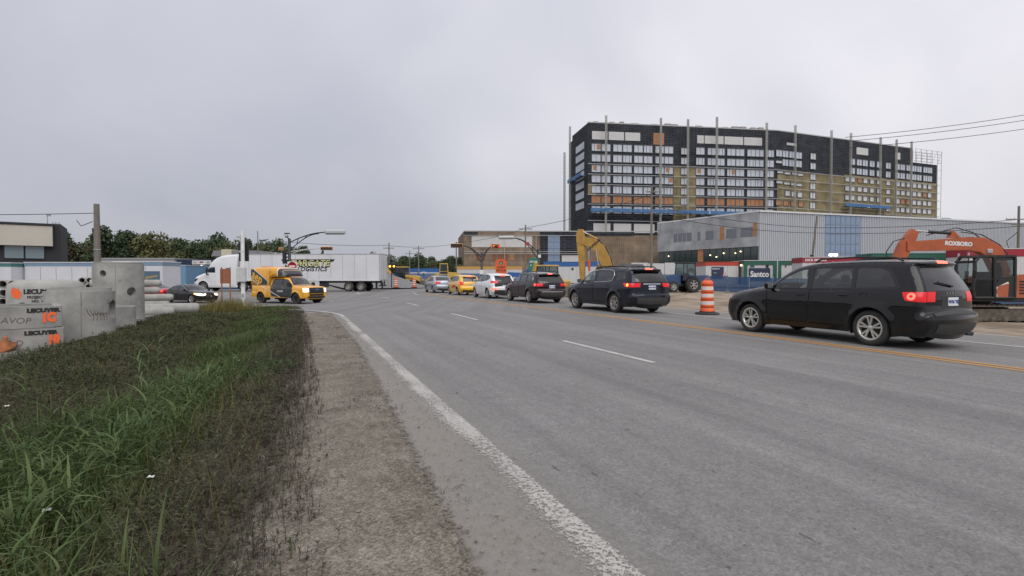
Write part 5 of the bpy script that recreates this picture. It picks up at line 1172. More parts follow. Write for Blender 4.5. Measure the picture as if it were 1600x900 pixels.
# tall narrow manhole section
L1 = (-11.95, 15.95, gz(-11.95, 15.95) - .02); f1 = face(L1)
tall = ring_unit('manhole_section', 'tall grey concrete manhole section with two round openings, the tallest of the precast pieces', L1, .64, .12, 1.80, conc, holes=[(f1 + .50, .96, .13), (f1 - .62, 1.50, .095), (f1 + .2 + math.pi, 1.0, .3)])
MB().lathe([(.30, 1.80), (.60, 1.80), (.60, 1.84), (.30, 1.84)], 40).build('top_rim', conc2, tall)
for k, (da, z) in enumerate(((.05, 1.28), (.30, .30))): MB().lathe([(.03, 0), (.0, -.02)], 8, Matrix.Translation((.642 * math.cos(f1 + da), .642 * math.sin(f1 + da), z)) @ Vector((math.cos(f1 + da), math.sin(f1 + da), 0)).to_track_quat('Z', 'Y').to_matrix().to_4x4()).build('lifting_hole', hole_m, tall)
MB().tube([(.641 * math.cos(f1 - .12), .641 * math.sin(f1 - .12), 0), (.641 * math.cos(f1 - .12), .641 * math.sin(f1 - .12), 1.8)], .006, 5).build('form_seam', conc2, tall)
# wide section in front of it
L2 = (-10.25, 12.45, gz(-10.25, 12.45) - .02); f2 = face(L2)
wide = ring_unit('manhole_section', 'wide grey concrete manhole section with stepped rim and side opening, beside the stencilled boxes', L2, .665, .12, 1.06, conc, lip=.08, holes=[(f2 + 1.18, .62, .22)])
MB().tube([(.666 * math.cos(f2 + .02), .666 * math.sin(f2 + .02), 0), (.666 * math.cos(f2 + .02), .666 * math.sin(f2 + .02), 1.06)], .008, 5).build('form_seam', conc2, wide)
for k in range(5): scribble(wide, f2 + .40, .50, .665, [(-.16 + .07 * k, .15 - .02 * k), (-.1 + .07 * k, .0), (-.02 + .07 * k, .06), (-.04 + .08 * k, -.12)], mat('rust stain', (.16, .11, .085), .9), .006, 'stain')
low = ring_unit('manhole_section', 'low grey concrete section half hidden between the wide and the tall manhole sections', (-10.75, 14.1, gz(-10.75, 14.1) - .02), .52, .1, .60, conc)
# two rectangular chamber sections, one on the other
def chamber(label, loc, rz, L_, D_, H_, wall, m):
    root = thing('chamber_section', label, 'chamber section', loc, rz); mb = MB()
    for x in (-1, 1): mb.box((x * (L_ - wall) / 2, D_ / 2, H_ / 2), (wall, D_, H_), bev=.012)
    for y in (0, 1): mb.box((0, wall / 2 + y * (D_ - wall), H_ / 2), (L_ - 2 * wall + .02, wall - .006, H_ - .004))
    mb.build('wall', m, root); return root
CR = R(41); right = Vector((-8.85, 10.35)); ux = Vector((math.cos(CR), math.sin(CR)))
for k, (z, lab, sw) in enumerate(((0, 'concrete box section with an orange number ten, lower one of the stencilled pair', 'SP-D'), (.43, 'concrete box section with orange spray figures, upper one of the stencilled pair', 'SRAVOP'))):
    c_ = right - ux * (1.5 + .02 * k); rg = chamber(lab, (c_.x, c_.y, gz(c_.x, c_.y) - .04 + z), CR + R(1.5 * k), 3.0, 1.6, .422, .14, conc2)
    yF = -.004
    lettering('LECUYER', .10, stencil, rg, (1.22 - .06 * (1 - k), yF, .335), (math.pi / 2, 0, 0), .001, bold=.008, name='stencil_text', stretch=1.15)
    lettering(sw, .16, scrawl, rg, (.74, yF, .16), (math.pi / 2, R(4), 0), .001, .15, -.003, name='scrawl')
    lettering('10' if k == 0 else '1C', .23, spray, rg, (1.34 - .05 * k, yF - .003, .19), (math.pi / 2, R(-4), 0), .001, .1, .02, name='spray_mark', stretch=.75)
# pale section behind with the delivery stencil
L4 = (-12.36, 13.95, gz(-12.36, 13.95)); RR = .80; f4 = face(L4)
cone_u = thing('manhole_cone', 'pale concrete manhole cone with large delivery stencil and orange spray patch', 'manhole section', L4)
MB().lathe([(RR, 0), (RR, .95), (RR * .985, 1.10), (RR * .93, 1.20), (RR * .80, 1.27), (.45, 1.30), (.40, 1.22), (.40, .2)], 64).build('wall', conc_l, cone_u)
on_cyl(cone_u, 'LECUYER', .155, stencil, f4 - .19, 1.0, RR, .010)
for k, t_ in enumerate(('PROJECT 7145', 'NO. 1140', 'BOSSIN 2065', 'E.MAT')): on_cyl(cone_u, t_, .085, stencil, f4 - .16, .86 - .10 * k, RR, .004)
splat(cone_u, f4 - .88, .98, RR, .26, .24, 4); splat(cone_u, f4 - .76, .95, RR, .16, .28, 6)
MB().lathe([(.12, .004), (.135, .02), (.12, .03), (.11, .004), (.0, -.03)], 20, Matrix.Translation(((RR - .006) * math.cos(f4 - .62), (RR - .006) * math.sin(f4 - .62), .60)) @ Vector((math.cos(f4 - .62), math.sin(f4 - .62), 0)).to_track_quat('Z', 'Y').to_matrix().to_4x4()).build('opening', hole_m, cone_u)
# rusty cast-iron ring in the grass
rust = mat('rusty iron', (.30, .11, .04), .85, var=.35, vscale=6, bump=.3)
rf = tag(MB().lathe([(.24, .0), (.40, .0), (.40, .035), (.30, .05), (.28, .17), (.24, .17), (.24, .0)], 36).build('iron_manhole_ring', rust), 'rusty orange iron manhole ring lying in the grass by the stencilled boxes', 'manhole ring')
rf.location = (-9.62, 9.6, gz(-9.62, 9.6) + .06); rf.rotation_euler = (R(14), R(6), 0)
# long pipes lying to the right of the tall section, their far ends turned away
def lying_pipe(p0, p1, r, wall, label, m, group=None, n=28):
    d = Vector(p1) - Vector(p0); L_ = d.length; root = thing('concrete_pipe', label, 'concrete pipe', p0, 0, group)
    q = d.to_track_quat('Z', 'Y').to_matrix().to_4x4()
    MB().lathe([(r - wall, 0), (r + .010, 0), (r + .010, .14), (r, .18), (r, L_ - .10), (r - .02, L_ - .05), (r - .04, L_), (r - wall, L_), (r - wall, 0)], n, q, closed=False).build('barrel', m, root)
    return root
PH = R(36); pd = Vector((math.cos(PH), math.sin(PH), 0))
def pipe_to(xe, ye, z, r, L_, label):
    e_ = Vector((xe, ye, gz(xe, ye) + z)); lying_pipe(tuple(e_ - pd * L_), tuple(e_), r, .045, label, conc_l)
pipe_to(-12.0, 20.1, .19, .20, 3.6, 'thick pale concrete pipe lying in front of the pipe stack')
pipe_to(-12.5, 19.4, .10, .17, 2.4, 'short concrete pipe half sunk in grass at the foot of the stack')
for z, xe, ye, lab in ((.30, -13.85, 21.2, 'concrete pipe in the leaning stack, lowest layer'), (.56, -13.75, 21.3, 'concrete pipe in the leaning stack, second layer'), (.84, -14.35, 21.4, 'concrete pipe in the leaning stack, third layer'), (1.13, -14.35, 21.5, 'concrete pipe on top of the leaning stack')):
    pipe_to(xe, ye, z, .135, 2.3, lab)
# end-on stacks: open pipe mouths
def mouths(x0, z0, y0, cols, rws, r, label, group, ln=1.6):
    proto = None
    for j in range(rws):
        for i in range(cols):
            p = (x0 + i * r * 2.15 + (j % 2) * r * .25, y0 + .05 * ((i * 7 + j * 3) % 3), gz(x0, y0) + z0 + j * r * 2.12)
            if proto is None: proto = lying_pipe(p, (p[0] - .9, y0 + ln, p[2]), r, r * .24, label, conc_l, group, 20)
            else: dup(proto, p, 0)
mouths(-18.75, .46, 19.3, 4, 3, .155, 'short concrete pipe in the end-on pile left of the stencilled cone', 'pipe mouths beside the stencilled cone')
mouths(-18.55, .98, 22.6, 4, 2, .125, 'short concrete pipe in the end-on pile between the cone and the tall manhole section', 'pipe mouths in front of the white cabins')
skid_m = mat('dark timber', (.05, .04, .035), .9, var=.3)
tag(MB().box((0, 0, .15), (2.2, 1.6, .30)).build('timber_skid', skid_m), 'dark timber skid under the pipe pile left of the cone', 'timber skid').location = (-18.8, 20.1, gz(-18.8, 20.1) - .02)
tag(MB().box((0, 0, .42), (1.6, 1.5, .84)).build('timber_skid', skid_m), 'tall dark timber skid under the pipe pile before the white cabins', 'timber skid').location = (-18.6, 23.4, gz(-18.6, 23.4) - .02)

# ------------------------------------------------------------------ wooden pole with single wire on the left
wood_p = mat('grey weathered pole', (.17, .155, .135), .95, var=.25, vscale=4, bump=.4, bscale=18, stretch=(8, 8, .6))
wire_m = mat('black cable', (.015, .015, .016), .7); insul = mat('porcelain', (.45, .46, .47), .3); galv = mat('galvanised steel', (.38, .39, .40), .5, .5, var=.1)
def pole(label, loc, h, r=.14, arms=(), group=None, ins=True, tilt=(0, 0), rz=0):
    root = thing('utility_pole', label, 'utility pole', loc, rz, group)
    MB().tube([(0, 0, -.4), (tilt[0] * .5, tilt[1] * .5, h * .5), (tilt[0], tilt[1], h)], r * 1.15, 12, r * .8).build('shaft', wood_p, root)
    for z, w_ in arms:
        a = MB().box((tilt[0], tilt[1] - r - .05, z), (w_, .1, .12)).build('crossarm', wood_p, root)
        for k in (-.48, -.2, .2, .48):
            MB().lathe([(.02, 0), (.05, .05), (.03, .09), (.05, .13), (.0, .18)], 10, Matrix.Translation((tilt[0] + k * w_, tilt[1] - r - .05, z + .06))).build('insulator', insul, a)
    return root
up = pole('thick grey wooden pole with a cut top behind the tall manhole section', (-22.1, 28.0, -.3), 4.95 + .6, .16)
MB().lathe([(.17, 0), (.17, .05)], 12, Matrix.Translation((0, 0, 3.1))).build('steel_band', galv, up)
MB().tube([(-.1, -.15, 4.6), (-.6, -.3, 4.35), (-.9, -.2, 4.65)], .02, 5).build('hanging_wire', wire_m, up)
def cable(name, label, a, b, sag, r=.012, n=20, group=None):
    a = Vector(a); b = Vector(b); mb = MB(); mb.tube([a.lerp(b, k / n) - Vector((0, 0, sag * 4 * (k / n) * (1 - k / n))) for k in range(n + 1)], r, 5)
    return tag(mb.build(name, wire_m), label, 'cable', group)
cable('overhead_cable', 'single cable running off from the cut-topped wooden pole', (-22.1, 27.9, 4.75), (-46, 29, 5.3), .25, .018)

# ------------------------------------------------------------------ site cabins, containers and sheds on the left
cab_w = mat('cabin white', (.55, .56, .58), .6, var=.05, vscale=.7); cab_b = mat('cabin blue grey', (.16, .24, .33), .6, var=.08); cab_g = mat('cabin teal band', (.05, .15, .15), .6, var=.1); cab_lb = mat('container light blue', (.13, .24, .36), .6, var=.1)
cont_b = mat('container blue', (.025, .085, .17), .55, var=.12); navy_shed = mat('dark blue cladding', (.014, .03, .06), .5, var=.1); grey_roof = mat('roof grey', (.2, .2, .21), .8, var=.1)
win_d = mat('dark window glass', (.03, .04, .05), .08, spec=.8); frame_w = mat('window frame pale', (.5, .5, .5), .5)
def cabin(label, loc, L_, D_, H_, wall, band, rz=0, wins=(), door=None, band_h=.28, roof_c=None, group=None, name='site_cabin'):
    root = thing(name, label, 'site cabin', loc, rz, group)
    MB().box((0, D_ / 2, H_ / 2), (L_, D_, H_)).build('wall', wall, root)
    if band: MB().box((0, D_ / 2, H_ - band_h / 2 + .02), (L_ + .06, D_ + .06, band_h)).build('roof_band', band, root)
    MB().box((0, D_ / 2, H_ + .06), (L_ + .12, D_ + .12, .07)).build('roof', roof_c or cab_w, root)
    for x, z, w_, h_ in wins:
        wo = MB().box((x, -.015, z), (w_ + .1, .05, h_ + .1)).build('window', frame_w, root); MB().box((x, -.045, z), (w_, .02, h_)).build('pane', win_d, wo)
    if door is not None:
        do = MB().box((door, -.02, 1.05), (.9, .06, 2.0)).build('door', frame_w, root); MB().box((door + .32, -.06, 1.0), (.12, .03, .05)).build('handle', black_trim, do)
    nj = int(L_ / 1.2)
    for k in range(1, nj): MB().box((-L_ / 2 + k * L_ / nj, -.008, H_ * .45), (.03, .02, H_ * .85)).build('panel_joint', galv, root)
    return root
GL = -.25
cabin('white site cabin with dark green roof band beside the longer blue-banded cabin', (-47.6, 45.0, GL), 9.0, 2.6, 2.78, cab_w, cab_g, R(2), door=2.6)
cabin('long white site cabin with blue-grey roof band behind the wooden pole', (-38.9, 46.4, GL), 8.2, 2.6, 2.85, cab_w, cab_b, R(1), wins=[(3.5, 1.9, .5, .6)], door=2.0)
dl = cabin('white site cabin with a slate signboard and dark window, beside the light blue cabin', (-34.2, 48.0, GL), 4.5, 2.6, 2.95, cab_w, cab_b, 0, wins=[(-.1, 2.25, .55, .6)], band_h=.3)
pn = MB().box((1.28, -.03, 1.65), (1.45, .04, 1.0)).build('sign_board', mat('slate board', (.07, .12, .17), .6), dl); lettering('dynamo', .36, mat('mustard', (.38, .26, .08), .6), pn, (1.25, -.06, 1.65), (math.pi / 2, R(-10), 0), .004, .2, .015)
cabin('light blue cabin with barred window, next to the blue container', (-39.9, 62.0, GL), 2.7, 5.5, 2.95, cab_lb, None, R(2), wins=[(-.15, 1.9, .8, .6)], name='storage_cabin')
def container(label, loc, L_, rz, m=cont_b, H_=2.45):
    root = thing('shipping_container', label, 'container', loc, rz); mb = MB()
    n = int(L_ / .28); V = []; 
    for k in range(n * 4 + 1):
        x = -L_ / 2 + .06 + (L_ - .12) * k / (n * 4); y = -.035 if (k % 4) in (1, 2) else 0; V += [(x, y, .12), (x, y, H_ - .12)]
    mb.add(V, [(2 * k, 2 * k + 2, 2 * k + 3, 2 * k + 1) for k in range(n * 4)]); mb.build('corrugated_side', m, root)
    fr = MB(); fr.box((0, 1.2, H_ / 2), (L_ - .02, 2.36, H_ - .04))
    for x in (-1, 1): fr.box((x * (L_ / 2 - .05), -.02, H_ / 2), (.12, .12, H_))
    for z in (.06, H_ - .06): fr.box((0, -.02, z), (L_ - .2, .12, .13))
    fr.build('frame', m, root)
    for x in (-.6, .6):
        do = MB().box((x, -.07, H_ / 2), (1.1, .04, H_ - .35)).build('door', m, root)
        for q in (-.25, .25): MB().tube([(x + q, -.11, .2), (x + q, -.11, H_ - .2)], .02, 6).build('lock_rod', galv, do)
        MB().box((x, -.10, H_ * .78), (.5, .01, .2)).build('marking', frame_w, do)
    return root
container('blue shipping container with lock rods, between the light blue cabin and the lorry cab', (-38.3, 66.5, GL), 5.6, 0, H_=2.75)
container('blue shipping container set back behind the barred cabin', (-37.0, 74, GL), 5.0, R(2), navy_shed, 2.9)
# dark blue shed with white sign
sh = thing('dark_shed', 'dark blue clad shed with long white sign, behind the containers', 'shed', (-47.8, 80, GL))
MB().box((0, 5, 2.15), (6.6, 10, 4.3)).build('wall', navy_shed, sh)
for k in range(7): MB().box((-3.1 + 1.03 * k, -.03, 2.15), (.06, .06, 4.2)).build('cladding_rib', navy_shed, sh)
sg = MB().box((.6, -.1, 3.85), (2.9, .12, .62)).build('sign', frame_w, sh); MB().box((.6, -.175, 3.85), (.5, .02, .25)).build('sign_mark', mat('sign maroon', (.25, .04, .06), .5), sg); MB().box((-.4, -.175, 3.85), (.45, .02, .2)).build('sign_mark', galv, sg); MB().box((1.6, -.175, 3.85), (.45, .02, .28)).build('sign_mark', galv, sg)
MB().lathe([(0, .0), (.22, .03), (.0, .12)], 10, Matrix.Translation((.7, -.35, 3.3))).build('flood_lamp', mat('lit floodlight', (1, 1, 1), .3, emis=(.85, .93, 1), es=4), sh)
# low cream shop with grey hipped roof behind the lorry
shp = thing('low_shop', 'cream walled low shop with grey roof showing above the lorry', 'building', (-52.3, 100, 0))
cream = mat('cream render', (.50, .47, .34), .8, var=.05)
MB().box((0, 5, 2.7), (8.0, 10, 5.4)).build('wall', cream, shp)
MB().prism([(-4.6, 5.3), (4.6, 5.3), (4.2, 6.4), (-4.2, 6.4)], -.6, 10.4).build('roof', grey_roof, shp); MB().box((-1.6, .6, 3.3), (1.9, 3, 6.6)).build('entrance_tower', cream, shp)
# black and beige office building at the left edge
brick_d = mat('charcoal brick', (.022, .022, .026), .8, var=.3, vscale=9, bump=.3); beige = mat('beige panel', (.44, .41, .35), .8, var=.05, vscale=.5); off_gl = mat('office glass', (.14, .19, .21), .08, spec=.8)
ob = thing('office_building', 'charcoal and beige two-storey office with paired windows beyond the cabins', 'building', (-53.2, 62, -.2), R(36))
MB().box((-18, 4, 3.9), (36, 8, 7.8)).build('wall', brick_d, ob)
MB().box((-18.7, -.3, 6.3), (36, .8, 2.3)).build('fascia', beige, ob); MB().box((-18.7, -.3, 7.6), (36.2, 1.0, .22)).build('parapet', brick_d, ob)
for k in range(5):
    for q in (0, 1):
        x = -2.3 - 4.0 * k - 1.75 * q
        wo = MB().box((x, -.04, 4.4), (1.7, .10, 1.5)).build('window', black_trim, ob); MB().box((x, -.10, 4.4), (1.58, .03, 1.38)).build('pane', off_gl, wo)
an = thing('roof_antenna', 'small antenna and rail on the charcoal office roof', 'antenna', (-55.2, 62.5, 7.4))
MB().tube([(0, 0, 0), (0, 0, 1.35)], .05, 6).build('mast', galv, an); MB().box((.15, 0, 1.3), (.5, .1, .2)).build('head', galv, an); MB().box((1.0, 0, .35), (.9, .05, .05)).build('rail', galv, an)
for x in (.6, 1.0, 1.4): MB().tube([(x, 0, -.1), (x, 0, .55)], .03, 5).build('rail_post', galv, an)
wh = thing('low_warehouse', 'pale grey low warehouse behind the long white cabin', 'building', (-60, 84, 0)); MB().box((0, 5, 2.1), (12, 10, 4.2)).build('wall', mat('pale cladding', (.42, .41, .40), .7, var=.05), wh); MB().box((0, 5, 4.3), (12.3, 10.3, .25)).build('roof', galv, wh)
# ------------------------------------------------------------------ junction: signals, lights, signs
blk = mat('signal black paint', (.014, .015, .018), .45); sig_y = mat('signal yellow', (.55, .28, .05), .5, var=.1); lamp_g = mat('luminaire grey', (.40, .42, .43), .5); lens_d = mat('dark lens', (.05, .018, .012), .25); white_post = mat('white painted post', (.46, .46, .45), .6, var=.12, vscale=3)
lens_r = mat('lit red signal', (.7, .02, .02), .3, emis=(1, .05, .04), es=3)
def hsignal(parent, c, rz, n=4, lit=(), w_=1.65, h_=.5):
    """horizontal signal head facing local -Y, yellow with a row of lenses"""
    o = bpy.data.objects.new('signal_head', MB().box((0, 0, 0), (w_, .24, h_), bev=.05).mesh('signal_head', sig_y)); C.objects.link(o); o.parent = parent; o.location = c; o.rotation_euler = (0, 0, rz)
    MB().box((0, -.125, 0), (w_ - .12, .02, h_ - .12)).build('face_plate', blk, o)
    for k in range(n):
        x = (k - (n - 1) / 2) * (w_ - .2) / n
        MB().lathe([(.0, .0), (.11, .01), (.13, .03)], 14, Matrix.Translation((x, -.13, 0)) @ Matrix.Rotation(R(90), 4, 'X')).build('lens', lens_r if k in lit else lens_d, o)
        V = []
        for q in range(11):
            t = math.pi * q / 10
            for y in (-.13, -.30): V.append((x + .15 * math.cos(t), y, .15 * math.sin(t)))
        MB().add(V, [(2 * q, 2 * q + 1, 2 * q + 3, 2 * q + 2) for q in range(10)], True).build('visor', sig_y, o)
    return o
def arm(parent, z0, z1, reach, rz, m=blk, r=.055, n=12, name='mast_arm'):
    """a pair of curved tubes with ties, from the pole out to a head"""
    d = Vector((math.cos(rz), math.sin(rz), 0)); up_, lo = [], []
    for k in range(n + 1):
        f = k / n; up_.append(d * (reach * f) + Vector((0, 0, z0 + (z1 - z0) * math.sin(f * math.pi / 2) ** .9)))
        g_ = f * .82; lo.append(d * (reach * g_) + Vector((0, 0, z0 - .75 + (z1 - z0 + .62) * math.sin(min(1, f) * math.pi / 2))))
    mb = MB(); mb.tube(up_, r, 8); mb.tube(lo, r * .85, 8)
    for k in (3, 6, 9): mb.tube([up_[k], lo[min(n, int(k * 1.08))]], r * .6, 6)
    return mb.build(name, m, parent), up_[-1]
def vsignal(parent, c, rz, m=blk, h_=1.15):
    o = MB().box((0, 0, 0), (.34, .26, h_), bev=.04).build('signal_head', m, parent); o.location = c; o.rotation_euler = (0, 0, rz)
    for k in (-1, 0, 1):
        MB().lathe([(0, 0), (.11, .01), (.12, .02)], 12, Matrix.Translation((0, -.14, k * .36)) @ Matrix.Rotation(R(90), 4, 'X')).build('lens', lens_d, o)
        V = []
        for q in range(9):
            t = math.pi * q / 8
            for y in (-.13, -.34): V.append((.14 * math.cos(t), y, k * .36 + .14 * math.sin(t)))
        MB().add(V, [(2 * q, 2 * q + 1, 2 * q + 3, 2 * q + 2) for q in range(8)], True).build('visor', m, o)
    return o
# near white post with the back of a signal
X0, Y0 = -18.35, 35.8; Z0 = E1(X0, Y0)
wp_ = thing('signal_post', 'white signal post with black signal head turned away, beside the pickup', 'traffic signal', (X0, Y0, Z0))
MB().lathe([(.0, -.1), (.22, -.1), (.22, .06), (.13, .1), (.12, 5.15), (.0, 5.16)], 16).build('post', white_post, wp_)
vsignal(wp_, (-.20, .28, 3.72), R(190), h_=1.32); MB().box((.12, .30, 3.72), (.30, .04, 1.3)).build('backplate', blk, wp_); MB().box((-.05, -.02, 3.72), (.30, .16, .10)).build('bracket', white_post, wp_)
MB().box((-.02, -.16, 2.15), (.62, .22, 1.0), bev=.03).build('control_box', white_post, wp_); MB().box((-.28, .0, 4.75), (.24, .14, .16), bev=.03).build('camera_head', white_post, wp_); MB().box((.04, -.14, .75), (.16, .05, .2)).build('push_button', galv, wp_)
# black pole with curved luminaire arm
X1, Y1 = -21.6, 51.0; Z1 = E1(X1, Y1)
lp_ = thing('signal_pole', 'black signal pole with long curved street-light arm, in front of the white trailer', 'traffic signal', (X1, Y1, Z1))
MB().lathe([(.16, 0), (.15, 1), (.13, 5.35), (.0, 5.36)], 14).build('post', blk, lp_)
a_, tip = arm(lp_, 4.95, 5.95, 3.6, R(-4)); 
lum = MB().box((0, 0, 0), (2.0, .5, .5), bev=.16).build('luminaire', lamp_g, lp_); lum.location = tip + Vector((.95, -.05, .02))
hd = vsignal(lp_, (-.45, -.1, 3.5), R(150)); MB().tube([(0, 0, 3.9), (-.45, -.1, 4.15)], .05, 6).build('bracket', blk, lp_); MB().box((-.75, -.1, 4.35), (.5, .34, .34), bev=.06).build('small_head', mat('signal amber body', (.30, .16, .07), .5), lp_)
MB().lathe([(.0, 0), (.18, .02), (.20, .22), (.0, .3)], 14, Matrix.Translation((-.35, -.1, 5.55)) @ Matrix.Rotation(R(60), 4, 'Y')).build('camera_head', galv, lp_); MB().box((-.15, -.15, 5.85), (.5, .16, .10)).build('camera_arm', blk, lp_)
MB().tube([(0, 0, 5.3), (-.25, -.1, 5.6)], .06, 6).build('camera_mount', blk, lp_); MB().box((-.35, 0, 4.65), (.2, .2, .16)).build('sensor', galv, lp_)
# no entry sign
sgn_r = mat('sign red', (.45, .012, .03), .5); sgn_w = mat('sign white', (.66, .66, .66), .5)
ne = thing('no_entry_sign', 'round red no-entry sign on a white square by the black signal pole', 'road sign', (-20.9, 50.0, E1(-20.9, 50)))
MB().tube([(0, 0, 0), (0, 0, 3.2)], .04, 8).build('post', galv, ne); bd = MB().box((0, -.06, 2.72), (.9, .02, .9), bev=.005).build('board', sgn_w, ne)
MB().lathe([(0, .0), (.42, .0), (.42, .01)], 28, Matrix.Translation((0, -.082, 2.72)) @ Matrix.Rotation(R(90), 4, 'X')).build('disc', sgn_r, bd); MB().box((0, -.10, 2.72), (.6, .012, .14)).build('bar', sgn_w, bd)
# far white arm with horizontal head, beyond the trailer
fs = thing('signal_pole', 'pale signal pole reaching over the trailer with a yellow horizontal signal head', 'traffic signal', (-34.2, 76, 0)); MB().lathe([(.16, 0), (.12, 4.9)], 12).build('post', white_post, fs)
a_, tip = arm(fs, 4.5, 5.5, 6.6, 0, white_post, .06); hsignal(fs, tip + Vector((.8, 0, 0)), 0, 4, w_=1.75)
# twin-arm pole beyond the queue
X2, Y2 = -4.15, 72.0
tw2 = thing('signal_pole', 'black pole with two arching arms and horizontal signal heads, in front of the brown building', 'traffic signal', (X2, Y2, 0)); MB().lathe([(.17, 0), (.14, 4.7), (.0, 4.72)], 14).build('post', blk, tw2)
a_, tip = arm(tw2, 4.0, 5.65, 2.6, R(180), r=.075); hsignal(tw2, tip + Vector((-.8, 0, .02)), 0, 4, w_=1.7, h_=.6)
a_, tip = arm(tw2, 4.0, 5.65, 1.9, R(35), r=.075); hsignal(tw2, tip + Vector((.3, -.1, 0)), R(48), 4, lit=(0, 3), w_=1.7, h_=.6)
MB().box((0, -.2, 2.05), (.5, .04, .6)).build('small_sign', sgn_w, tw2)
# right luminaire pole
X3, Y3 = 2.75, 55.0
rl_ = thing('signal_pole', 'black pole with curved street-light arm and small red flag, beside the green route sign', 'traffic signal', (X3, Y3, 0)); MB().lathe([(.16, 0), (.13, 4.3), (.0, 4.32)], 14).build('post', blk, rl_)
a_, tip = arm(rl_, 3.9, 5.45, 2.6, R(176), r=.06); lum = MB().box((0, 0, 0), (1.7, .46, .36), bev=.14).build('luminaire', lamp_g, rl_); lum.location = tip + Vector((-.75, 0, .06))
MB().box((-1.15, -.12, 4.85), (.42, .10, .36), bev=.08).build('red_ribbon', mat('dull red ribbon', (.28, .06, .04), .8), rl_); MB().box((.12, -.1, 3.55), (.3, .12, .3)).build('sensor', sgn_w, rl_)
# flashing ambers right of the trailer
fl = thing('flashing_beacon', 'pair of lit amber beacons on a black head beside the trailer tail', 'traffic signal', (-15.6, 68, 0)); MB().tube([(0, 0, 0), (0, 0, 3.3)], .06, 8).build('post', blk, fl); hb = MB().box((.1, -.1, 2.75), (.9, .2, .9), bev=.05).build('signal_head', blk, fl)
for x in (-.15, .35): MB().lathe([(0, .03), (.12, .02), (.13, 0)], 14, Matrix.Translation((x, -.21, 2.75)) @ Matrix.Rotation(R(90), 4, 'X')).build('lens', amber_on, hb)
# orange detour sign and green route sign
org = mat('sign orange', (.62, .10, .02), .55); grn = mat('sign green', (.01, .16, .11), .5)
ds = thing('detour_sign', 'orange detour sign with green route shield and black lettering', 'road sign', (-1.1, 53.0, 0))
for x in (-.4, .4): MB().tube([(x, 0, 0), (x, 0, 3.0)], .035, 6).build('post', galv, ds)
bd = MB().box((0, -.06, 2.28), (1.12, .03, 1.5)).build('board', org, ds); MB().box((0, -.06, 3.10), (.8, .03, .12)).build('top_plate', org, ds)
MB().lathe([(0, 0), (.20, 0), (.20, .01)], 20, Matrix.Translation((0, -.08, 2.78)) @ Matrix.Rotation(R(90), 4, 'X')).build('shield', grn, bd); lettering('30', .2, sgn_w, bd, (0, -.095, 2.78), (R(90), 0, 0), .002)
lettering('OUEST', .26, dkl, bd, (0, -.08, 2.34), (R(90), 0, 0), .002, bold=.008); lettering('DÉTOUR', .24, dkl, bd, (0, -.08, 2.02), (R(90), 0, 0), .002, bold=.008); lettering('←', .3, dkl, bd, (0, -.08, 1.72), (R(90), 0, 0), .002, bold=.01)
gs_ = thing('route_sign', 'green route-number sign with white figures and arrows, beside the curved street light', 'road sign', (2.15, 53.4, 0))
MB().tube([(0, 0, 0), (0, 0, 3.3)], .04, 6).build('post', galv, gs_); bd = MB().box((0, -.06, 2.62), (.86, .03, 1.35)).build('board', grn, gs_)
for t_, x, z, q in (('340', -.2, 2.92, .26), ('340', .22, 2.92, .26), ('30', .22, 2.55, .24), ('←', -.2, 2.55, .3), ('↑', .2, 2.18, .3)): lettering(t_, q, sgn_w, bd, (x, -.08, z), (R(90), 0, 0), .002, bold=.006)
# brown-orange sign backs by the lorry cab
rp = mat('rust-orange sign back', (.26, .10, .05), .7, var=.15)
for x, y, lab, w_, h_ in ((-22.4, 41.0, 'wide rust-orange sign seen from behind in front of the lorry cab', 0.68, 1.15),):
    q = thing('road_sign', lab, 'road sign', (x, y, E1(x, y)), R(8))
    for k in (-.26, .36): MB().tube([(k, 0, 0), (k, 0, 2.75)], .05, 6).build('post', rp, q)
    MB().box((-.05, .05, 2.05), (w_, .03, h_)).build('board', rp, q)

# ------------------------------------------------------------------ barrels
bo = mat('barrel orange', (.72, .12, .035), .55, var=.12, vscale=5); bw = mat('barrel reflective white', (.62, .58, .54), .45, var=.15, vscale=6)
def barrel(label, loc, h=1.22, r=.20, group=None, rz=0):
    root = thing('traffic_barrel', label, 'traffic barrel', loc, rz, group)
    MB().lathe([(0, 0), (r * 1.95, 0), (r * 2.0, .03), (r * 1.85, .075), (r * 1.25, .085), (r * 1.25, .12)], 8, Matrix.Rotation(R(22.5), 4, 'Z'), False).build('rubber_base', rubber, root)
    n = 8; body = MB(); prof = [(r * 1.14, .10)]
    for k in range(n):
        z0 = .12 + (h - .18) * k / n; z1 = .12 + (h - .18) * (k + 1) / n; rr = r * (1.12 - .22 * k / n); prof += [(rr, z0), (rr, z1 - .012), (rr - .012, z1)]
    prof += [(r * .86, h - .04), (r * .6, h), (0, h)]; body.lathe(prof, 28); b = body.build('drum', bo, root)
    for k in (2, 4, 6):
        z0 = .12 + (h - .18) * (k - .15) / n; z1 = .12 + (h - .18) * (k + .75) / n; MB().lathe([(r * (1.12 - .22 * (k - .6) / n) + .004, z0), (r * (1.12 - .22 * (k + .2) / n) + .004, z1)], 28).build('reflective_band', bw, b)
    MB().tube([(-.08, 0, h - .01), (-.08, 0, h + .05), (.08, 0, h + .05), (.08, 0, h - .01)], .014, 6).build('handle', bo, b)
    return root
b0 = barrel('orange and white striped barrel standing between the navy and the black crossover', P(15.05, 13.75), 1.24, .215)
dup(b0, (-14.6, 66, 0), .5, 'striped orange barrel at the foot of the gravel heap, beside the trailer tail'); dup(b0, (-12.4, 66.5, 0), 1.0, 'striped orange barrel beyond the junction in front of the yellow backhoe')
dup(b0, (-8.9, 68, 0), .2, 'striped orange barrel tipped in among the rubble ahead of the silver saloon')
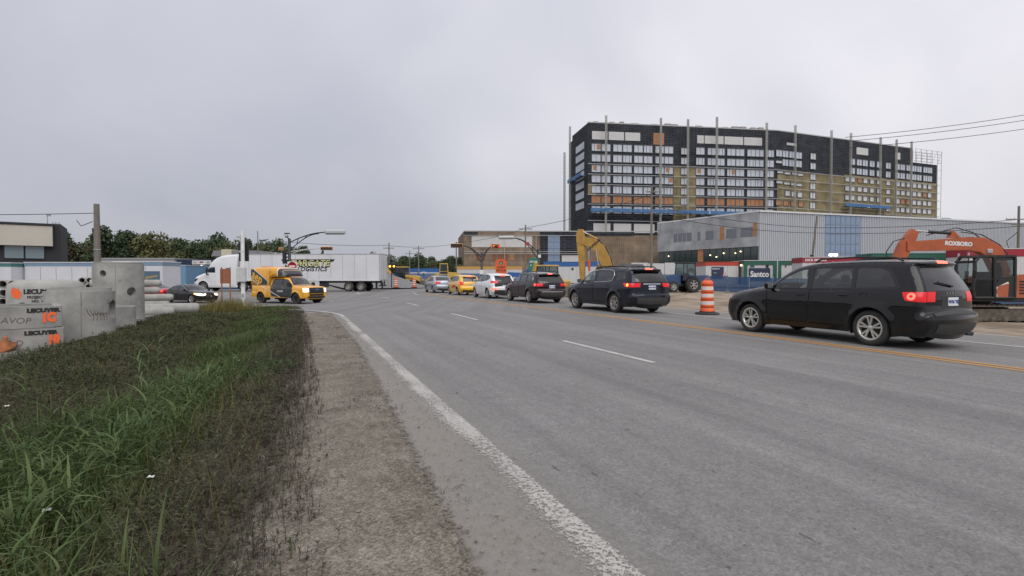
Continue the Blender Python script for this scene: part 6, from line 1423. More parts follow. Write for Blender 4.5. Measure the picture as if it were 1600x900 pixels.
# ------------------------------------------------------------------ construction site on the right
ex_or = mat('excavator orange', (.37, .085, .028), .5, var=.15, vscale=2, dust=((.25, .19, .13), 3.0, .35)); ex_ye = mat('excavator yellow', (.40, .235, .05), .55, var=.2, vscale=2, dust=((.2, .15, .1), 4, .5)); ex_bk = mat('machine black', (.015, .015, .016), .5); mud = mat('muddy track steel', (.10, .085, .065), .9, var=.4, vscale=5, bump=.5, bscale=14)
steel = mat('cylinder steel', (.6, .6, .6), .2, .9); mach_gl = glass('machine glass', (.42, .5, .5))
def link_arm(mb, pts, ws, y0, y1):
    """box-section arm along side-view points with given depths"""
    up, lo = [], []; n = len(pts)
    for i, p in enumerate(pts):
        a = np.array(pts[max(i - 1, 0)]); b = np.array(pts[min(i + 1, n - 1)]); d = (b - a) / (np.linalg.norm(b - a) + 1e-9); q = np.array([-d[1], d[0]]); up.append(tuple(np.array(p) + q * ws[i] / 2)); lo.append(tuple(np.array(p) - q * ws[i] / 2))
    m = len(pts)
    V = [(x, y0, z) for x, z in up] + [(x, y0, z) for x, z in lo] + [(x, y1, z) for x, z in up] + [(x, y1, z) for x, z in lo]
    F = []
    for i in range(m - 1): F += [(i, i + 1, m + i + 1, m + i), (2 * m + i, 3 * m + i, 3 * m + i + 1, 2 * m + i + 1), (i, 2 * m + i, 2 * m + i + 1, i + 1), (m + i, m + i + 1, 3 * m + i + 1, 3 * m + i)]
    F += [(0, m, 3 * m, 2 * m), (m - 1, 3 * m - 1, 4 * m - 1, 2 * m - 1)]
    mb.add(V, F); return mb
def excavator(label, loc, rz, paint, boom, stick, letter, bucket=True, s=1.0, big_cab=True, name='excavator'):
    root = thing(name, label, 'excavator', loc, rz); root.scale = (s, s, s)
    for sg in (-1, 1):   # tracks
        y = sg * .95; mb = MB(); n = 44; L_ = 3.3; r_ = .36; V = []; pts = []
        for k in range(n):
            f = k / n * (2 * L_ + 2 * math.pi * r_)
            if f < L_: p = (-L_ / 2 + f, 2 * r_)
            elif f < L_ + math.pi * r_: a = (f - L_) / r_; p = (L_ / 2 + r_ * math.sin(a), r_ + r_ * math.cos(a))
            elif f < 2 * L_ + math.pi * r_: p = (L_ / 2 - (f - L_ - math.pi * r_), 0)
            else: a = (f - 2 * L_ - math.pi * r_) / r_; p = (-L_ / 2 - r_ * math.sin(a), r_ - r_ * math.cos(a))
            pts.append(p)
        tr = MB().prism([(-L_ / 2, .12), (L_ / 2, .12), (L_ / 2 + .22, .36), (L_ / 2, .60), (-L_ / 2, .60), (-L_ / 2 - .22, .36)], y - .17, y + .17).build('track_frame', mud, root)
        sh = MB()
        for k in range(n):
            p = pts[k]; q = pts[(k + 1) % n]; d = Vector((q[0] - p[0], 0, q[1] - p[1])); ang = math.atan2(d.z, d.x); sh.box(((p[0] + q[0]) / 2, y, (p[1] + q[1]) / 2), (d.length * .92, .5, .05), Matrix.Rotation(-ang, 4, 'Y')); 
            nz_ = Vector((-d.z, 0, d.x)).normalized(); sh.box(((p[0] + q[0]) / 2 + nz_.x * .04, y, (p[1] + q[1]) / 2 + nz_.z * .04), (.03, .5, .05), Matrix.Rotation(-ang, 4, 'Y'))
        stuff(sh.build('track_shoes', mud, root))
        for k in range(6): MB().lathe([(0, -.19), (.11, -.19), (.11, .19), (0, .19)], 14, Matrix.Translation((-1.3 + .52 * k, y, .15)) @ Matrix.Rotation(R(90), 4, 'X')).build('track_roller', mud, root)
        for x in (-L_ / 2, L_ / 2): MB().lathe([(0, -.2), (.30, -.2), (.33, 0), (.30, .2), (0, .2)], 20, Matrix.Translation((x, y, .36)) @ Matrix.Rotation(R(90), 4, 'X')).build('idler_wheel', mud, root)
    MB().lathe([(.55, .5), (.55, .95)], 24).build('slew_ring', ex_bk, root); MB().box((0, 0, .5), (1.5, 1.5, .3)).build('undercarriage', mud, root)
    MB().box((-.35, 0, .98), (3.3, 2.2, .16), bev=.03).build('deck', ex_bk, root)
    # engine housing and counterweight
    h = MB().prism([(-.62, 1.06), (-.62, 1.92), (-.9, 2.02), (-1.95, 1.98), (-2.2, 1.75), (-2.25, 1.06)], -1.12, 1.12).build('engine_housing', paint, root)
    for k in range(5): MB().box((-1.1, 1.128, 1.25 + .12 * k), (.55, .02, .06)).build('louvre', ex_bk, h)
    for k in range(2): MB().box((-1.75, 1.128, 1.32 + .26 * k), (.36, .02, .16)).build('vent', ex_bk, h)
    MB().lathe([(.06, 0), (.06, .35), (.045, .35)], 10, Matrix.Translation((-1.5, -.5, 1.98))).build('exhaust_pipe', ex_bk, root)
    # cab on the left of the machine: black frame with glass
    x0, x1, y0, y1, z0, z1 = -.60, 1.10, .25, 1.15, 1.06, 2.76; prof = [(x0, z0), (x1 - .05, z0), (x1, z0 + .35), (x1 - .06, z1 - .22), (x1 - .25, z1), (x0 + .05, z1), (x0, z1 - .1)]
    fr = MB(); t_ = .06
    for y in (y0, y1):
        for i in range(len(prof)):
            a = prof[i]; b = prof[(i + 1) % len(prof)]; fr.tube([(a[0], y, a[1]), (b[0], y, b[1])], t_, 6)
        fr.tube([(.22, y, z0), (.26, y, z1)], .07, 6)
    for a in prof: fr.tube([(a[0], y0, a[1]), (a[0], y1, a[1])], t_, 6)
    cabf = fr.build('cab_frame', ex_bk, root)
    MB().prism([(x0 - .04, z1 - .03), (x0 + .02, z1 + .05), (x1 - .22, z1 + .05), (x1 - .12, z1 - .05)], y0 - .05, y1 + .05).build('cab_roof', paint if paint is ex_ye else ex_bk, root)
    MB().prism([(x0, z0), (.22, z0), (.24, z0 + .45), (.05, z0 + .75), (-.3, z0 + .88), (x0, z0 + .90)], y1 - .04, y1 + .02).build('cab_side_panel', ex_bk if paint is ex_or else paint, root)
    if paint is ex_or:
        MB().prism([(-.30, z0 + .04), (.12, z0 + .04), (.18, z0 + .30), (.10, z0 + .48), (-.34, z0 + .60)], y1 + .022, y1 + .035).build('side_badge', ex_or, root); MB().prism([(.12, z0 + .04), (.26, z0 + .04), (.20, z0 + .42), (-.30, z0 + .66), (-.34, z0 + .60), (.10, z0 + .42)], y1 + .022, y1 + .032).build('side_badge', sgn_w, root)
    for a, b in ((0, .2), (.28, 1.02)):
        MB().add([(x0 + .04 if a == 0 else a, y1 - .01, z0 + (.9 if a == 0 else .05)), (b, y1 - .01, z0 + (.62 if a == 0 else .05)), (b if a == 0 else x1 - .1, y1 - .01, z1 - .06), (x0 + .04 if a == 0 else a, y1 - .01, z1 - .06)], [(0, 1, 2, 3)]).build('side_window', mach_gl, root)
    MB().box(((x0 + .3) / 2, y0 + .02, z0 + .55), (.95, .05, 1.05)).build('cab_inner_panel', ex_bk, root); MB().box((.65, y0 + .02, z0 + .3), (.85, .05, .6)).build('cab_inner_panel', ex_bk, root)
    MB().box((.66, y1 + .005, z0 + .78), (.78, .03, .05)).build('door_rail', ex_bk, root)
    MB().add([(x1 + .02, y0, z0 + .3), (x1 + .02, y1, z0 + .3), (x1 - .04, y1, z1 - .2), (x1 - .04, y0, z1 - .2)], [(0, 1, 2, 3)]).build('windscreen', mach_gl, root); MB().add([(x0, y0, z0 + .9), (x0, y1, z0 + .9), (x0, y1, z1 - .1), (x0, y0, z1 - .1)], [(0, 1, 2, 3)]).build('rear_window', mach_gl, root)
    st = MB(); st.box((0, .7, z0 + .5), (.5, .5, .18), bev=.04); st.box((-.26, .7, z0 + .9), (.14, .48, .75), bev=.05); st.box((-.3, .7, z0 + 1.36), (.12, .26, .2), bev=.04); st.build('seat', cabin, root) if False else st.build('seat', mat('seat black', (.02, .02, .02), .8), root)
    MB().tube([(1.1, y1 + .04, z1 - .5), (1.25, y1 + .2, z1 - .6)], .02, 6).build('mirror_stalk', ex_bk, root); MB().box((1.25, y1 + .22, z1 - .72), (.05, .18, .32), bev=.02).build('mirror', ex_bk, root)
    # boom, stick, cylinders
    bpts, bw_ = boom; spts, sw_ = stick
    bo_ = link_arm(MB(), bpts, bw_, -.36, -.02).build('boom', paint, root); so_ = link_arm(MB(), spts, sw_, -.31, -.07).build('stick', paint, root)
    if letter:
        i = 1; a = Vector((bpts[letter[1]][0], bpts[letter[1]][1])); b = Vector((bpts[letter[1] + 1][0], bpts[letter[1] + 1][1])); m_ = (a + b) / 2 + Vector((letter[3], letter[4])); ang = math.atan2((b - a).y, (b - a).x)
        # machine front is +X, we read from its left (+Y) side, so the text runs towards -X
        lettering(letter[0], letter[2], letter[5], bo_, (m_.x, -.014, m_.y), (R(90), -(ang if abs(ang) < math.pi / 2 else ang - math.pi), math.pi), .003, bold=.012)
    return root, bo_, so_
def cyl(parent, a, b, y, r=.07, split=.55, rod=None, name='hydraulic_cylinder', m=ex_bk):
    a = Vector((a[0], y, a[1])); b = Vector((b[0], y, b[1])); c = a.lerp(b, split); co = MB().tube([a, c], r, 10).build(name, m, parent); MB().tube([c, b], r * .55, 8).build('rod', steel, co); return co
def hose(parent, pts, r=.022): MB().tube(pts, r, 6).build('hose', ex_bk, parent)
# orange machine behind the black crossover, facing left
OXL = (19.95, 22.6); oz = E1(*OXL)
bm_ = [(-.05, 1.35), (-.30, 2.15), (.05, 2.98), (.6, 3.30), (1.2, 3.36), (2.8, 3.28), (3.85, 3.24)]; bwd = [.45, .62, .72, .64, .56, .46, .40]
stk = [(3.45, 3.92), (3.62, 3.62), (3.86, 3.24), (4.25, 2.35), (4.5, 1.5)]; swd = [.30, .44, .52, .44, .34]
SHB = -.92
bm_ = [(x + SHB, z) for x, z in bm_]; stk = [(x + SHB, z) for x, z in stk]
oe, ob_, os_ = excavator('orange excavator with black cab and white company lettering on its boom, behind the black crossover', (OXL[0], OXL[1], oz), R(180), ex_or, (bm_, bwd), (stk, swd), ('ROXBORO', 4, .24, -.35, .02, sgn_w))
cyl(ob_, (1.75 + SHB, 3.80), (3.48 + SHB, 3.92), -.19, .065, .62); cyl(ob_, (.5, 1.2), (.35, 2.95), .06, .07); cyl(ob_, (.5, 1.2), (.35, 2.95), -.44, .07)
MB().prism([(1.5 + SHB, 3.62), (1.8 + SHB, 3.92), (2.0 + SHB, 3.62)], -.28, -.10).build('lug', ex_or, ob_)
hose(ob_, [(x + SHB, y, z) for x, y, z in [(.1, -.2, 3.25), (.9, -.2, 3.85), (1.6, -.2, 4.05), (2.3, -.2, 3.88), (2.9, -.2, 3.72)]]); hose(ob_, [(x + SHB, y, z) for x, y, z in [(-.25, -.1, 2.3), (-.55, -.1, 2.9), (-.2, -.1, 3.3), (.6, -.1, 3.75), (1.5, -.1, 3.86)]]); hose(ob_, [(x + SHB, y, z) for x, y, z in [(3.9, -.1, 3.6), (4.4, -.1, 3.45), (4.7, -.1, 3.0), (4.6, -.1, 2.3)]])
MB().prism([(3.45, 1.55), (3.8, 1.4), (4.0, .8), (3.6, .5), (3.1, .75), (3.2, 1.3)], -.6, .2).build('bucket', ex_bk, oe)
MB().box((-.6, -.02, 3.02), (.25, .12, .2), bev=.03).build('work_lamp', galv, ob_)
# yellow machine standing off behind the navy crossover
YL = (8.3, 43.0); yz = E1(*YL)
bm_ = [(.2, 1.4), (.35, 2.2), (.75, 3.3), (1.25, 4.25), (1.9, 4.75), (2.8, 5.0)]; bwd = [.6, .75, .9, .92, .78, .62]
stk = [(2.95, 5.95), (2.98, 5.55), (2.95, 5.0), (2.85, 3.6), (2.78, 1.9), (2.75, 1.3)]; swd = [.4, .7, .72, .58, .44, .4]
ye, yb, ys = excavator('weathered yellow excavator with raised boom and orange-marked cylinder, behind the navy crossover', (YL[0], YL[1], yz), R(150), ex_ye, (bm_, bwd), (stk, swd), ('HYUNDAI', 3, .30, .15, .05, ex_bk))
cyl(yb, (1.45, 5.05), (2.92, 5.85), -.19, .08, .55, m=ex_ye); cyl(yb, (1.05, 1.6), (1.5, 4.3), .08, .075, .5, m=ex_ye); cyl(yb, (1.05, 1.6), (1.5, 4.3), -.46, .075, .5, m=ex_ye); cyl(yb, (2.2, 4.6), (2.15, 1.9), -.1, .06, .3, m=steel)
MB().tube([(2.16, -.1, 3.3), (2.14, -.1, 2.4)], .16, 10, .08).build('orange_sleeve', mat('orange sleeve', (.6, .12, .06), .6), yb)
for k in range(4): hose(yb, [(.15 - .05 * k, -.2, 2.2), (.35 - .05 * k, -.2, 3.2), (.85 - .05 * k, -.2, 4.35), (1.5, -.2, 5.15)], .025)
MB().box((-1.6, .1, 2.05), (1.7, 1.9, .5), bev=.12).build('engine_cover', mat('dark grey cover', (.05, .052, .055), .6, var=.2), ye)
MB().prism([(2.6, 1.4), (3.0, 1.4), (3.25, .8), (2.9, .25), (2.3, .4), (2.4, 1.1)], -.7, .3).build('bucket', mud, ye)

# wheeled machines
tr_y = mat('loader yellow', (.50, .33, .07), .55, var=.15, dust=((.22, .17, .12), 2.5, .4)); blue_t = mat('tractor blue', (.03, .07, .16), .4, var=.1, coat=.3)
def cabbox(root, c, d, m, roofm):
    x, y, z = c; L_, W_, H_ = d; fr = MB()
    for sx in (-1, 1):
        for sy in (-1, 1): fr.tube([(x + sx * L_ / 2, y + sy * W_ / 2, z), (x + sx * L_ / 2 * .86, y + sy * W_ / 2 * .9, z + H_)], .055, 6)
    for sy in (-1, 1): fr.tube([(x - L_ / 2, y + sy * W_ / 2, z + .5), (x + L_ / 2, y + sy * W_ / 2, z + .45)], .04, 6)
    fr.box((x, y, z + .05), (L_, W_, .12)); f = fr.build('cab_frame', m, root)
    MB().box((x, y, z + H_ + .06), (L_ * 1.02, W_ * 1.05, .14), bev=.04).build('cab_roof', roofm, root)
    for sy in (-1, 1): MB().add([(x - L_ / 2, y + sy * W_ / 2, z + .1), (x + L_ / 2, y + sy * W_ / 2, z + .1), (x + L_ / 2 * .86, y + sy * W_ / 2 * .9, z + H_), (x - L_ / 2 * .86, y + sy * W_ / 2 * .9, z + H_)], [(0, 1, 2, 3)]).build('side_window', mach_gl, root)
    for sx in (-1, 1): MB().add([(x + sx * L_ / 2, y - W_ / 2, z + .1), (x + sx * L_ / 2, y + W_ / 2, z + .1), (x + sx * L_ / 2 * .86, y + W_ / 2 * .9, z + H_), (x + sx * L_ / 2 * .86, y - W_ / 2 * .9, z + H_)], [(0, 1, 2, 3)]).build('end_window', mach_gl, root)
    MB().box((x - .1, y, z + .45), (.5, .5, .7), bev=.08).build('seat', mat('seat black', (.02, .02, .02), .8), root)
def wheels4(root, xf, rf, xr, rr, tr, rim_m, wd=.45):
    for x, r in ((xf, rf), (xr, rr)):
        for sg in (-1, 1): wheel(root, x, sg * tr, r, wd, r * .55, (6, 0, .12), sg, rim_m)
def backhoe(label, loc, rz, paint=tr_y, s=1.0):
    root = thing('backhoe_loader', label, 'backhoe loader', loc, rz); root.scale = (s, s, s)
    wheels4(root, 1.5, .5, -.7, .72, .85, tr_y)
    MB().prism([(.3, .8), (2.35, .85), (2.4, 1.35), (1.9, 1.55), (.3, 1.7)], -.5, .5).build('bonnet', paint, root); MB().box((.2, 0, .75), (3.6, .8, .35), bev=.05).build('chassis', ex_bk, root)
    cabbox(root, (-.35, 0, 1.2), (1.5, 1.5, 1.5), ex_bk, paint)
    for sg in (-1, 1): link_arm(MB(), [(.4, 1.5), (1.6, 1.35), (2.9, .7)], [.2, .28, .22], sg * .62 - .07, sg * .62 + .07).build('loader_arm', paint, root)
    MB().prism([(2.8, .25), (3.5, .1), (3.0, .9), (2.75, .9)], -1.1, 1.1).build('front_bucket', mud, root)
    link_arm(MB(), [(-1.5, .9), (-2.3, 2.2), (-2.2, 3.0)], [.35, .4, .26], -.14, .14).build('rear_boom', paint, root); link_arm(MB(), [(-2.1, 3.1), (-2.8, 1.9), (-3.0, 1.0)], [.22, .3, .2], -.1, .1).build('rear_stick', paint, root); MB().prism([(-2.8, 1.0), (-3.2, 1.0), (-3.3, .5), (-2.7, .45)], -.35, .35).build('rear_bucket', mud, root)
    return root
backhoe('yellow backhoe loader parked behind the plum estate car', (3.4, 47.5, E1(3.4, 47.5)), R(-58))
backhoe('yellow backhoe loader working at the gravel heap beyond the junction', (-15.2, 74, 0), R(-10))
# wheel loader seen side-on behind the silver saloon
wl_ = thing('wheel_loader', 'yellow wheel loader with canopy standing in front of the blue and white cabins', 'wheel loader', (-9.7, 76, 0), R(185))
wheels4(wl_, 1.35, .72, -1.35, .72, .95, tr_y, .5); MB().prism([(-2.5, 1.0), (-.4, 1.0), (-.4, 2.1), (-1.6, 2.05), (-2.5, 1.75)], -.75, .75).build('engine_housing', tr_y, wl_); MB().box((.9, 0, 1.1), (1.6, .9, .6), bev=.08).build('front_frame', tr_y, wl_); cabbox(wl_, (.15, 0, 1.7), (1.2, 1.3, 1.5), tr_y, tr_y)
for sg in (-1, 1): link_arm(MB(), [(.8, 1.8), (2.0, 1.3), (2.9, .6)], [.3, .36, .26], sg * .5 - .08, sg * .5 + .08).build('lift_arm', tr_y, wl_)
MB().prism([(2.8, .1), (3.8, .0), (3.1, 1.0), (2.75, .95)], -1.3, 1.3).build('bucket', mud, wl_); MB().lathe([(.06, 0), (.05, .6)], 8, Matrix.Translation((-1.6, .2, 2.0))).build('exhaust_pipe', ex_bk, wl_)
# blue tractor with open canopy
tX, tY = 18.0, 56.5
bt = thing('tractor', 'dark blue tractor with black cab and grey wheels, beside the striped barrel', 'tractor', (tX, tY, E1(tX, tY)), R(196))
grim = mat('dusty grey rim', (.3, .3, .29), .7, var=.2); wheels4(bt, 1.35, .62, -1.1, .85, .85, grim, .5)
MB().prism([(.1, .8), (2.3, .85), (2.35, 1.5), (1.9, 1.75), (.1, 1.95)], -.45, .45).build('bonnet', blue_t, bt); MB().box((.1, 0, .8), (3.4, .7, .4), bev=.06).build('chassis', ex_bk, bt); cabbox(bt, (-.75, 0, 1.25), (1.6, 1.6, 1.85), ex_bk, ex_bk)
for sg in (-1, 1): MB().lathe([(.92, -.28), (.98, 0), (.92, .28)], 20, Matrix.Translation((-1.1, sg * .85, .86)) @ Matrix.Rotation(R(90), 4, 'X')).build('mudguard', blue_t, bt) if False else MB().box((-1.1, sg * .9, 1.74), (1.1, .5, .06), bev=.02).build('mudguard', blue_t, bt)
MB().box((-2.2, 0, .7), (1.0, 1.6, .7), bev=.08).build('rear_hitch_box', mud, bt)
# covered plant on the far side of the yellow excavator
dc = mat('dark grey cover', (.05, .052, .055), .6)
for x, y, lab, w_ in ((10.7, 47.5, 'dark grey covered plant with vent slots, right of the yellow excavator', 2.4),):
    q = thing('covered_generator', lab, 'generator', (x, y, E1(x, y) - .02), R(12)); MB().box((0, 0, 1.75), (w_, 1.5, 2.5), bev=.25).build('cover', dc, q); MB().box((0, 0, .25), (w_ * 1.05, 1.4, .5)).build('skid', ex_bk, q)
    for k in range(3): MB().box((-.7 + .55 * k, -.76, 2.3), (.35, .03, .4)).build('vent', ex_bk, q)

# ------------------------------------------------------------------ blue mesh fence
def mesh_mat(name, col, op):
    m = bpy.data.materials.new(name); m.use_nodes = True; t = m.node_tree; L = t.links.new; b = t.nodes['Principled BSDF']; b.inputs['Base Color'].default_value = (*col, 1); b.inputs['Roughness'].default_value = .7
    n = t.nodes.new('ShaderNodeTexNoise'); n.inputs['Scale'].default_value = 1.2; tcn = t.nodes.new('ShaderNodeTexCoord'); L(tcn.outputs['Object'], n.inputs['Vector'])
    r = t.nodes.new('ShaderNodeValToRGB'); r.color_ramp.elements[0].color = tuple(c * .8 for c in col) + (1,); r.color_ramp.elements[1].color = tuple(c * 1.2 for c in col) + (1,); L(n.outputs['Fac'], r.inputs[0]); L(r.outputs[0], b.inputs['Base Color'])
    tr = t.nodes.new('ShaderNodeBsdfTransparent'); ms = t.nodes.new('ShaderNodeMixShader'); ms.inputs[0].default_value = op; L(tr.outputs[0], ms.inputs[1]); L(b.outputs[0], ms.inputs[2]); L(ms.outputs[0], t.nodes['Material Output'].inputs[0]); return m
fence_b = mesh_mat('blue fence mesh', (.025, .085, .21), .88)
fc = thing('site_fence', 'long blue mesh fence on steel posts between the sandy strip and the site cabins', 'fence', P(0, 44))
FW = 3.0; mesh_v = []
for v in range(4):
    r_ = random.Random(v); mb = MB(); a0 = r_.uniform(0, 6)
    mb.grid(lambda i, j: (i * FW, .03 * math.sin(i * 9 + a0) * (1 - j) + .02 * math.sin(i * 23 + j * 5), .04 + 1.76 * j - .04 * math.sin(i * math.pi) * j), 12, 5); mesh_v.append(mb.mesh('panel', fence_b, False))
post_me = MB().tube([(0, 0, 0), (0, 0, 1.9)], .03, 6).mesh('post', galv); foot_me = MB().box((0, 0, .06), (.25, .6, .12), bev=.03).mesh('foot', conc)
fence_root = Vector(P(0, 44))
for k in range(58):
    s_ = 18 + k * FW; q = P(s_, 44); z = E1(q[0], q[1]); d = Vector((q[0], q[1], z)) - fence_root
    link('panel', mesh_v[k % 4], fc, d, (0, 0, R(90) + TH)); po = link('post', post_me, fc, d)
    if k < 30: link('foot', foot_me, po, (0, 0, 0), (0, 0, TH))

f2_ = thing('site_fence', 'blue mesh fence run in front of the ochre-banded cabin, beyond the queue of cars', 'fence', (-24, 98, 0), R(-2)); wide_p = mesh_v[1]
for k in range(12):
    q = link('panel', mesh_v[k % 4], f2_, (k * FW, 0, 0)); q.scale = (1, 1, 1.15); link('post', post_me, f2_, (k * FW, 0, 0))

# ------------------------------------------------------------------ cabins behind the fence
c_red = mat('cabin red roof', (.42, .05, .025), .6, var=.1); c_grn = mat('cabin green frame', (.015, .095, .065), .55, var=.08); c_wht = mat('cabin panel white', (.50, .50, .50), .6, var=.06); navy_b = mat('navy board', (.02, .03, .07), .5); crim = mat('crimson band', (.28, .012, .03), .5)
r1 = cabin('white cabin with sagging red roof and navy poster, left of the green-framed cabin', (26.6, 66.5, .45), 4.0, 6, 2.75, c_wht, c_red, R(-6), roof_c=c_red, band_h=.42)
nb = MB().box((-.55, -.03, 1.45), (1.5, .04, 1.5)).build('poster', navy_b, r1); lettering('ADÉNAT', .24, sgn_w, nb, (-.75, -.055, 1.95), (R(90), 0, 0), .002, bold=.004); lettering('Batir', .18, sgn_w, nb, (-.85, -.055, 1.45), (R(90), 0, 0), .002)
for k in range(3): MB().add([(.0 + .12 * k, -.052, .75), (.10 + .12 * k, -.052, .75), (.22 + .1 * k, -.052, 1.5), (.14 + .1 * k, -.052, 1.5)], [(0, 1, 2, 3)]).build('poster_stripe', (c_red, sgn_w, c_red)[k], nb)
g1 = thing('site_cabin', 'green-framed white cabin with large navy company board', 'site cabin', (33.4, 64.5, .35), R(-8))
MB().box((0, 3, 1.5), (9.2, 6, 2.9)).build('wall', c_wht, g1); MB().box((0, 3, 2.78), (9.4, 6.2, .5)).build('roof_band', c_grn, g1); MB().box((0, 3, 3.06), (9.5, 6.3, .08)).build('roof', c_wht, g1)
for x in (-4.5, -1.05, -.55, 4.5): MB().box((x, -.06, 1.4), (.42, .12, 2.8)).build('corner_post', c_grn, g1)
MB().box((-.8, -.14, 1.5), (.10, .06, 3.1)).build('joint_strip', c_wht, g1)
bdn = MB().box((-2.85, -.06, 1.35), (2.5, .05, 1.55)).build('company_board', navy_b, g1); lettering('Santco', .98, sgn_w, bdn, (-2.85, -.10, 1.35), (R(90), 0, 0), .004, bold=.03, stretch=.82)
MB().box((-3.7, -.05, 2.35), (.5, .04, .22)).build('notice', c_grn, g1); MB().box((-1.95, -.05, 2.35), (.34, .04, .34)).build('notice', ex_bk, g1); MB().box((.2, -.05, 2.35), (.14, .05, .2)).build('notice', ex_bk, g1)
wo = MB().box((1.5, -.04, 2.0), (1.1, .06, .8)).build('window', frame_w, g1); MB().box((1.5, -.075, 2.0), (1.0, .02, .7)).build('pane', win_d, wo)
lampm = mat('lit site lamp', (1, .8, .5), .3, emis=(1, .78, .42), es=5)
def bulb(x, y, z, r, label, m=lampm):
    o = thing('site_lamp', label, 'lamp', (x, y, z)); MB().lathe([(0, -r), (r * .7, -r * .7), (r, 0), (r * .7, r * .7), (0, r)], 10).build('bulb', m, o); MB().box((0, r * .9, 0), (r * 1.4, r * .8, r * 1.6)).build('housing', galv, o); return o
bulb(28.75, 65.9, 2.85, .12, 'small warm lamp at the corner of the green-framed cabin')
def band_trailer(label, c, L_, H_, band, txt, z0, rz, roofc=c_wht, bh=.55, wallm=c_wht, door=None):
    q = thing('site_trailer', label, 'site trailer', (c[0], c[1], z0), rz); MB().box((0, 1.5, H_ / 2), (L_, 3, H_)).build('wall', wallm, q); bd = MB().box((0, 1.5, H_ - bh / 2), (L_ + .08, 3.08, bh)).build('roof_band', band, q); MB().box((0, 1.5, H_ + .05), (L_ + .14, 3.14, .08)).build('roof', roofc, q)
    if txt: lettering(txt[0], txt[1], sgn_w, bd, (txt[2], -.06, H_ - bh / 2), (R(90), 0, 0), .004, .1, .012)
    if door is not None:
        do = MB().box((door, -.03, H_ - 1.75), (1.1, .06, 2.1)).build('door', frame_w, q); MB().box((door, -.07, H_ - 1.45), (.4, .02, .9)).build('pane', win_d, do); MB().box((door - 1.3, -.03, H_ - 1.1), (.35, .03, .35)).build('notice', ex_bk, q)
    for k in range(int(L_ / 1.2)): MB().box((-L_ / 2 + .6 + 1.2 * k, -.008, (H_ - bh) / 2), (.03, .02, H_ - bh - .1)).build('panel_joint', galv, q)
    return q
band_trailer('white trailer with crimson roof band and white lettering, showing over the black crossover roof', (35.8, 57.5), 7.5, 3.15, crim, ('DICK MOORE', .36, -2.4), .35, R(-8))
band_trailer('green-banded white trailer with a door, between the orange excavator arm and cab', (43.6, 55.5), 10.5, 3.3, c_grn, None, .5, R(-6), c_grn, .8, door=3.4)
MB_joint = None
band_trailer('white trailer with crimson band beside the orange excavator boom', (48.2, 50.5), 8.0, 3.4, crim, ('DMC', .42, -2.6), .65, R(-8), bh=.7)
# white panel van boxes / hoarding behind the tractor
wbx = thing('white_hoarding', 'white hoarding panels with a round mark behind the blue tractor', 'hoarding', (23.5, 78, 0), R(-4))
for k in range(4): MB().box((-4.5 + 2.45 * k, .04 * (k % 2), 1.9), (2.4, .08, 3.2 - .2 * (k == 1))).build('panel', c_wht, wbx)
MB().lathe([(0, .0), (.6, .0), (.6, .02)], 20, Matrix.Translation((3.0, -.06, 2.1)) @ Matrix.Rotation(R(90), 4, 'X')).build('round_mark', galv, wbx)
bulb(17.2, 72.5, 2.15, .16, 'bright warm lamp bar left of the blue tractor cab'); 
# containers and cabins further left behind the fence
c_or = mat('cabin ochre band', (.50, .28, .08), .6, var=.1); c_blu = mat('cabin blue band', (.02, .10, .30), .55, var=.08)
band_trailer('pale cabin with ochre roof band, behind the twin-arm signal pole', (-4.5, 104), 13, 3.5, c_or, None, -.1, R(-2), c_or, .5, door=3.0)
band_trailer('blue and white cabin beyond the wheel loader', (-21.5, 122), 9, 3.3, c_blu, None, .0, R(-2), c_blu, .8, door=1.0)
band_trailer('white cabin with bright blue roof band, between the backhoe and the yellow excavator', (10.0, 86), 9.5, 3.4, c_blu, None, .4, R(-3), c_blu, .7, door=1.2)
# blue roll-off skip with raised hopper
sk = thing('waste_skip', 'blue roll-off skip with sloping hopper behind the detour signs', 'skip', (1.6, 78, 0), R(-5)); skb = mat('skip blue', (.02, .10, .32), .5, var=.12)
MB().prism([(-2.2, 0), (2.2, 0), (2.4, 1.9), (-2.2, 2.1)], 0, 2.4).build('bin', skb, sk); MB().prism([(.2, 1.9), (2.4, 1.9), (3.3, 3.2), (1.0, 3.1)], .2, 2.2).build('hopper', skb, sk); lettering('MEX', .45, sgn_w, sk, (-1.2, -.02, 1.2), (R(90), 0, 0), .004, bold=.01); MB().lathe([(0, 0), (.9, 0), (.9, .2), (0, .2)], 20, Matrix.Translation((2.2, -.1, 1.0)) @ Matrix.Rotation(R(90), 4, 'X')).build('hopper_mouth', ex_bk, sk)
# gravel heap and rubble
grav = mat('crushed stone', (.17, .17, .17), .95, var=.3, vscale=6, bump=.8, bscale=12)
def heap(name, label, loc, rx, ry, h, m, seed):
    r_ = np.random.RandomState(seed); ph = r_.uniform(0, 6, 6); mb = MB()
    def f(i, j):
        a = 2 * math.pi * i; k = j * (1 + .12 * math.sin(3 * a + ph[0]) + .07 * math.sin(7 * a + ph[1])); z = h * max(0, (1 - j)) ** 1.1 * (1 + .06 * math.sin(5 * a + ph[2]) * j) + .04 * math.sin(9 * a + 11 * j) * (j < .97)
        return (rx * k * math.cos(a), ry * k * math.sin(a), z - .06)
    mb.grid(f, 40, 12); o = mb.build(name, m); o.location = loc; return tag(o, label, 'heap')
heap('gravel_heap', 'grey gravel heap beside the trailer tail', (-17.0, 72.5, 0), 5.5, 4.0, 1.9, grav, 1); heap('rubble_heap', 'low grey rubble heap ahead of the silver saloon', (-9.5, 70.5, 0), 2.6, 1.6, .6, grav, 2); heap('earth_heap', 'low sandy earth heap beside the blue fence', (15.5, 47.0, E1(15.5, 47)), 3.0, 1.6, .45, dirt, 3)
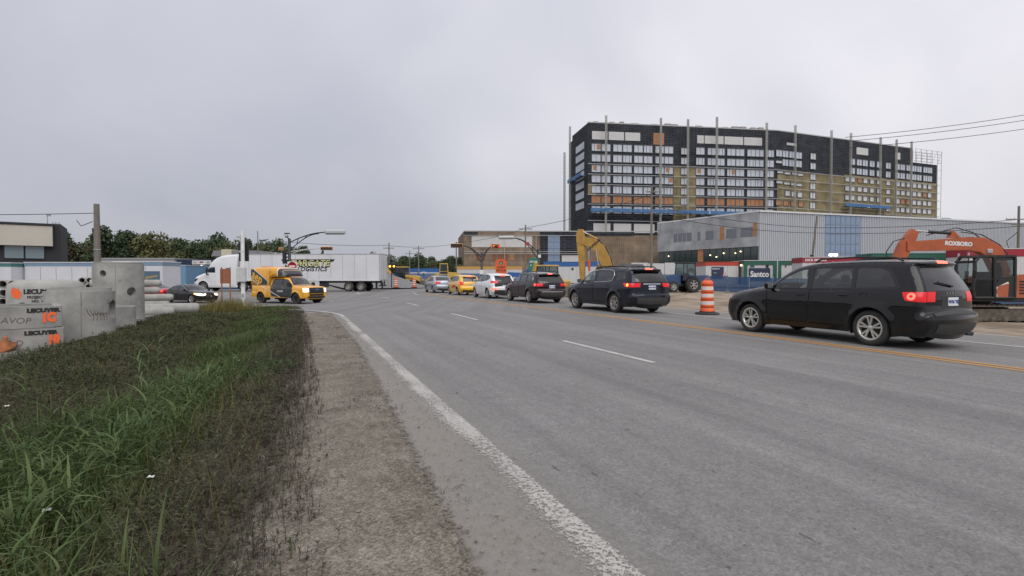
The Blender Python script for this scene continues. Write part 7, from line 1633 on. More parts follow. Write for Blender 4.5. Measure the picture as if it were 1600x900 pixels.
# ------------------------------------------------------------------ tall block under construction
def course_mat(name, c1, c2, mortar, bw_, bh_, rough=.8, msize=.04):
    m = bpy.data.materials.new(name); m.use_nodes = True; t = m.node_tree; L = t.links.new; b = t.nodes['Principled BSDF']; b.inputs['Roughness'].default_value = rough; b.inputs['Specular IOR Level'].default_value = .2
    tcn = t.nodes.new('ShaderNodeTexCoord'); sp = t.nodes.new('ShaderNodeSeparateXYZ'); cb = t.nodes.new('ShaderNodeCombineXYZ'); L(tcn.outputs['Object'], sp.inputs[0]); L(sp.outputs[0], cb.inputs[0]); L(sp.outputs[2], cb.inputs[1])
    br = t.nodes.new('ShaderNodeTexBrick'); br.inputs['Color1'].default_value = (*c1, 1); br.inputs['Color2'].default_value = (*c2, 1); br.inputs['Mortar'].default_value = (*mortar, 1); br.inputs['Scale'].default_value = 1; br.inputs['Brick Width'].default_value = bw_; br.inputs['Row Height'].default_value = bh_; br.inputs['Mortar Size'].default_value = msize; L(cb.outputs[0], br.inputs['Vector'])
    n = t.nodes.new('ShaderNodeTexNoise'); n.inputs['Scale'].default_value = .35; n.inputs['Detail'].default_value = 6; L(tcn.outputs['Object'], n.inputs['Vector']); mr = t.nodes.new('ShaderNodeMapRange'); mr.inputs[1].default_value = .3; mr.inputs[2].default_value = .7; mr.inputs[3].default_value = .7; mr.inputs[4].default_value = 1.3; L(n.outputs['Fac'], mr.inputs[0])
    mx_ = t.nodes.new('ShaderNodeMixRGB'); mx_.blend_type = 'MULTIPLY'; mx_.inputs[0].default_value = 1; L(br.outputs[0], mx_.inputs[1]); L(mr.outputs[0], mx_.inputs[2]); L(mx_.outputs[0], b.inputs['Base Color']); return m
blackw = course_mat('black membrane panels', (.019, .021, .026), (.032, .035, .042), (.075, .080, .092), 2.4, .62, msize=.05)
beigew = course_mat('yellow-brown insulation', (.205, .17, .095), (.245, .20, .115), (.17, .14, .08), 2.4, 1.2, msize=.03)
brownw = course_mat('brown sheathing', (.19, .145, .105), (.235, .18, .13), (.15, .115, .085), 2.4, 1.2, msize=.03)
wgl = mat('film-covered window', (.47, .50, .55), .25, var=.12, vscale=.8, spec=.6); wgl2 = mat('white window film', (.52, .53, .55), .4, var=.1, vscale=.8); wfr = mat('window frame dark', (.10, .105, .115), .5); osb = mat('orange board', (.38, .18, .085), .8, var=.2, vscale=1.5); ins_w = mat('white insulation board', (.52, .51, .50), .8, var=.06, vscale=1)
rail_m = mat('guard rail grey', (.40, .40, .39), .6); plat_b = mat('platform blue', (.05, .14, .30), .6, var=.15); bund = mat('roof bundle grey', (.30, .28, .27), .9, var=.15)
HB = thing('construction_block', 'tall ten-storey block under construction with black and yellow-brown cladding and scaffold masts', 'building', (0, 0, 0))
class Fac:
    def __init__(s, o, e): s.o = Vector((*o, 0)); d = Vector((*e, 0)) - s.o; s.L = d.length; s.d = d.normalized(); s.phi = math.atan2(d.y, d.x)
    def at(s, u, v, out=0.0): n = Vector((s.d.y, -s.d.x, 0)); p = s.o + s.d * u + n * out; return (p.x, p.y, v)
    def put(s, name, me, u, v, parent, out=0.0, scale=None): return link(name, me, parent, s.at(u, v, out), (0, 0, s.phi), scale)
    def slab(s, name, u0, u1, v0, v1, m, parent, out=0.0, th=.3): return link(name, MB().box(((u1 - u0) / 2, th / 2, (v1 - v0) / 2), (u1 - u0, th, v1 - v0)).mesh(name, m), parent, s.at(u0, v0, out), (0, 0, s.phi))
FA = Fac((25.9, 180), (95.5, 190)); FB = Fac((95.5, 190), (179, 222)); FL = Fac((22.5, 197), (25.9, 180))
# body: closed prism behind the facades
body = [(25.9, 180), (95.5, 190), (165, 216.6), (158, 240), (90, 216), (22.5, 206)]
MB().prism([(x + (.3 if i == 0 else 0), y + .4) for i, (x, y) in enumerate(body)], 0, 53.6, 'z').build('core', mat('core grey', (.03, .03, .032), .9), HB)
MB().prism([(165, 217), (179, 222.4), (173, 244), (158, 240)], 0, 48.3, 'z').build('core', MATS['core grey'], HB)
FA.slab('black_wall', 0, FA.L, 12, 54, blackw, HB, .0); FB.slab('black_wall', .02, 73.6, 12, 54, blackw, HB, .0); FB.slab('black_wall', 73.62, FB.L, 12, 48.5, blackw, HB, .0); FL.slab('black_wall', 0, FL.L, 0, 54, blackw, HB, 0)
beige_k = [(FA, 30.9, 39.2, 12, 39.8), (FA, 0.0, 3.0, 29.4, 33.2), (FB, .1, 34.2, 12, 39.9), (FB, 34.22, FB.L, 12, 40.7)]
for F_, a, b, c, d in beige_k: F_.slab('insulation_panel', a, b, c, d, beigew, HB, .12, .1)
# windows
def win_mesh(w_, h_, mull, gm):
    fr = MB(); t_ = .16
    fr.box((0, 0, h_ / 2), (w_, .18, t_)); fr.box((0, 0, -h_ / 2), (w_, .18, t_))
    for x in [-w_ / 2, w_ / 2] + list(mull): fr.box((x, 0, 0), (t_ * (1 if abs(x) > w_ * .45 else .7), .17, h_))
    return fr.mesh('window', wfr), MB().box((0, .03, 0), (w_ - .1, .06, h_ - .1)).mesh('pane', gm)
WM = {k: win_mesh(*k[:2], k[2], k[3]) for k in ((3.2, 2.5, (-.1,), wgl), (3.2, 2.5, (-.6, .7), wgl), (3.2, 2.5, (-.1,), osb), (2.9, 2.4, (0,), wgl), (2.4, 1.9, (), wgl2), (2.4, 1.9, (), osb), (2.7, 2.3, (0,), wgl2), (3.0, .95, (), wgl2))}
def win(F_, u, v, key, out=.14):
    a, b = WM[key]; o = F_.put('window', a, u, v, HB, out); link('pane', b, o); return o
ca = [2.9, 6.35, 10.5, 14.0, 18.0, 21.5, 25.7, 29.1, 40.8, 45.1, 48.4, 52.5, 55.9, 60.2, 63.4, 67.4]
r2 = random.Random(5)
boards = {(0, 0): .9, (0, 2): 0, (7, 2): 0, (7, 3): .9, (11, 2): -.1, (8, 2): 0}
for i, u in enumerate(ca):
    for j, v in enumerate((45.7, 42.1, 38.5, 35.0, 31.4, 28.0, 24.5)):
        key = (3.2, 2.5, (-.1,), osb) if j == 5 and i < 15 else (3.2, 2.5, (-.6, .7), wgl) if (i * 3 + j) % 5 == 0 else (3.2, 2.5, (-.1,), wgl)
        o = win(FA, u, v, key)
        if (i, j) in boards: MB().box((.8 if boards[(i, j)] else -.4, -.09, .2), (1.2, .04, 1.4)).build('board', osb, o)
for v in (45.4, 42.0, 38.4, 34.9, 31.4, 27.9): win(FA, 34.9, v, (2.7, 2.3, (0,), wgl2), .26)
for i, u in enumerate((.8, 3.9, 7.1, 10.5)):
    for v in (46.0, 42.9): win(FB, u, v, (2.9, 2.4, (0,), wgl) if v > 44 else (3.0, .95, (), wgl2) if i < 1 else (2.9, 2.4, (0,), wgl))
for v in (46.2, 42.6, 39.0 - .4, 35.1, 31.7, 28.0): win(FB, 17.5, v, (2.7, 2.3, (0,), wgl2), .26)
for i, u in enumerate((38.5, 42.3, 45.6, 49.5, 53.6, 58.9, 64.4, 67.6, 71.2, 74.7, 77.9, 81.8, 84.6)):
    for v in (45.9, 42.4): win(FB, u, v, (2.9, 2.4, (0,), wgl))
for i, u in enumerate((35.7, 38.6, 42.5, 45.7, 49.5, 53.5, 58.9, 64.6, 67.7, 71.0, 74.8, 77.8, 81.3, 84.4)):
    for j, v in enumerate((39.0, 35.5, 32.0, 28.6)):
        if j == 3 and i < 6: continue
        win(FB, u, v, (2.4, 1.9, (), osb) if (i, j) in ((2, 0), (8, 2), (9, 2), (12, 1)) else (2.4, 1.9, (), wgl2), .26)
for i, (u, v) in enumerate(((1.3, 39.3), (4.8, 39.1), (8.5, 39.2), (11.0, 39.0), (1.0, 35.6), (4.6, 35.4), (8.0, 35.3), (10.5, 35.2))): win(FB, u, v, (3.0, .95, (), wgl2), .26)
for u, v in ((5.0, 31.8), (8.0, 31.7), (11.0, 31.6)): win(FB, u, v, (2.4, 1.9, (), wgl2), .26)
for u in (.6, 4.2, 7.8, 11.6): win(FB, u, 28.2, (2.4, 1.9, (), osb), .26)
for j in range(7): FL.slab('window', 4.5, 13.5, 25.5 + 3.55 * j - .6 * (j > 3), 27.9 + 3.55 * j - .6 * (j > 3), wgl, HB, .1, .1)
# white boards under the parapet and the plywood hatch
for a, b in ((1.4, 6.9), (7.3, 12.8), (13.2, 18.6), (39.6, 42.1), (42.4, 49.5), (49.9, 57.0), (57.4, 64.3)): FA.slab('insulation_board', a, b, 48.4, 51.2, ins_w, HB, .14, .1)
FA.slab('plywood_hatch', 23.4, 27.3, 47.4, 51.4, osb, HB, .14, .1)
for a, b, c, d in ((4.5, 9.3, 49.3, 50.2), (40.7, 47.2, 49.0, 51.7), (63.0, 66.0, 48.9, 51.6)): FB.slab('insulation_board', a, b, c, d, ins_w, HB, .14, .1)
for a, b in ((2, 8), (9.2, 15.5), (16.5, 24), (25, 30)): FA.slab('insulation_board', a, b, 15.2, 19.8, ins_w, HB, .14, .1)
# guard rails along the floor edges
for v in (39.9, 36.4, 32.9, 29.5, 26.2, 20.6): FA.slab('guard_rail', -.2, FA.L, v, v + .16, rail_m, HB, .75, .10)
for v in (39.8, 36.6, 33.4, 29.8, 26.4): FB.slab('guard_rail', 0, FB.L, v, v + .16, rail_m, HB, .75, .10)
FA.slab('parapet', 0, FA.L, 54, 54.35, rail_m, HB, .05, .5); FB.slab('parapet', 0, 73.6, 54, 54.35, rail_m, HB, .05, .5)
# masts: lattice towers standing in front of the facades
def lattice(h, w_=.46):
    mb = MB()
    for x in (-1, 1):
        for y in (-1, 1): mb.box((x * w_ / 2, y * w_ / 2, h / 2), (.14, .14, h))
    for k in range(int(h / 1.4)):
        z = .7 + 1.4 * k; mb.box((0, -w_ / 2, z), (w_, .08, .10)); mb.box((0, 0, z + .7), (w_ * 1.3, .07, .08), Matrix.Rotation(R(45), 4, 'Y'))
    return mb.mesh('scaffold_mast', mat('mast grey green', (.33, .33, .29), .6, var=.1))
lm = lattice(56.2); lm2 = lattice(57.4)
gm_ = 'hoist masts along the facade'
for F_, us in ((FA, (5.7, 25.2, 35.1, 45.8, 64.7)), (FB, (6.2, 24.4, 34.7, 51.2, 60.5, 69.5))):
    for i, u in enumerate(us): tag(F_.put('scaffold_mast', lm2 if (F_ is FA and i in (3,)) else lm, u, -.2, None, 2.2), 'grey lattice hoist mast standing against the tall black facade', 'scaffold mast', gm_)
tag(FL.put('scaffold_mast', lm, 5, -.2, None, 2.5), 'grey lattice hoist mast at the short side wall of the tall block', 'scaffold mast'); tag(FL.put('scaffold_mast', lattice(48), 0, -.2, None, 3.0), 'shorter grey lattice hoist mast at the back of the short side wall', 'scaffold mast')
def platform(F_, u0, u1, v, label, out=1.0):
    root = thing('work_platform', label, 'work platform', F_.at(u0, v, out), F_.phi); L_ = u1 - u0
    MB().box((L_ / 2, -.7, 0), (L_, 1.6, .18)).build('deck', plat_b, root); n = max(2, int(L_ / 3))
    for k in range(n): MB().box(((k + .5) * L_ / n, -1.5, .62), (L_ / n - .08, .06, 1.0)).build('guard_panel', plat_b, root)
    tr = MB(); tr.box((L_ / 2, -.7, -1.1), (L_, .14, .14))
    for k in range(n): tr.tube([(k * L_ / n, -.7, 0), ((k + 1) * L_ / n, -.7, -1.1)], .07, 5); tr.tube([((k + 1) * L_ / n, -.7, 0), ((k + 1) * L_ / n, -.7, -1.1)], .07, 5)
    tr.build('truss', ex_bk, root); MB().box((L_ / 2, -1.0, .5), (1.2, 1.0, 1.3)).build('drive_unit', ins_w, root); return root
platform(FA, .3, 14.5, 23.6, 'blue hoist platform at the corner end of the facade, beside the raised yellow boom'); platform(FA, 15, 30.5, 23.5, 'blue hoist platform between the corner platform and the brown stair strip'); platform(FA, 31.2, 43.0, 23.4, 'blue hoist platform across the brown stair strip'); platform(FA, 43.5, 65, 23.3, 'long blue hoist platform right of the brown stair strip')
platform(FB, 32.0, 57.2, 28.3, 'long blue hoist platform high on the yellow-brown wing'); platform(FB, 88.5, 95, 25.0, 'short blue hoist platform sticking out past the far end of the wing'); platform(FL, 2, 17.5, 36.0, 'grey-blue hoist platform wrapping the short side wall')
# bundles on the roof
r_ = random.Random(3)
for k in range(20):
    u = [3.2, 9, 10.5, 12.6, 14.6, 17.2, 24.5, 27, 29.5, 32, 38, 41, 48, 51, 55, 58, 62, 65, 67.5, 69.2][k]; w_ = r_.uniform(1.4, 2.9); h_ = r_.uniform(.5, 1.5)
    o = FA.put('roof_bundle', MB().box((0, 1.2, h_ / 2), (w_, 1.6, h_), bev=.12).mesh('roof_bundle', bund), u, 54.0, None, -.9); tag(o, 'wrapped grey material bundle on the roof edge of the tall block', 'bundle', 'bundles along the roof edge')
for k, u in enumerate((14, 19, 27, 40)):
    o = FB.put('roof_bundle', MB().box((0, 1.2, .35), (3.2, 1.6, .7), bev=.12).mesh('roof_bundle', bund), u, 54.0, None, -.9); tag(o, 'flat grey material bundle on the roof of the yellow-brown wing', 'bundle', 'flat bundles on the wing roof')
# tube scaffold at the far end
scf = thing('tube_scaffold', 'steel tube scaffold wrapped round the far end of the wing', 'scaffold', (0, 0, 0)); lv = MB(); st_ = MB(); 
for u in (74, 77.5, 81, 84.5, 88, 90.5):
    for o_ in (1.0, -3.0):
        p = FB.at(u, 0, o_); st_.tube([(p[0], p[1], 48.5 if u < 88 else 0), (p[0], p[1], 54.0)], .09, 5)
for v in np.arange(49, 54.5, 1.2):
    for o_ in (1.0, -3.0): lv.tube([FB.at(74, v, o_), FB.at(90.5, v, o_)], .07, 5)
for v in np.arange(14, 54, 3.2): lv.tube([FB.at(88, v, 1.0), FB.at(90.5, v, 1.0)], .07, 5)
for k in range(5): lv.tube([FB.at(74 + 3.4 * k, 48.6, 1.0), FB.at(77.4 + 3.4 * k, 53.8, 1.0)], .06, 5)
st_.build('standard', rail_m, scf); lv.build('ledger', rail_m, scf)

# ------------------------------------------------------------------ pale ribbed building
wp1 = course_mat('pale grey metal panels', (.32, .335, .35), (.335, .35, .365), (.29, .305, .32), 3.0, 1.0, .5, .02); rib_w = mat('white rib', (.60, .61, .62), .5); pan_b = mat('blue-grey panel', (.30, .33, .37), .5, var=.05, vscale=.4); strip_gl = mat('ribbon glass', (.035, .05, .05), .1, spec=.7, var=.3, vscale=.5); blue_gl = mat('blue film glass', (.20, .26, .36), .25, var=.12, vscale=.6)
WB = thing('ribbed_building', 'low pale building with smooth grey end wall and white-ribbed long wall', 'building', (0, 0, 0))
WL = Fac((34.8, 125), (47.9, 102)); WR = Fac((47.9, 102), (126, 126)); H_ = 14.0
MB().prism([(35.2, 125.2), (48.1, 102.6), (125.5, 126.5), (115, 150), (47, 150)], 0, 13.6, 'z').build('core', MATS['core grey'], WB)
WL.slab('end_wall', 0, WL.L, 7.35, H_, wp1, WB, .25, .3); WL.slab('base_wall', 0, WL.L, 0, 4.6, mat('dark base', (.06, .065, .07), .7), WB, .0, .2); WR.slab('long_wall', 0, WR.L, 0, H_, pan_b, WB, .05, .2)
WL.slab('parapet', -.1, WL.L + .1, H_, H_ + .3, rib_w, WB, .3, .6); WR.slab('parapet', -.1, WR.L, H_, H_ + .3, rib_w, WB, .35, .6)
rb = MB(); 
for k in range(int(WR.L / .46)):
    u = .25 + .46 * k
    if 16.2 < u < 25.8: continue
    p = Vector((u, 0, 0)); rb.box((u, -.09, H_ / 2), (.10, .16, H_))
stuff(link('wall_ribs', rb.mesh('wall_ribs', rib_w), WB, WR.at(0, 0, .05), (0, 0, WR.phi)))
for i in range(7):
    for j in range(7):
        WR.slab('pane', 16.3 + 1.35 * i + .05, 16.3 + 1.35 * (i + 1) - .05, .2 + 1.97 * j + .05, .2 + 1.97 * (j + 1) - .05, blue_gl, WB, .14, .06)
for k in range(16):
    u = .3 + k * WL.L / 16.2; w_ = WL.L / 16.2 - .12
    WL.slab('pane', u, u + w_, 4.65, 7.3, osb if k in (7,) else strip_gl, WB, .08, .06)
win_g = mat('grey glazing', (.14, .155, .18), .2, spec=.6, var=.1)
for a, b in ((5.0, 6.1), (6.3, 7.5), (7.7, 8.6), (8.8, 10.2), (11.8, 12.6), (14.0, 16.0), (19.2, 21.6), (22.6, 25.3)): WL.slab('window', a, b, 9.3, 11.2, win_g, WB, .27, .06)
WL.slab('plywood_hatch', 17.6, 18.7, 9.0, 11.8, osb, WB, .28, .06); WL.slab('plywood_hatch', 25.4, 26.2, 9.3, 12.0, osb, WB, .28, .06)
for k, (u, v) in enumerate(((3.5, 6.2), (15.2, 6.0), (16.8, 5.6), (18.6, 6.3), (21.4, 6.2), (22.6, 6.5))): 
    o = thing('ceiling_lamp', 'small lit lamp inside the glazed strip of the pale building', 'lamp', WL.at(u, v, .25), 0, 'lamps behind the glazed strip'); MB().lathe([(0, -.12), (.11, -.05), (.11, .05), (0, .12)], 8).build('bulb', lampm, o)
fl_ = thing('flood_light', 'bright twin floodlight above the crimson-banded trailer', 'lamp', (56.5, 92.0, 5.1)); MB().tube([(0, 0, -5.1), (0, 0, 0)], .06, 6).build('mast', galv, fl_)
for x in (-.7, .1): MB().lathe([(0, -.25), (.3, -.2), (.33, 0), (.2, .15), (0, .18)], 12, Matrix.Translation((x, -.1, .2))).build('bulb', mat('floodlight glow', (1, 1, 1), .3, emis=(1, .92, .75), es=9), fl_)

# ------------------------------------------------------------------ brown building behind the signals
BB = thing('brown_building', 'brown sheathed low building under construction with white insulated panel and blue glazing', 'building', (0, 0, 0))
BF = Fac((-13.7, 150), (43, 152)); BS = Fac((-17.9, 176), (-13.7, 150)); h_ = 14.4
MB().prism([(-13.4, 150.4), (43, 152.4), (43, 176), (-17.6, 176)], 0, h_ - .3, 'z').build('core', MATS['core grey'], BB)
BF.slab('front_wall', 0, 21.7, 0, h_, brownw, BB, .1, .3); BF.slab('front_wall', 21.72, 33.0, 0, h_, blackw, BB, .1, .3); BS.slab('side_wall', 0, BS.L, 0, h_, brownw, BB, .1, .3); BF.slab('front_wall', 33.02, BF.L, 0, h_ - 1.0, brownw, BB, .1, .3)
BF.slab('white_panel', 2.2, 19.5, 9.9, 13.0, ins_w, BB, .2, .1); BF.slab('roof_edge', 0, BF.L, h_, h_ + .25, rail_m, BB, .2, .6); BF.slab('dark_band', 0, 4, 13.2, 14.2, blackw, BB, .2, .1); BF.slab('dark_band', 28, 49, 13.3, 14.3, blackw, BB, .25, .1)
for i in range(2):
    for j in range(5): BF.slab('pane', 24.0 + 1.75 * i, 25.7 + 1.75 * i, 4.0 + 1.85 * j, 5.78 + 1.85 * j, blue_gl, BB, .2, .1)
BF.slab('pale_panel', 28.0, 33.0, 5.3, 7.6, ins_w, BB, .2, .1)
for a, b in ((3.5, 6), (8, 9.2), (9.6, 12.6), (13.2, 14.3), (17, 18.8)): BF.slab('board', a, b, 6.2, 7.9, osb if a in (13.2,) else mat('dull red board', (.22, .09, .05), .8, var=.2), BB, .2, .1)
for v in (8.6, 8.0, 13.2): BF.slab('guard_rail', 0, 33, v, v + .12, rail_m, BB, .8, .08)
for k in range(20): BF.slab('cladding_rib', 34.5 + .6 * k, 34.62 + .6 * k, 6.5, 12.5, brownw, BB, .22, .1)
for u in (11.5, 20.5): BF.slab('guard_post', u, u + .12, 0, 13.3, rail_m, BB, .8, .08)

# ------------------------------------------------------------------ utility poles and cables
pole('slim wooden pole with curved bracket insulators, in front of the brown building', (1.95, 76, 0), 8.9, .12, [(8.3, 1.9)]); pole('wooden pole with crossarm standing behind the trailer tail', (-20.6, 88, 0), 7.1, .12, [(6.2, 1.8)]); pole('wooden pole with crossarm among the trees beyond the gravel heap', (-19.9, 112, 0), 8.0, .12, [(7.4, 2.4)]); pole('short far wooden pole left of the crossarm pole by the trees', (-23.0, 118, 0), 7.3, .11, [(6.6, 2.0)]); pole('wooden pole at the left corner of the brown building', (-10.6, 100, 0), 8.1, .13)
up1 = pole('tall wooden pole rising between the yellow excavator and the pale building', (17.5, 66, -.1), 12.9, .15, [(12.1, 1.6)]); up2 = pole('leaning wooden pole in front of the white-ribbed wall', (44.2, 78, 0), 10.4, .16, [], tilt=(1.0, 0)); MB().box((.15, -.25, 4.2), (.45, .4, .9), bev=.08).build('transformer', ex_bk, up2)
up3 = pole('wooden pole with insulator crossarm at the far end of the ribbed wall', (60.2, 62.5, 0), 9.8, .15, [(8.2, 3.4), (7.6, 2.0)])
hoses = MB().tube([(0, 0, 6.8), (-1.6, -.2, 5.6), (-1.2, -.2, 4.4), (-.2, -.1, 4.0)], .04, 5).build('drop_cable', wire_m, up3)
pole('thin far pole among the trees behind the dark blue shed', (-44.5, 92, 0), 9.4, .09)
for z0, z1, z2, lab in ((10.3, 8.7, 8.2, 'upper'), (9.2, 7.9, 7.4, 'lower')):
    cable('overhead_cable', f'{lab} black cable from the tall pole to the leaning pole, across the pale building', (17.5, 66, z0), (45.0, 78, z1), .5, .035); cable('overhead_cable', f'{lab} black cable from the leaning pole to the crossarm pole by the orange excavator', (45.0, 78, z1), (60.2, 62.5, z2), .35, .035)
    cable('overhead_cable', f'{lab} black cable leaving the crossarm pole towards the sandy side', (60.2, 62.5, z2), (95, 50, z2 + .4), .4, .035)
for k, (a, b, lab) in enumerate(((( 60, 95, 26.5), (125, 95, 37.0), 'topmost of three thin cables rising past the far end of the tall block'), ((60, 95, 25.8), (125, 95, 35.8), 'middle of three thin cables rising past the far end of the tall block'), ((60, 95, 24.6), (125, 95, 33.9), 'lowest of three thin cables rising past the far end of the tall block'))): cable('overhead_cable', lab, a, b, 1.2, .05)
cable('overhead_cable', 'thin cable from the bracket pole towards the tall wooden pole', (1.95, 76, 8.5), (17.5, 66, 11.8), .5, .03); cable('overhead_cable', 'thin cable from the corner pole to the bracket pole', (-10.6, 100, 7.9), (1.95, 76, 8.4), .4, .03)
cable('overhead_cable', 'thin cable from the trailer-tail pole across to the corner pole', (-20.6, 88, 6.6), (-10.6, 100, 7.7), .4, .03); cable('overhead_cable', 'thin cable over the white trailer to the trailer-tail pole', (-34.0, 76, 6.6), (-20.6, 88, 6.7), .3, .03)
# ------------------------------------------------------------------ trees on the skyline
def leaf_mat(name, c1, c2):
    m = bpy.data.materials.new(name); m.use_nodes = True; t = m.node_tree; L = t.links.new; b = t.nodes['Principled BSDF']; b.inputs['Roughness'].default_value = .7; b.inputs['Specular IOR Level'].default_value = .2
    g = t.nodes.new('ShaderNodeNewGeometry'); oi = t.nodes.new('ShaderNodeObjectInfo'); ad = t.nodes.new('ShaderNodeMath'); ad.operation = 'ADD'; L(g.outputs['Random Per Island'], ad.inputs[0]); L(oi.outputs['Random'], ad.inputs[1]); hf = t.nodes.new('ShaderNodeMath'); hf.operation = 'MULTIPLY'; hf.inputs[1].default_value = .5; L(ad.outputs[0], hf.inputs[0])
    r = t.nodes.new('ShaderNodeValToRGB'); r.color_ramp.elements[0].color = (*c1, 1); r.color_ramp.elements[1].color = (*c2, 1); L(hf.outputs[0], r.inputs[0]); L(r.outputs[0], b.inputs['Base Color'])
    return m
lf1 = leaf_mat('dark green leaves', (.036, .056, .030), (.088, .120, .058)); lf2 = leaf_mat('olive leaves', (.064, .074, .032), (.15, .148, .064)); lf3 = leaf_mat('dull brown-green leaves', (.048, .046, .026), (.11, .092, .045)); bark = mat('bark', (.06, .05, .04), .95, var=.3)  # leaf colours lightened, so distance haze is painted into the foliage
def tree_mesh(seed, h, wd, m, n=1500, conifer=False, leaf=.50):
    r_ = np.random.RandomState(seed); th = h * .28
    tk = MB(); tk.tube([(0, 0, -.2), (r_.uniform(-.2, .2), 0, th), (r_.uniform(-.4, .4), r_.uniform(-.3, .3), h * .75)], h * .024, 7, h * .006)
    for k in range(7):
        a = r_.uniform(0, 6.28); z = h * r_.uniform(.22, .6); l_ = wd * r_.uniform(.25, .45); tk.tube([(0, 0, z), (math.cos(a) * l_ * .5, math.sin(a) * l_ * .5, z + l_ * .45), (math.cos(a) * l_, math.sin(a) * l_, z + l_ * .95)], h * .009, 5, h * .003)
    lobes = []
    for k in range(17):
        if conifer: f = r_.uniform(0, 1); z = h * (.15 + .82 * f); rad = wd * .5 * (1 - f) + .25; a = r_.uniform(0, 6.28); lobes.append((math.cos(a) * rad * .5, math.sin(a) * rad * .5, z, rad * .6, h * .07))
        else:
            a = r_.uniform(0, 6.28); f = r_.uniform(0, 1); rr_ = wd * .36 * math.sqrt(r_.uniform(0, 1)) * (1 - .55 * f); z = h * (.20 + .68 * f); s_ = wd * r_.uniform(.15, .26); lobes.append((math.cos(a) * rr_, math.sin(a) * rr_, z, s_, s_ * r_.uniform(.7, 1.0)))
    V = []; F = []
    for k in range(n):
        lx, ly, lz, sx, sz = lobes[r_.randint(len(lobes))]; d = r_.normal(size=3); d /= np.linalg.norm(d); q = r_.uniform(.55, 1.08); c = np.array([lx + d[0] * sx * q, ly + d[1] * sx * q, lz + d[2] * sz * q])
        a = r_.normal(size=3); a /= np.linalg.norm(a); b = np.cross(a, r_.normal(size=3)); b /= np.linalg.norm(b) + 1e-9; s_ = leaf * r_.uniform(.5, 1.2); o = len(V)
        V += [tuple(c - a * s_ * .6), tuple(c + b * s_ * .4), tuple(c + a * s_ * .7), tuple(c - b * s_ * .4)]; F.append((o, o + 1, o + 2, o + 3))
    cr = bpy.data.meshes.new('crown'); cr.from_pydata(V, [], F); cr.materials.append(m); cr.update()
    return tk.mesh('trunk', bark, False), cr
TV = [tree_mesh(1, 11, 8, lf1, 4200), tree_mesh(2, 10, 7.4, lf2, 3800), tree_mesh(3, 11.5, 8, lf1, 4200), tree_mesh(4, 9.5, 7.5, lf3, 3600), tree_mesh(5, 12, 4.2, lf1, 2200, True), tree_mesh(6, 9.5, 8.5, lf2, 4200)]
TG = ['dark green broadleaf tree', 'olive broadleaf tree', 'tall dark green broadleaf tree', 'brownish autumn tree', 'narrow dark conifer', 'spreading olive tree']
def tree(k, x, y, s, where):
    o = thing('conifer_tree' if k == 4 else 'broadleaf_tree', TG[k] + ' ' + where, 'tree', (x, y, -.3), (x * 7 + y * 3) % 6.28, TG[k] + ' ' + where); o.scale = (s, s, s * (.92 + .16 * ((x * 13 + y) % 1)))
    link('trunk', TV[k][0], o); link('crown', TV[k][1], o)
tr_ = random.Random(9)
def row(y, x0, x1, n, s0, s1, ks, where):
    for i in range(n):
        f = i / max(1, n - 1); tree(ks[i % len(ks)], x0 + (x1 - x0) * f + tr_.uniform(-1, 1), y + tr_.uniform(-4, 4), (s0 + (s1 - s0) * f) * tr_.uniform(.90, 1.1), where)
row(118, -105, -89, 7, 1.2, .98, [2, 3, 0, 3, 1, 0], 'behind the charcoal office and the warehouse')
row(112, -88, -76, 5, 1.0, 1.1, [3, 0, 2, 0, 5], 'behind the wooden pole and the long cabin')
row(122, -84, -66, 8, 1.0, .96, [1, 5, 1, 0, 5, 2, 1], 'beyond the light blue cabin')
row(130, -74, -52, 9, .98, .84, [0, 1, 2, 5, 0, 1, 2, 0], 'beyond the dark blue shed and the low shop')
row(142, -112, -60, 16, 1.08, .98, [2, 0, 1, 2, 0, 5, 2], 'in the back row of the wood')
row(150, -70, -58, 5, .80, .70, [0, 5, 0, 2, 0], 'showing above the lorry roof')
tree(4, -50.5, 140, .72, 'over the trailer front'); tree(0, -47.5, 142, .62, 'over the trailer front'); tree(1, -30, 122, .66, 'behind the far signal head'); tree(3, -26.5, 122, .56, 'behind the far signal head')
row(138, -36, -15, 10, .62, .60, [0, 2, 5, 0, 2, 0, 1], 'between the trailer and the brown building')
row(156, -42, -15, 11, .74, .66, [2, 0, 2, 0, 0, 5], 'in the far wood left of the brown building')
row(112, -29, -25, 2, .40, .34, [1, 5], 'low beside the gravel heap')
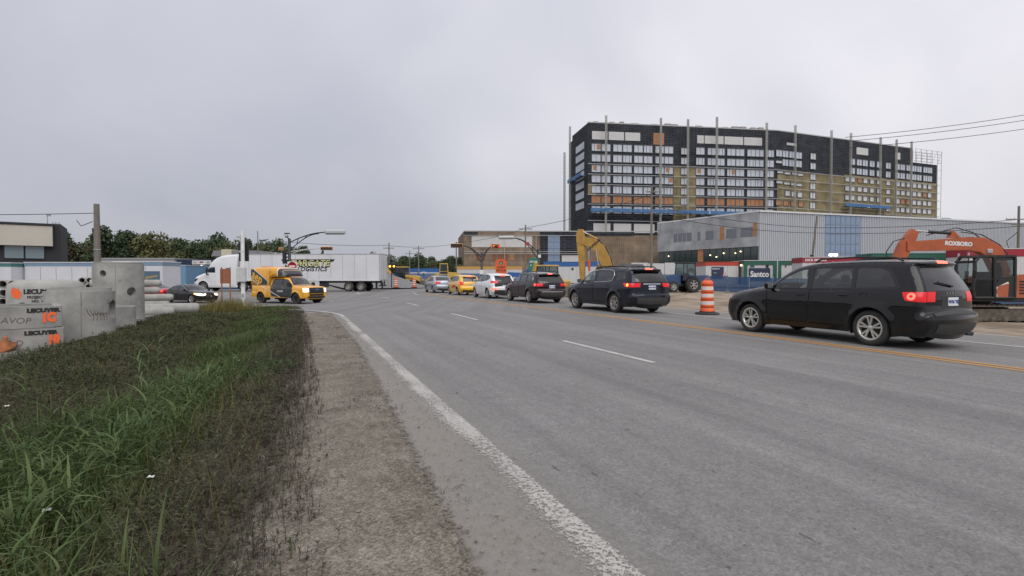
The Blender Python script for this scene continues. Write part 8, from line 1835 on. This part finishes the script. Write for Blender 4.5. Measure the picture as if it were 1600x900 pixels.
# ------------------------------------------------------------------ verge vegetation
def veg_mat(name, cols, rough=.6):
    m = bpy.data.materials.new(name); m.use_nodes = True; t = m.node_tree; L = t.links.new; b = t.nodes['Principled BSDF']; b.inputs['Roughness'].default_value = rough; b.inputs['Specular IOR Level'].default_value = .25
    g = t.nodes.new('ShaderNodeNewGeometry'); tcn = t.nodes.new('ShaderNodeTexCoord'); n = t.nodes.new('ShaderNodeTexNoise'); n.inputs['Scale'].default_value = .9; n.inputs['Detail'].default_value = 3; L(tcn.outputs['Object'], n.inputs['Vector'])
    mr = t.nodes.new('ShaderNodeMapRange'); mr.inputs[1].default_value = .3; mr.inputs[2].default_value = .7; L(n.outputs['Fac'], mr.inputs[0])
    ad = t.nodes.new('ShaderNodeMath'); ad.operation = 'MULTIPLY_ADD'; ad.inputs[1].default_value = .55; L(g.outputs['Random Per Island'], ad.inputs[0]); ml = t.nodes.new('ShaderNodeMath'); ml.operation = 'MULTIPLY'; ml.inputs[1].default_value = .45; L(mr.outputs[0], ml.inputs[0]); L(ml.outputs[0], ad.inputs[2])
    r = t.nodes.new('ShaderNodeValToRGB'); L(ad.outputs[0], r.inputs[0]); el = r.color_ramp.elements; el[0].color = (*cols[0], 1); el[1].color = (*cols[-1], 1); el[0].position = .1; el[1].position = .92
    for i, c in enumerate(cols[1:-1]): q = el.new(.1 + .82 * (i + 1) / (len(cols) - 1)); q.color = (*c, 1)
    L(r.outputs[0], b.inputs['Base Color']); tl_ = t.nodes.new('ShaderNodeBsdfTranslucent'); L(r.outputs[0], tl_.inputs[0]); ms = t.nodes.new('ShaderNodeMixShader'); ms.inputs[0].default_value = .25; L(b.outputs[0], ms.inputs[1]); L(tl_.outputs[0], ms.inputs[2]); L(ms.outputs[0], t.nodes['Material Output'].inputs[0]); return m
g_green = veg_mat('green grass', [(.024, .040, .012), (.056, .084, .025), (.092, .122, .042), (.15, .16, .07)])
g_dry = veg_mat('dry grass', [(.06, .045, .028), (.11, .085, .05), (.17, .14, .085)]); g_gold = veg_mat('golden grass', [(.09, .085, .025), (.17, .14, .045), (.25, .20, .075)])
g_weed = veg_mat('weed leaves', [(.034, .040, .017), (.064, .074, .030), (.10, .104, .048), (.145, .128, .075)]); g_brown = veg_mat('withered weeds', [(.042, .032, .024), (.080, .063, .048), (.12, .098, .075)]); g_bright = veg_mat('bright clover', [(.02, .05, .01), (.05, .10, .02)])
vr = np.random.RandomState(21)
def fast_mesh(name, V, nq, m):
    """V: (n, 2*(k+1), 3) ribbons of k quads each"""
    n, kv, _ = V.shape; k = kv // 2 - 1; me = bpy.data.meshes.new(name); me.vertices.add(n * kv); me.vertices.foreach_set('co', V.reshape(-1).astype(np.float32))
    q = np.array([(2 * i, 2 * i + 1, 2 * i + 3, 2 * i + 2) for i in range(k)]); idx = (q[None] + (np.arange(n) * kv)[:, None, None]).reshape(-1)
    me.loops.add(len(idx)); me.loops.foreach_set('vertex_index', idx.astype(np.int32)); me.polygons.add(n * k); me.polygons.foreach_set('loop_start', (np.arange(n * k) * 4).astype(np.int32)); me.polygons.foreach_set('use_smooth', np.ones(n * k, bool)); me.materials.append(m); me.update(calc_edges=True); return me
def ribbons(base, h, lean, az, wd, k=3, droop=1.0):
    """curved tapering blades: base (n,3), height, lean distance, azimuth, width"""
    n = len(h); out_ = np.zeros((n, 2 * (k + 1), 3)); side = np.stack([-np.sin(az), np.cos(az)], -1)
    tw = vr.uniform(-1, 1, n); side = np.stack([-np.sin(az + tw), np.cos(az + tw)], -1)
    for i in range(k + 1):
        f = i / k; r_ = lean * f ** 1.8; z = h * (f - .28 * droop * (lean / np.maximum(h, .02)) * f ** 3); c = np.stack([base[:, 0] + np.cos(az) * r_, base[:, 1] + np.sin(az) * r_, base[:, 2] + z], -1); w_ = wd * (1 - f) ** .7 * .5 * (1 if i else .7)
        w_ = np.where(i == k, wd * .04, w_); out_[:, 2 * i] = c; out_[:, 2 * i + 1] = c; out_[:, 2 * i, :2] += side * w_[:, None]; out_[:, 2 * i + 1, :2] -= side * w_[:, None]
    return out_
def noise2(t, s, f=1.0, ph=0): return .5 + .25 * np.sin(t * 2.1 * f + 1.7 * np.sin(s * .9 * f + ph) + ph) + .25 * np.sin(s * 1.3 * f + 2.3 * np.sin(t * 1.1 * f - ph) + 2 * ph)
def scatter(n, t0, t1, s0, s1, near=1.6, keep=None):
    """positions in the road frame, denser towards the viewer"""
    u = vr.uniform(0, 1, n * 3); s = s0 + (s1 - s0) * u ** near; t = vr.uniform(t0, t1, n * 3); ok = np.hypot(t, s) > 1.25
    # leave the concrete pieces' footprints free
    X = t * math.cos(TH) - s * math.sin(TH); Y = t * math.sin(TH) + s * math.cos(TH)
    for (cx_, cy_, r_) in ((-11.95, 15.95, .75), (-10.25, 12.45, .75), (-10.75, 14.1, .6), (-12.55, 13.95, 1.1), (-9.6, 10.3, .75), (-10.4, 9.9, .9), (-9.9, 11.0, 1.0)): ok &= np.hypot(X - cx_, Y - cy_) > r_
    ok &= X > -1.05 * Y - 1.5
    if keep is not None: ok &= vr.uniform(0, 1, len(t)) < keep(t, s)
    t, s = t[ok][:n], s[ok][:n]; return t, s
def ground_pts(t, s): return np.stack([t, s, terrain_z(t, s)], -1)
def veg(name, me): o = link(name, me, None, rot=(0, 0, TH)); return stuff(o)
sig = lambda x: 1 / (1 + np.exp(-x))
def edge(s): return np.interp(s, [1, 2.5, 5, 8, 12, 18, 22], [-.28, -.22, -.06, .12, .20, .10, -.1])     # where the weeds give way to gravel
def green_zone(t, s):
    c = np.interp(s, [1, 4, 8, 14, 22], [-1.75, -1.65, -1.45, -1.35, -1.3]); w_ = np.interp(s, [1, 4, 9, 20], [.80, .72, .60, .80])
    return np.clip(np.exp(-((t - c) / w_) ** 4) * (.45 + .9 * noise2(t, s, .8, 1.3)), .07, 1)
# tall tufts
tt, ss = scatter(4200, -4.2, -.45, 1.2, 25.5, 1.5, lambda t, s: green_zone(t, s)); hh = (.16 + .40 * noise2(tt, ss, .9, .4) ** 1.3) * np.clip(1.15 - ss / 40, .5, 1); nb = 9
T2 = np.repeat(tt, nb) + vr.normal(0, .045, len(tt) * nb); S2 = np.repeat(ss, nb) + vr.normal(0, .045, len(tt) * nb); H2 = np.repeat(hh, nb) * vr.uniform(.55, 1.2, len(T2)); lim = np.where((S2 > 6.5) & (T2 < -2.0), .14, np.clip(.60 - .032 * np.clip(S2 - 6, 0, 20), .15, .60)); H2 = np.minimum(H2, lim)
veg('tall_grass', fast_mesh('tall_grass', ribbons(ground_pts(T2, S2), H2, H2 * vr.uniform(.15, .75, len(T2)), vr.uniform(0, 6.28, len(T2)), vr.uniform(.006, .013, len(T2)) * (1 + S2 * .03) * np.where(vr.uniform(0, 1, len(T2)) < .18, 1.9, 1.0), 4), 4, g_green))
# short undergrowth over the whole verge
tt, ss = scatter(42000, -4.8, .05, 1.0, 26, 1.7, lambda t, s: np.clip(sig((edge(s) - .12 - t) * 8), 0, 1)); H2 = vr.uniform(.05, .17, len(tt)) * np.where((tt < -2.0) & (ss > 8), .6, 1)
veg('short_grass', fast_mesh('short_grass', ribbons(ground_pts(tt, ss), H2, H2 * vr.uniform(.2, 1.0, len(tt)), vr.uniform(0, 6.28, len(tt)), vr.uniform(.004, .009, len(tt)) * (1 + ss * .04), 2), 2, g_green if False else veg_mat('undergrowth', [(.028, .036, .014), (.056, .068, .025), (.092, .096, .042), (.145, .128, .075)])))
# leafy weeds: a stem with small leaves up its length
def weeds(name, n, t0, t1, s0, s1, h0, h1, nl, m, keep, leaf=.019, near=1.8):
    tt, ss = scatter(n, t0, t1, s0, s1, near, keep); n = len(tt); H = vr.uniform(h0, h1, n) * np.where((tt < -2.1) & (ss > 8), .7, 1) * np.clip(1.1 - ss / 40, .6, 1); az = vr.uniform(0, 6.28, n); ln = H * vr.uniform(0, .35, n); B = ground_pts(tt, ss); L_ = []
    f = vr.uniform(.12, 1.0, (n, nl)); a2 = vr.uniform(0, 6.28, (n, nl)); c = np.stack([B[:, 0, None] + np.cos(az)[:, None] * ln[:, None] * f ** 1.5, B[:, 1, None] + np.sin(az)[:, None] * ln[:, None] * f ** 1.5, B[:, 2, None] + H[:, None] * f], -1).reshape(-1, 3); sz = np.repeat(leaf * (1 + ss * .06), nl) * vr.uniform(.6, 1.5, n * nl)
    a2 = a2.reshape(-1); L_ = ribbons(c, sz * vr.uniform(-.3, .8, len(sz)), sz * vr.uniform(.8, 1.6, len(sz)), a2, sz * .55, 2, 0.4)
    veg(name, fast_mesh(name, L_, 2, m)); veg(name + '_stems', fast_mesh(name + '_stems', ribbons(B, H, ln, az, .0035 * (1 + ss * .08), 2, 0), 2, g_brown))
weeds('weed_cover', 14000, -4.5, .05, 1.1, 22, .06, .30, 15, g_weed, lambda t, s: np.clip(1.15 - green_zone(t, s) * 1.1, .12, 1) * sig((edge(s) - .18 - t) * 9))
weeds('withered_weeds', 8000, -1.5, .22, 1.1, 22, .05, .20, 11, g_brown, lambda t, s: np.exp(-((t - edge(s) + .36 - .2 * (noise2(t, s, .7, 2) - .5)) / .36) ** 2), .015)
weeds('clover_patch', 260, -.75, -.12, 7.6, 9.0, .10, .22, 12, g_bright, lambda t, s: np.exp(-((t + .42) / .22) ** 2 - ((s - 8.3) / .4) ** 2), .03, 1.0)
# dry stalks and crumbs at the edge of the gravel
tt, ss = scatter(3200, -1.3, .34, 1.0, 22, 1.7, lambda t, s: np.exp(-((t - edge(s) + .15) / .34) ** 2) * (.3 + noise2(t, s, 1.5, .7))); H2 = vr.uniform(.03, .16, len(tt))
veg('dry_stalks', fast_mesh('dry_stalks', ribbons(ground_pts(tt, ss) + np.array([0, 0, .012]), H2, H2 * vr.uniform(.3, 1.6, len(tt)), vr.uniform(0, 6.28, len(tt)), vr.uniform(.0025, .005, len(tt)) * (1 + ss * .05), 2), 2, g_dry))
# sparse tufts out on the shoulder
tt, ss = scatter(420, .1, .95, 1.4, 20, 1.4, lambda t, s: (noise2(t, s, 2.2, 3) > .72) * .8); nb = 6; T2 = np.repeat(tt, nb) + vr.normal(0, .02, len(tt) * nb); S2 = np.repeat(ss, nb) + vr.normal(0, .02, len(tt) * nb); H2 = vr.uniform(.015, .06, len(T2)); bp_ = ground_pts(T2, S2); bp_[:, 2] = .012
veg('shoulder_tufts', fast_mesh('shoulder_tufts', ribbons(bp_, H2, H2 * vr.uniform(.5, 2, len(T2)), vr.uniform(0, 6.28, len(T2)), .004 * (1 + S2 * .05), 2), 2, g_brown))
# straw-coloured stalks standing through the green, and broad reed leaves in the wet patch
tt, ss = scatter(3000, -4.0, -.3, 1.2, 22, 1.5, lambda t, s: .25 + .75 * noise2(t, s, 1.2, 2.2)); H2 = np.minimum(vr.uniform(.12, .45, len(tt)), np.where(ss > 8.3, .18, .5))
veg('straw_stalks', fast_mesh('straw_stalks', ribbons(ground_pts(tt, ss), H2, H2 * vr.uniform(.1, .7, len(tt)), vr.uniform(0, 6.28, len(tt)), vr.uniform(.003, .006, len(tt)) * (1 + ss * .05), 3), 3, g_gold))
tt, ss = scatter(520, -3.0, -.85, 2.2, 9.5, 1.2, lambda t, s: np.clip(green_zone(t, s) * 1.3 - .25, 0, 1)); nb = 7; hh = np.repeat(vr.uniform(.3, .72, len(tt)) * np.clip(1.2 - ss / 13, .4, 1), nb); f_ = vr.uniform(.25, 1, len(hh)); T2 = np.repeat(tt, nb) + vr.normal(0, .012, len(hh)); S2 = np.repeat(ss, nb) + vr.normal(0, .012, len(hh)); B = ground_pts(T2, S2); B[:, 2] += hh * f_; Lf = vr.uniform(.14, .34, len(hh))
g_bed = veg_mat('reed bed leaves', [(.035, .065, .020), (.075, .12, .035), (.13, .165, .06)])
veg('reed_bed', fast_mesh('reed_bed', ribbons(B, Lf * vr.uniform(.2, .75, len(hh)), Lf * vr.uniform(.6, 1, len(hh)), vr.uniform(0, 6.28, len(hh)), vr.uniform(.012, .022, len(hh)), 5, .9), 5, g_bed))
hs = hh[::nb]; veg('reed_bed_stems', fast_mesh('reed_bed_stems', ribbons(ground_pts(tt, ss), hs, hs * .05, vr.uniform(0, 6.28, len(tt)), np.full(len(tt), .007), 2, 0), 2, g_bed))
# golden clump and rough grass by the corner, and along the dip beyond it
def wscatter(n, x0, x1, y0, y1, keep=None):
    X = vr.uniform(x0, x1, n); Y = vr.uniform(y0, y1, n)
    if keep is not None: k = vr.uniform(0, 1, n) < keep(X, Y); X, Y = X[k], Y[k]
    return X * math.cos(TH) + Y * math.sin(TH), -X * math.sin(TH) + Y * math.cos(TH)
tt, ss = wscatter(9000, -12.6, -9.4, 19.6, 22.8, lambda X, Y: np.exp(-((X + 11.5) / .7) ** 2 - ((Y - 21.2) / .9) ** 2)); H2 = vr.uniform(.18, .62, len(tt))
veg('golden_grass', fast_mesh('golden_grass', ribbons(ground_pts(tt, ss), H2, H2 * vr.uniform(.08, .35, len(tt)), vr.uniform(0, 6.28, len(tt)), vr.uniform(.010, .02, len(tt)), 3), 3, g_gold))
tt, ss = wscatter(15000, -25, -9.5, 22.0, 30.5, lambda X, Y: (Y < 24.3 + (-X - 10.3) * .55) * (Y < 30) * 1.0); XX = tt * math.cos(TH) - ss * math.sin(TH); H2 = vr.uniform(.08, .30, len(tt)) * (1 + .5 * noise2(tt, ss, 1, 1)) * np.clip((-XX - 11) / 5, .35, 1)
veg('corner_grass', fast_mesh('corner_grass', ribbons(ground_pts(tt, ss), H2, H2 * vr.uniform(.1, .6, len(tt)), vr.uniform(0, 6.28, len(tt)), vr.uniform(.012, .026, len(tt)), 2), 2, veg_mat('mixed grass', [(.03, .045, .014), (.07, .085, .028), (.13, .115, .05), (.19, .155, .075)])))
# stones on the shoulder
stone_m = mat('loose stone', (.20, .18, .155), .9, var=.4, vscale=20); r_ = np.random.RandomState(4); V = []; F = []
for k in range(5200):
    s_ = 1.0 + 17 * r_.uniform() ** 1.9; t_ = r_.uniform(-.15, 1.30) if r_.uniform() < .8 else r_.normal(.95, .12); q = r_.uniform(.002, .0065) * (1 + .05 * s_) * (2.0 if r_.uniform() < .03 else 1); o = len(V); p = r_.uniform(.7, 1.3, (6, 3))
    for i, d in enumerate(((1, 0, 0), (-1, 0, 0), (0, 1, 0), (0, -1, 0), (0, 0, 1), (0, 0, -1))): V.append((t_ + d[0] * q * p[i, 0], s_ + d[1] * q * p[i, 1], .014 + d[2] * q * .6 * p[i, 2]))
    for a in (0, 1):
        for b in (2, 3):
            for c in (4, 5): F.append((o + a, o + b, o + c))
me = bpy.data.meshes.new('loose_stones'); me.from_pydata(V, [], F); me.materials.append(stone_m); me.update(); veg('loose_stones', me)
# individual reeds: stem with long alternate leaves
def reed(label, t, s, h, seed, m=g_green, group=None):
    r2_ = np.random.RandomState(seed); root = thing('reed_plant', label, 'reed', P(s, t, float(terrain_z(t, s))), TH + r2_.uniform(0, 6.28), group); lx, ly = r2_.uniform(-.12, .12, 2) * h
    MB().tube([(0, 0, 0), (lx * .3, ly * .3, h * .5), (lx, ly, h * .95)], .005, 6, .002).build('stem', m, root)
    for k in range(9):
        f = .22 + .74 * k / 8; a = (k % 2) * math.pi + r2_.uniform(-.5, .5); n = 1; b = np.array([[lx * f * f, ly * f * f, h * f]]); L_ = h * r2_.uniform(.34, .55); v = ribbons(b, np.array([L_ * r2_.uniform(.35, .75)]), np.array([L_ * r2_.uniform(.6, .95)]), np.array([a]), np.array([.020 + .006 * h]), 6, .9); link('leaf', fast_mesh('leaf', v, 6, m), root)
    return root
g_reed = veg_mat('reed leaves', [(.06, .10, .035), (.11, .16, .06), (.17, .20, .10)])
for k, (t, s, h, lab) in enumerate(((-1.45, 6.3, .95, 'tall reed with long pale leaves standing alone in the ditch'), (-1.95, 4.3, .72, 'reed leaning among the dark weeds near the ditch bottom'), (-1.75, 3.5, .70, 'reed with broad drooping leaves in the densest green patch'), (-2.3, 4.9, .66, 'short reed on the far bank of the ditch'), (-1.55, 2.75, .58, 'low reed with bent leaves nearest the gravel shoulder'), (-2.6, 6.8, .7, 'reed in front of the stencilled concrete boxes'), (-1.9, 8.0, .72, 'reed between the lone tall reed and the wide manhole section'), (-2.2, 10.2, .6, 'reed below the wide manhole section'), (-1.35, 11.0, .55, 'small reed beside the withered weed patch'))): reed(lab, t, s, h, 40 + k, g_reed)
petal = mat('white petals', (.70, .70, .66), .6); 
for k, (t, s, z) in enumerate(((-.42, 2.35, .17), (-.50, 2.15, .18), (-.95, 4.15, .20), (-1.45, 4.0, .26), (-.9, 9.2, .22), (-1.0, 9.6, .24), (-3.3, 6.1, .3), (-2.6, 6.4, .3))):
    q = thing('white_flower', ('white flower head low by the gravel shoulder', 'white flower head among the dark weeds', 'white flower head in the middle of the verge', 'white flower head below the concrete boxes')[k // 2], 'flower', P(s, t, float(terrain_z(t, s))), 0, 'white flowers in the verge'); MB().tube([(0, 0, 0), (.01, 0, z)], .0025, 5).build('stem', g_green, q); r2_ = random.Random(k); mb = MB()
    for i in range(14): a = r2_.uniform(0, 6.28); d = r2_.uniform(0, .022); mb.box((.01 + math.cos(a) * d, math.sin(a) * d, z + r2_.uniform(0, .006)), (.010, .010, .003))
    mb.build('petals', petal, q)
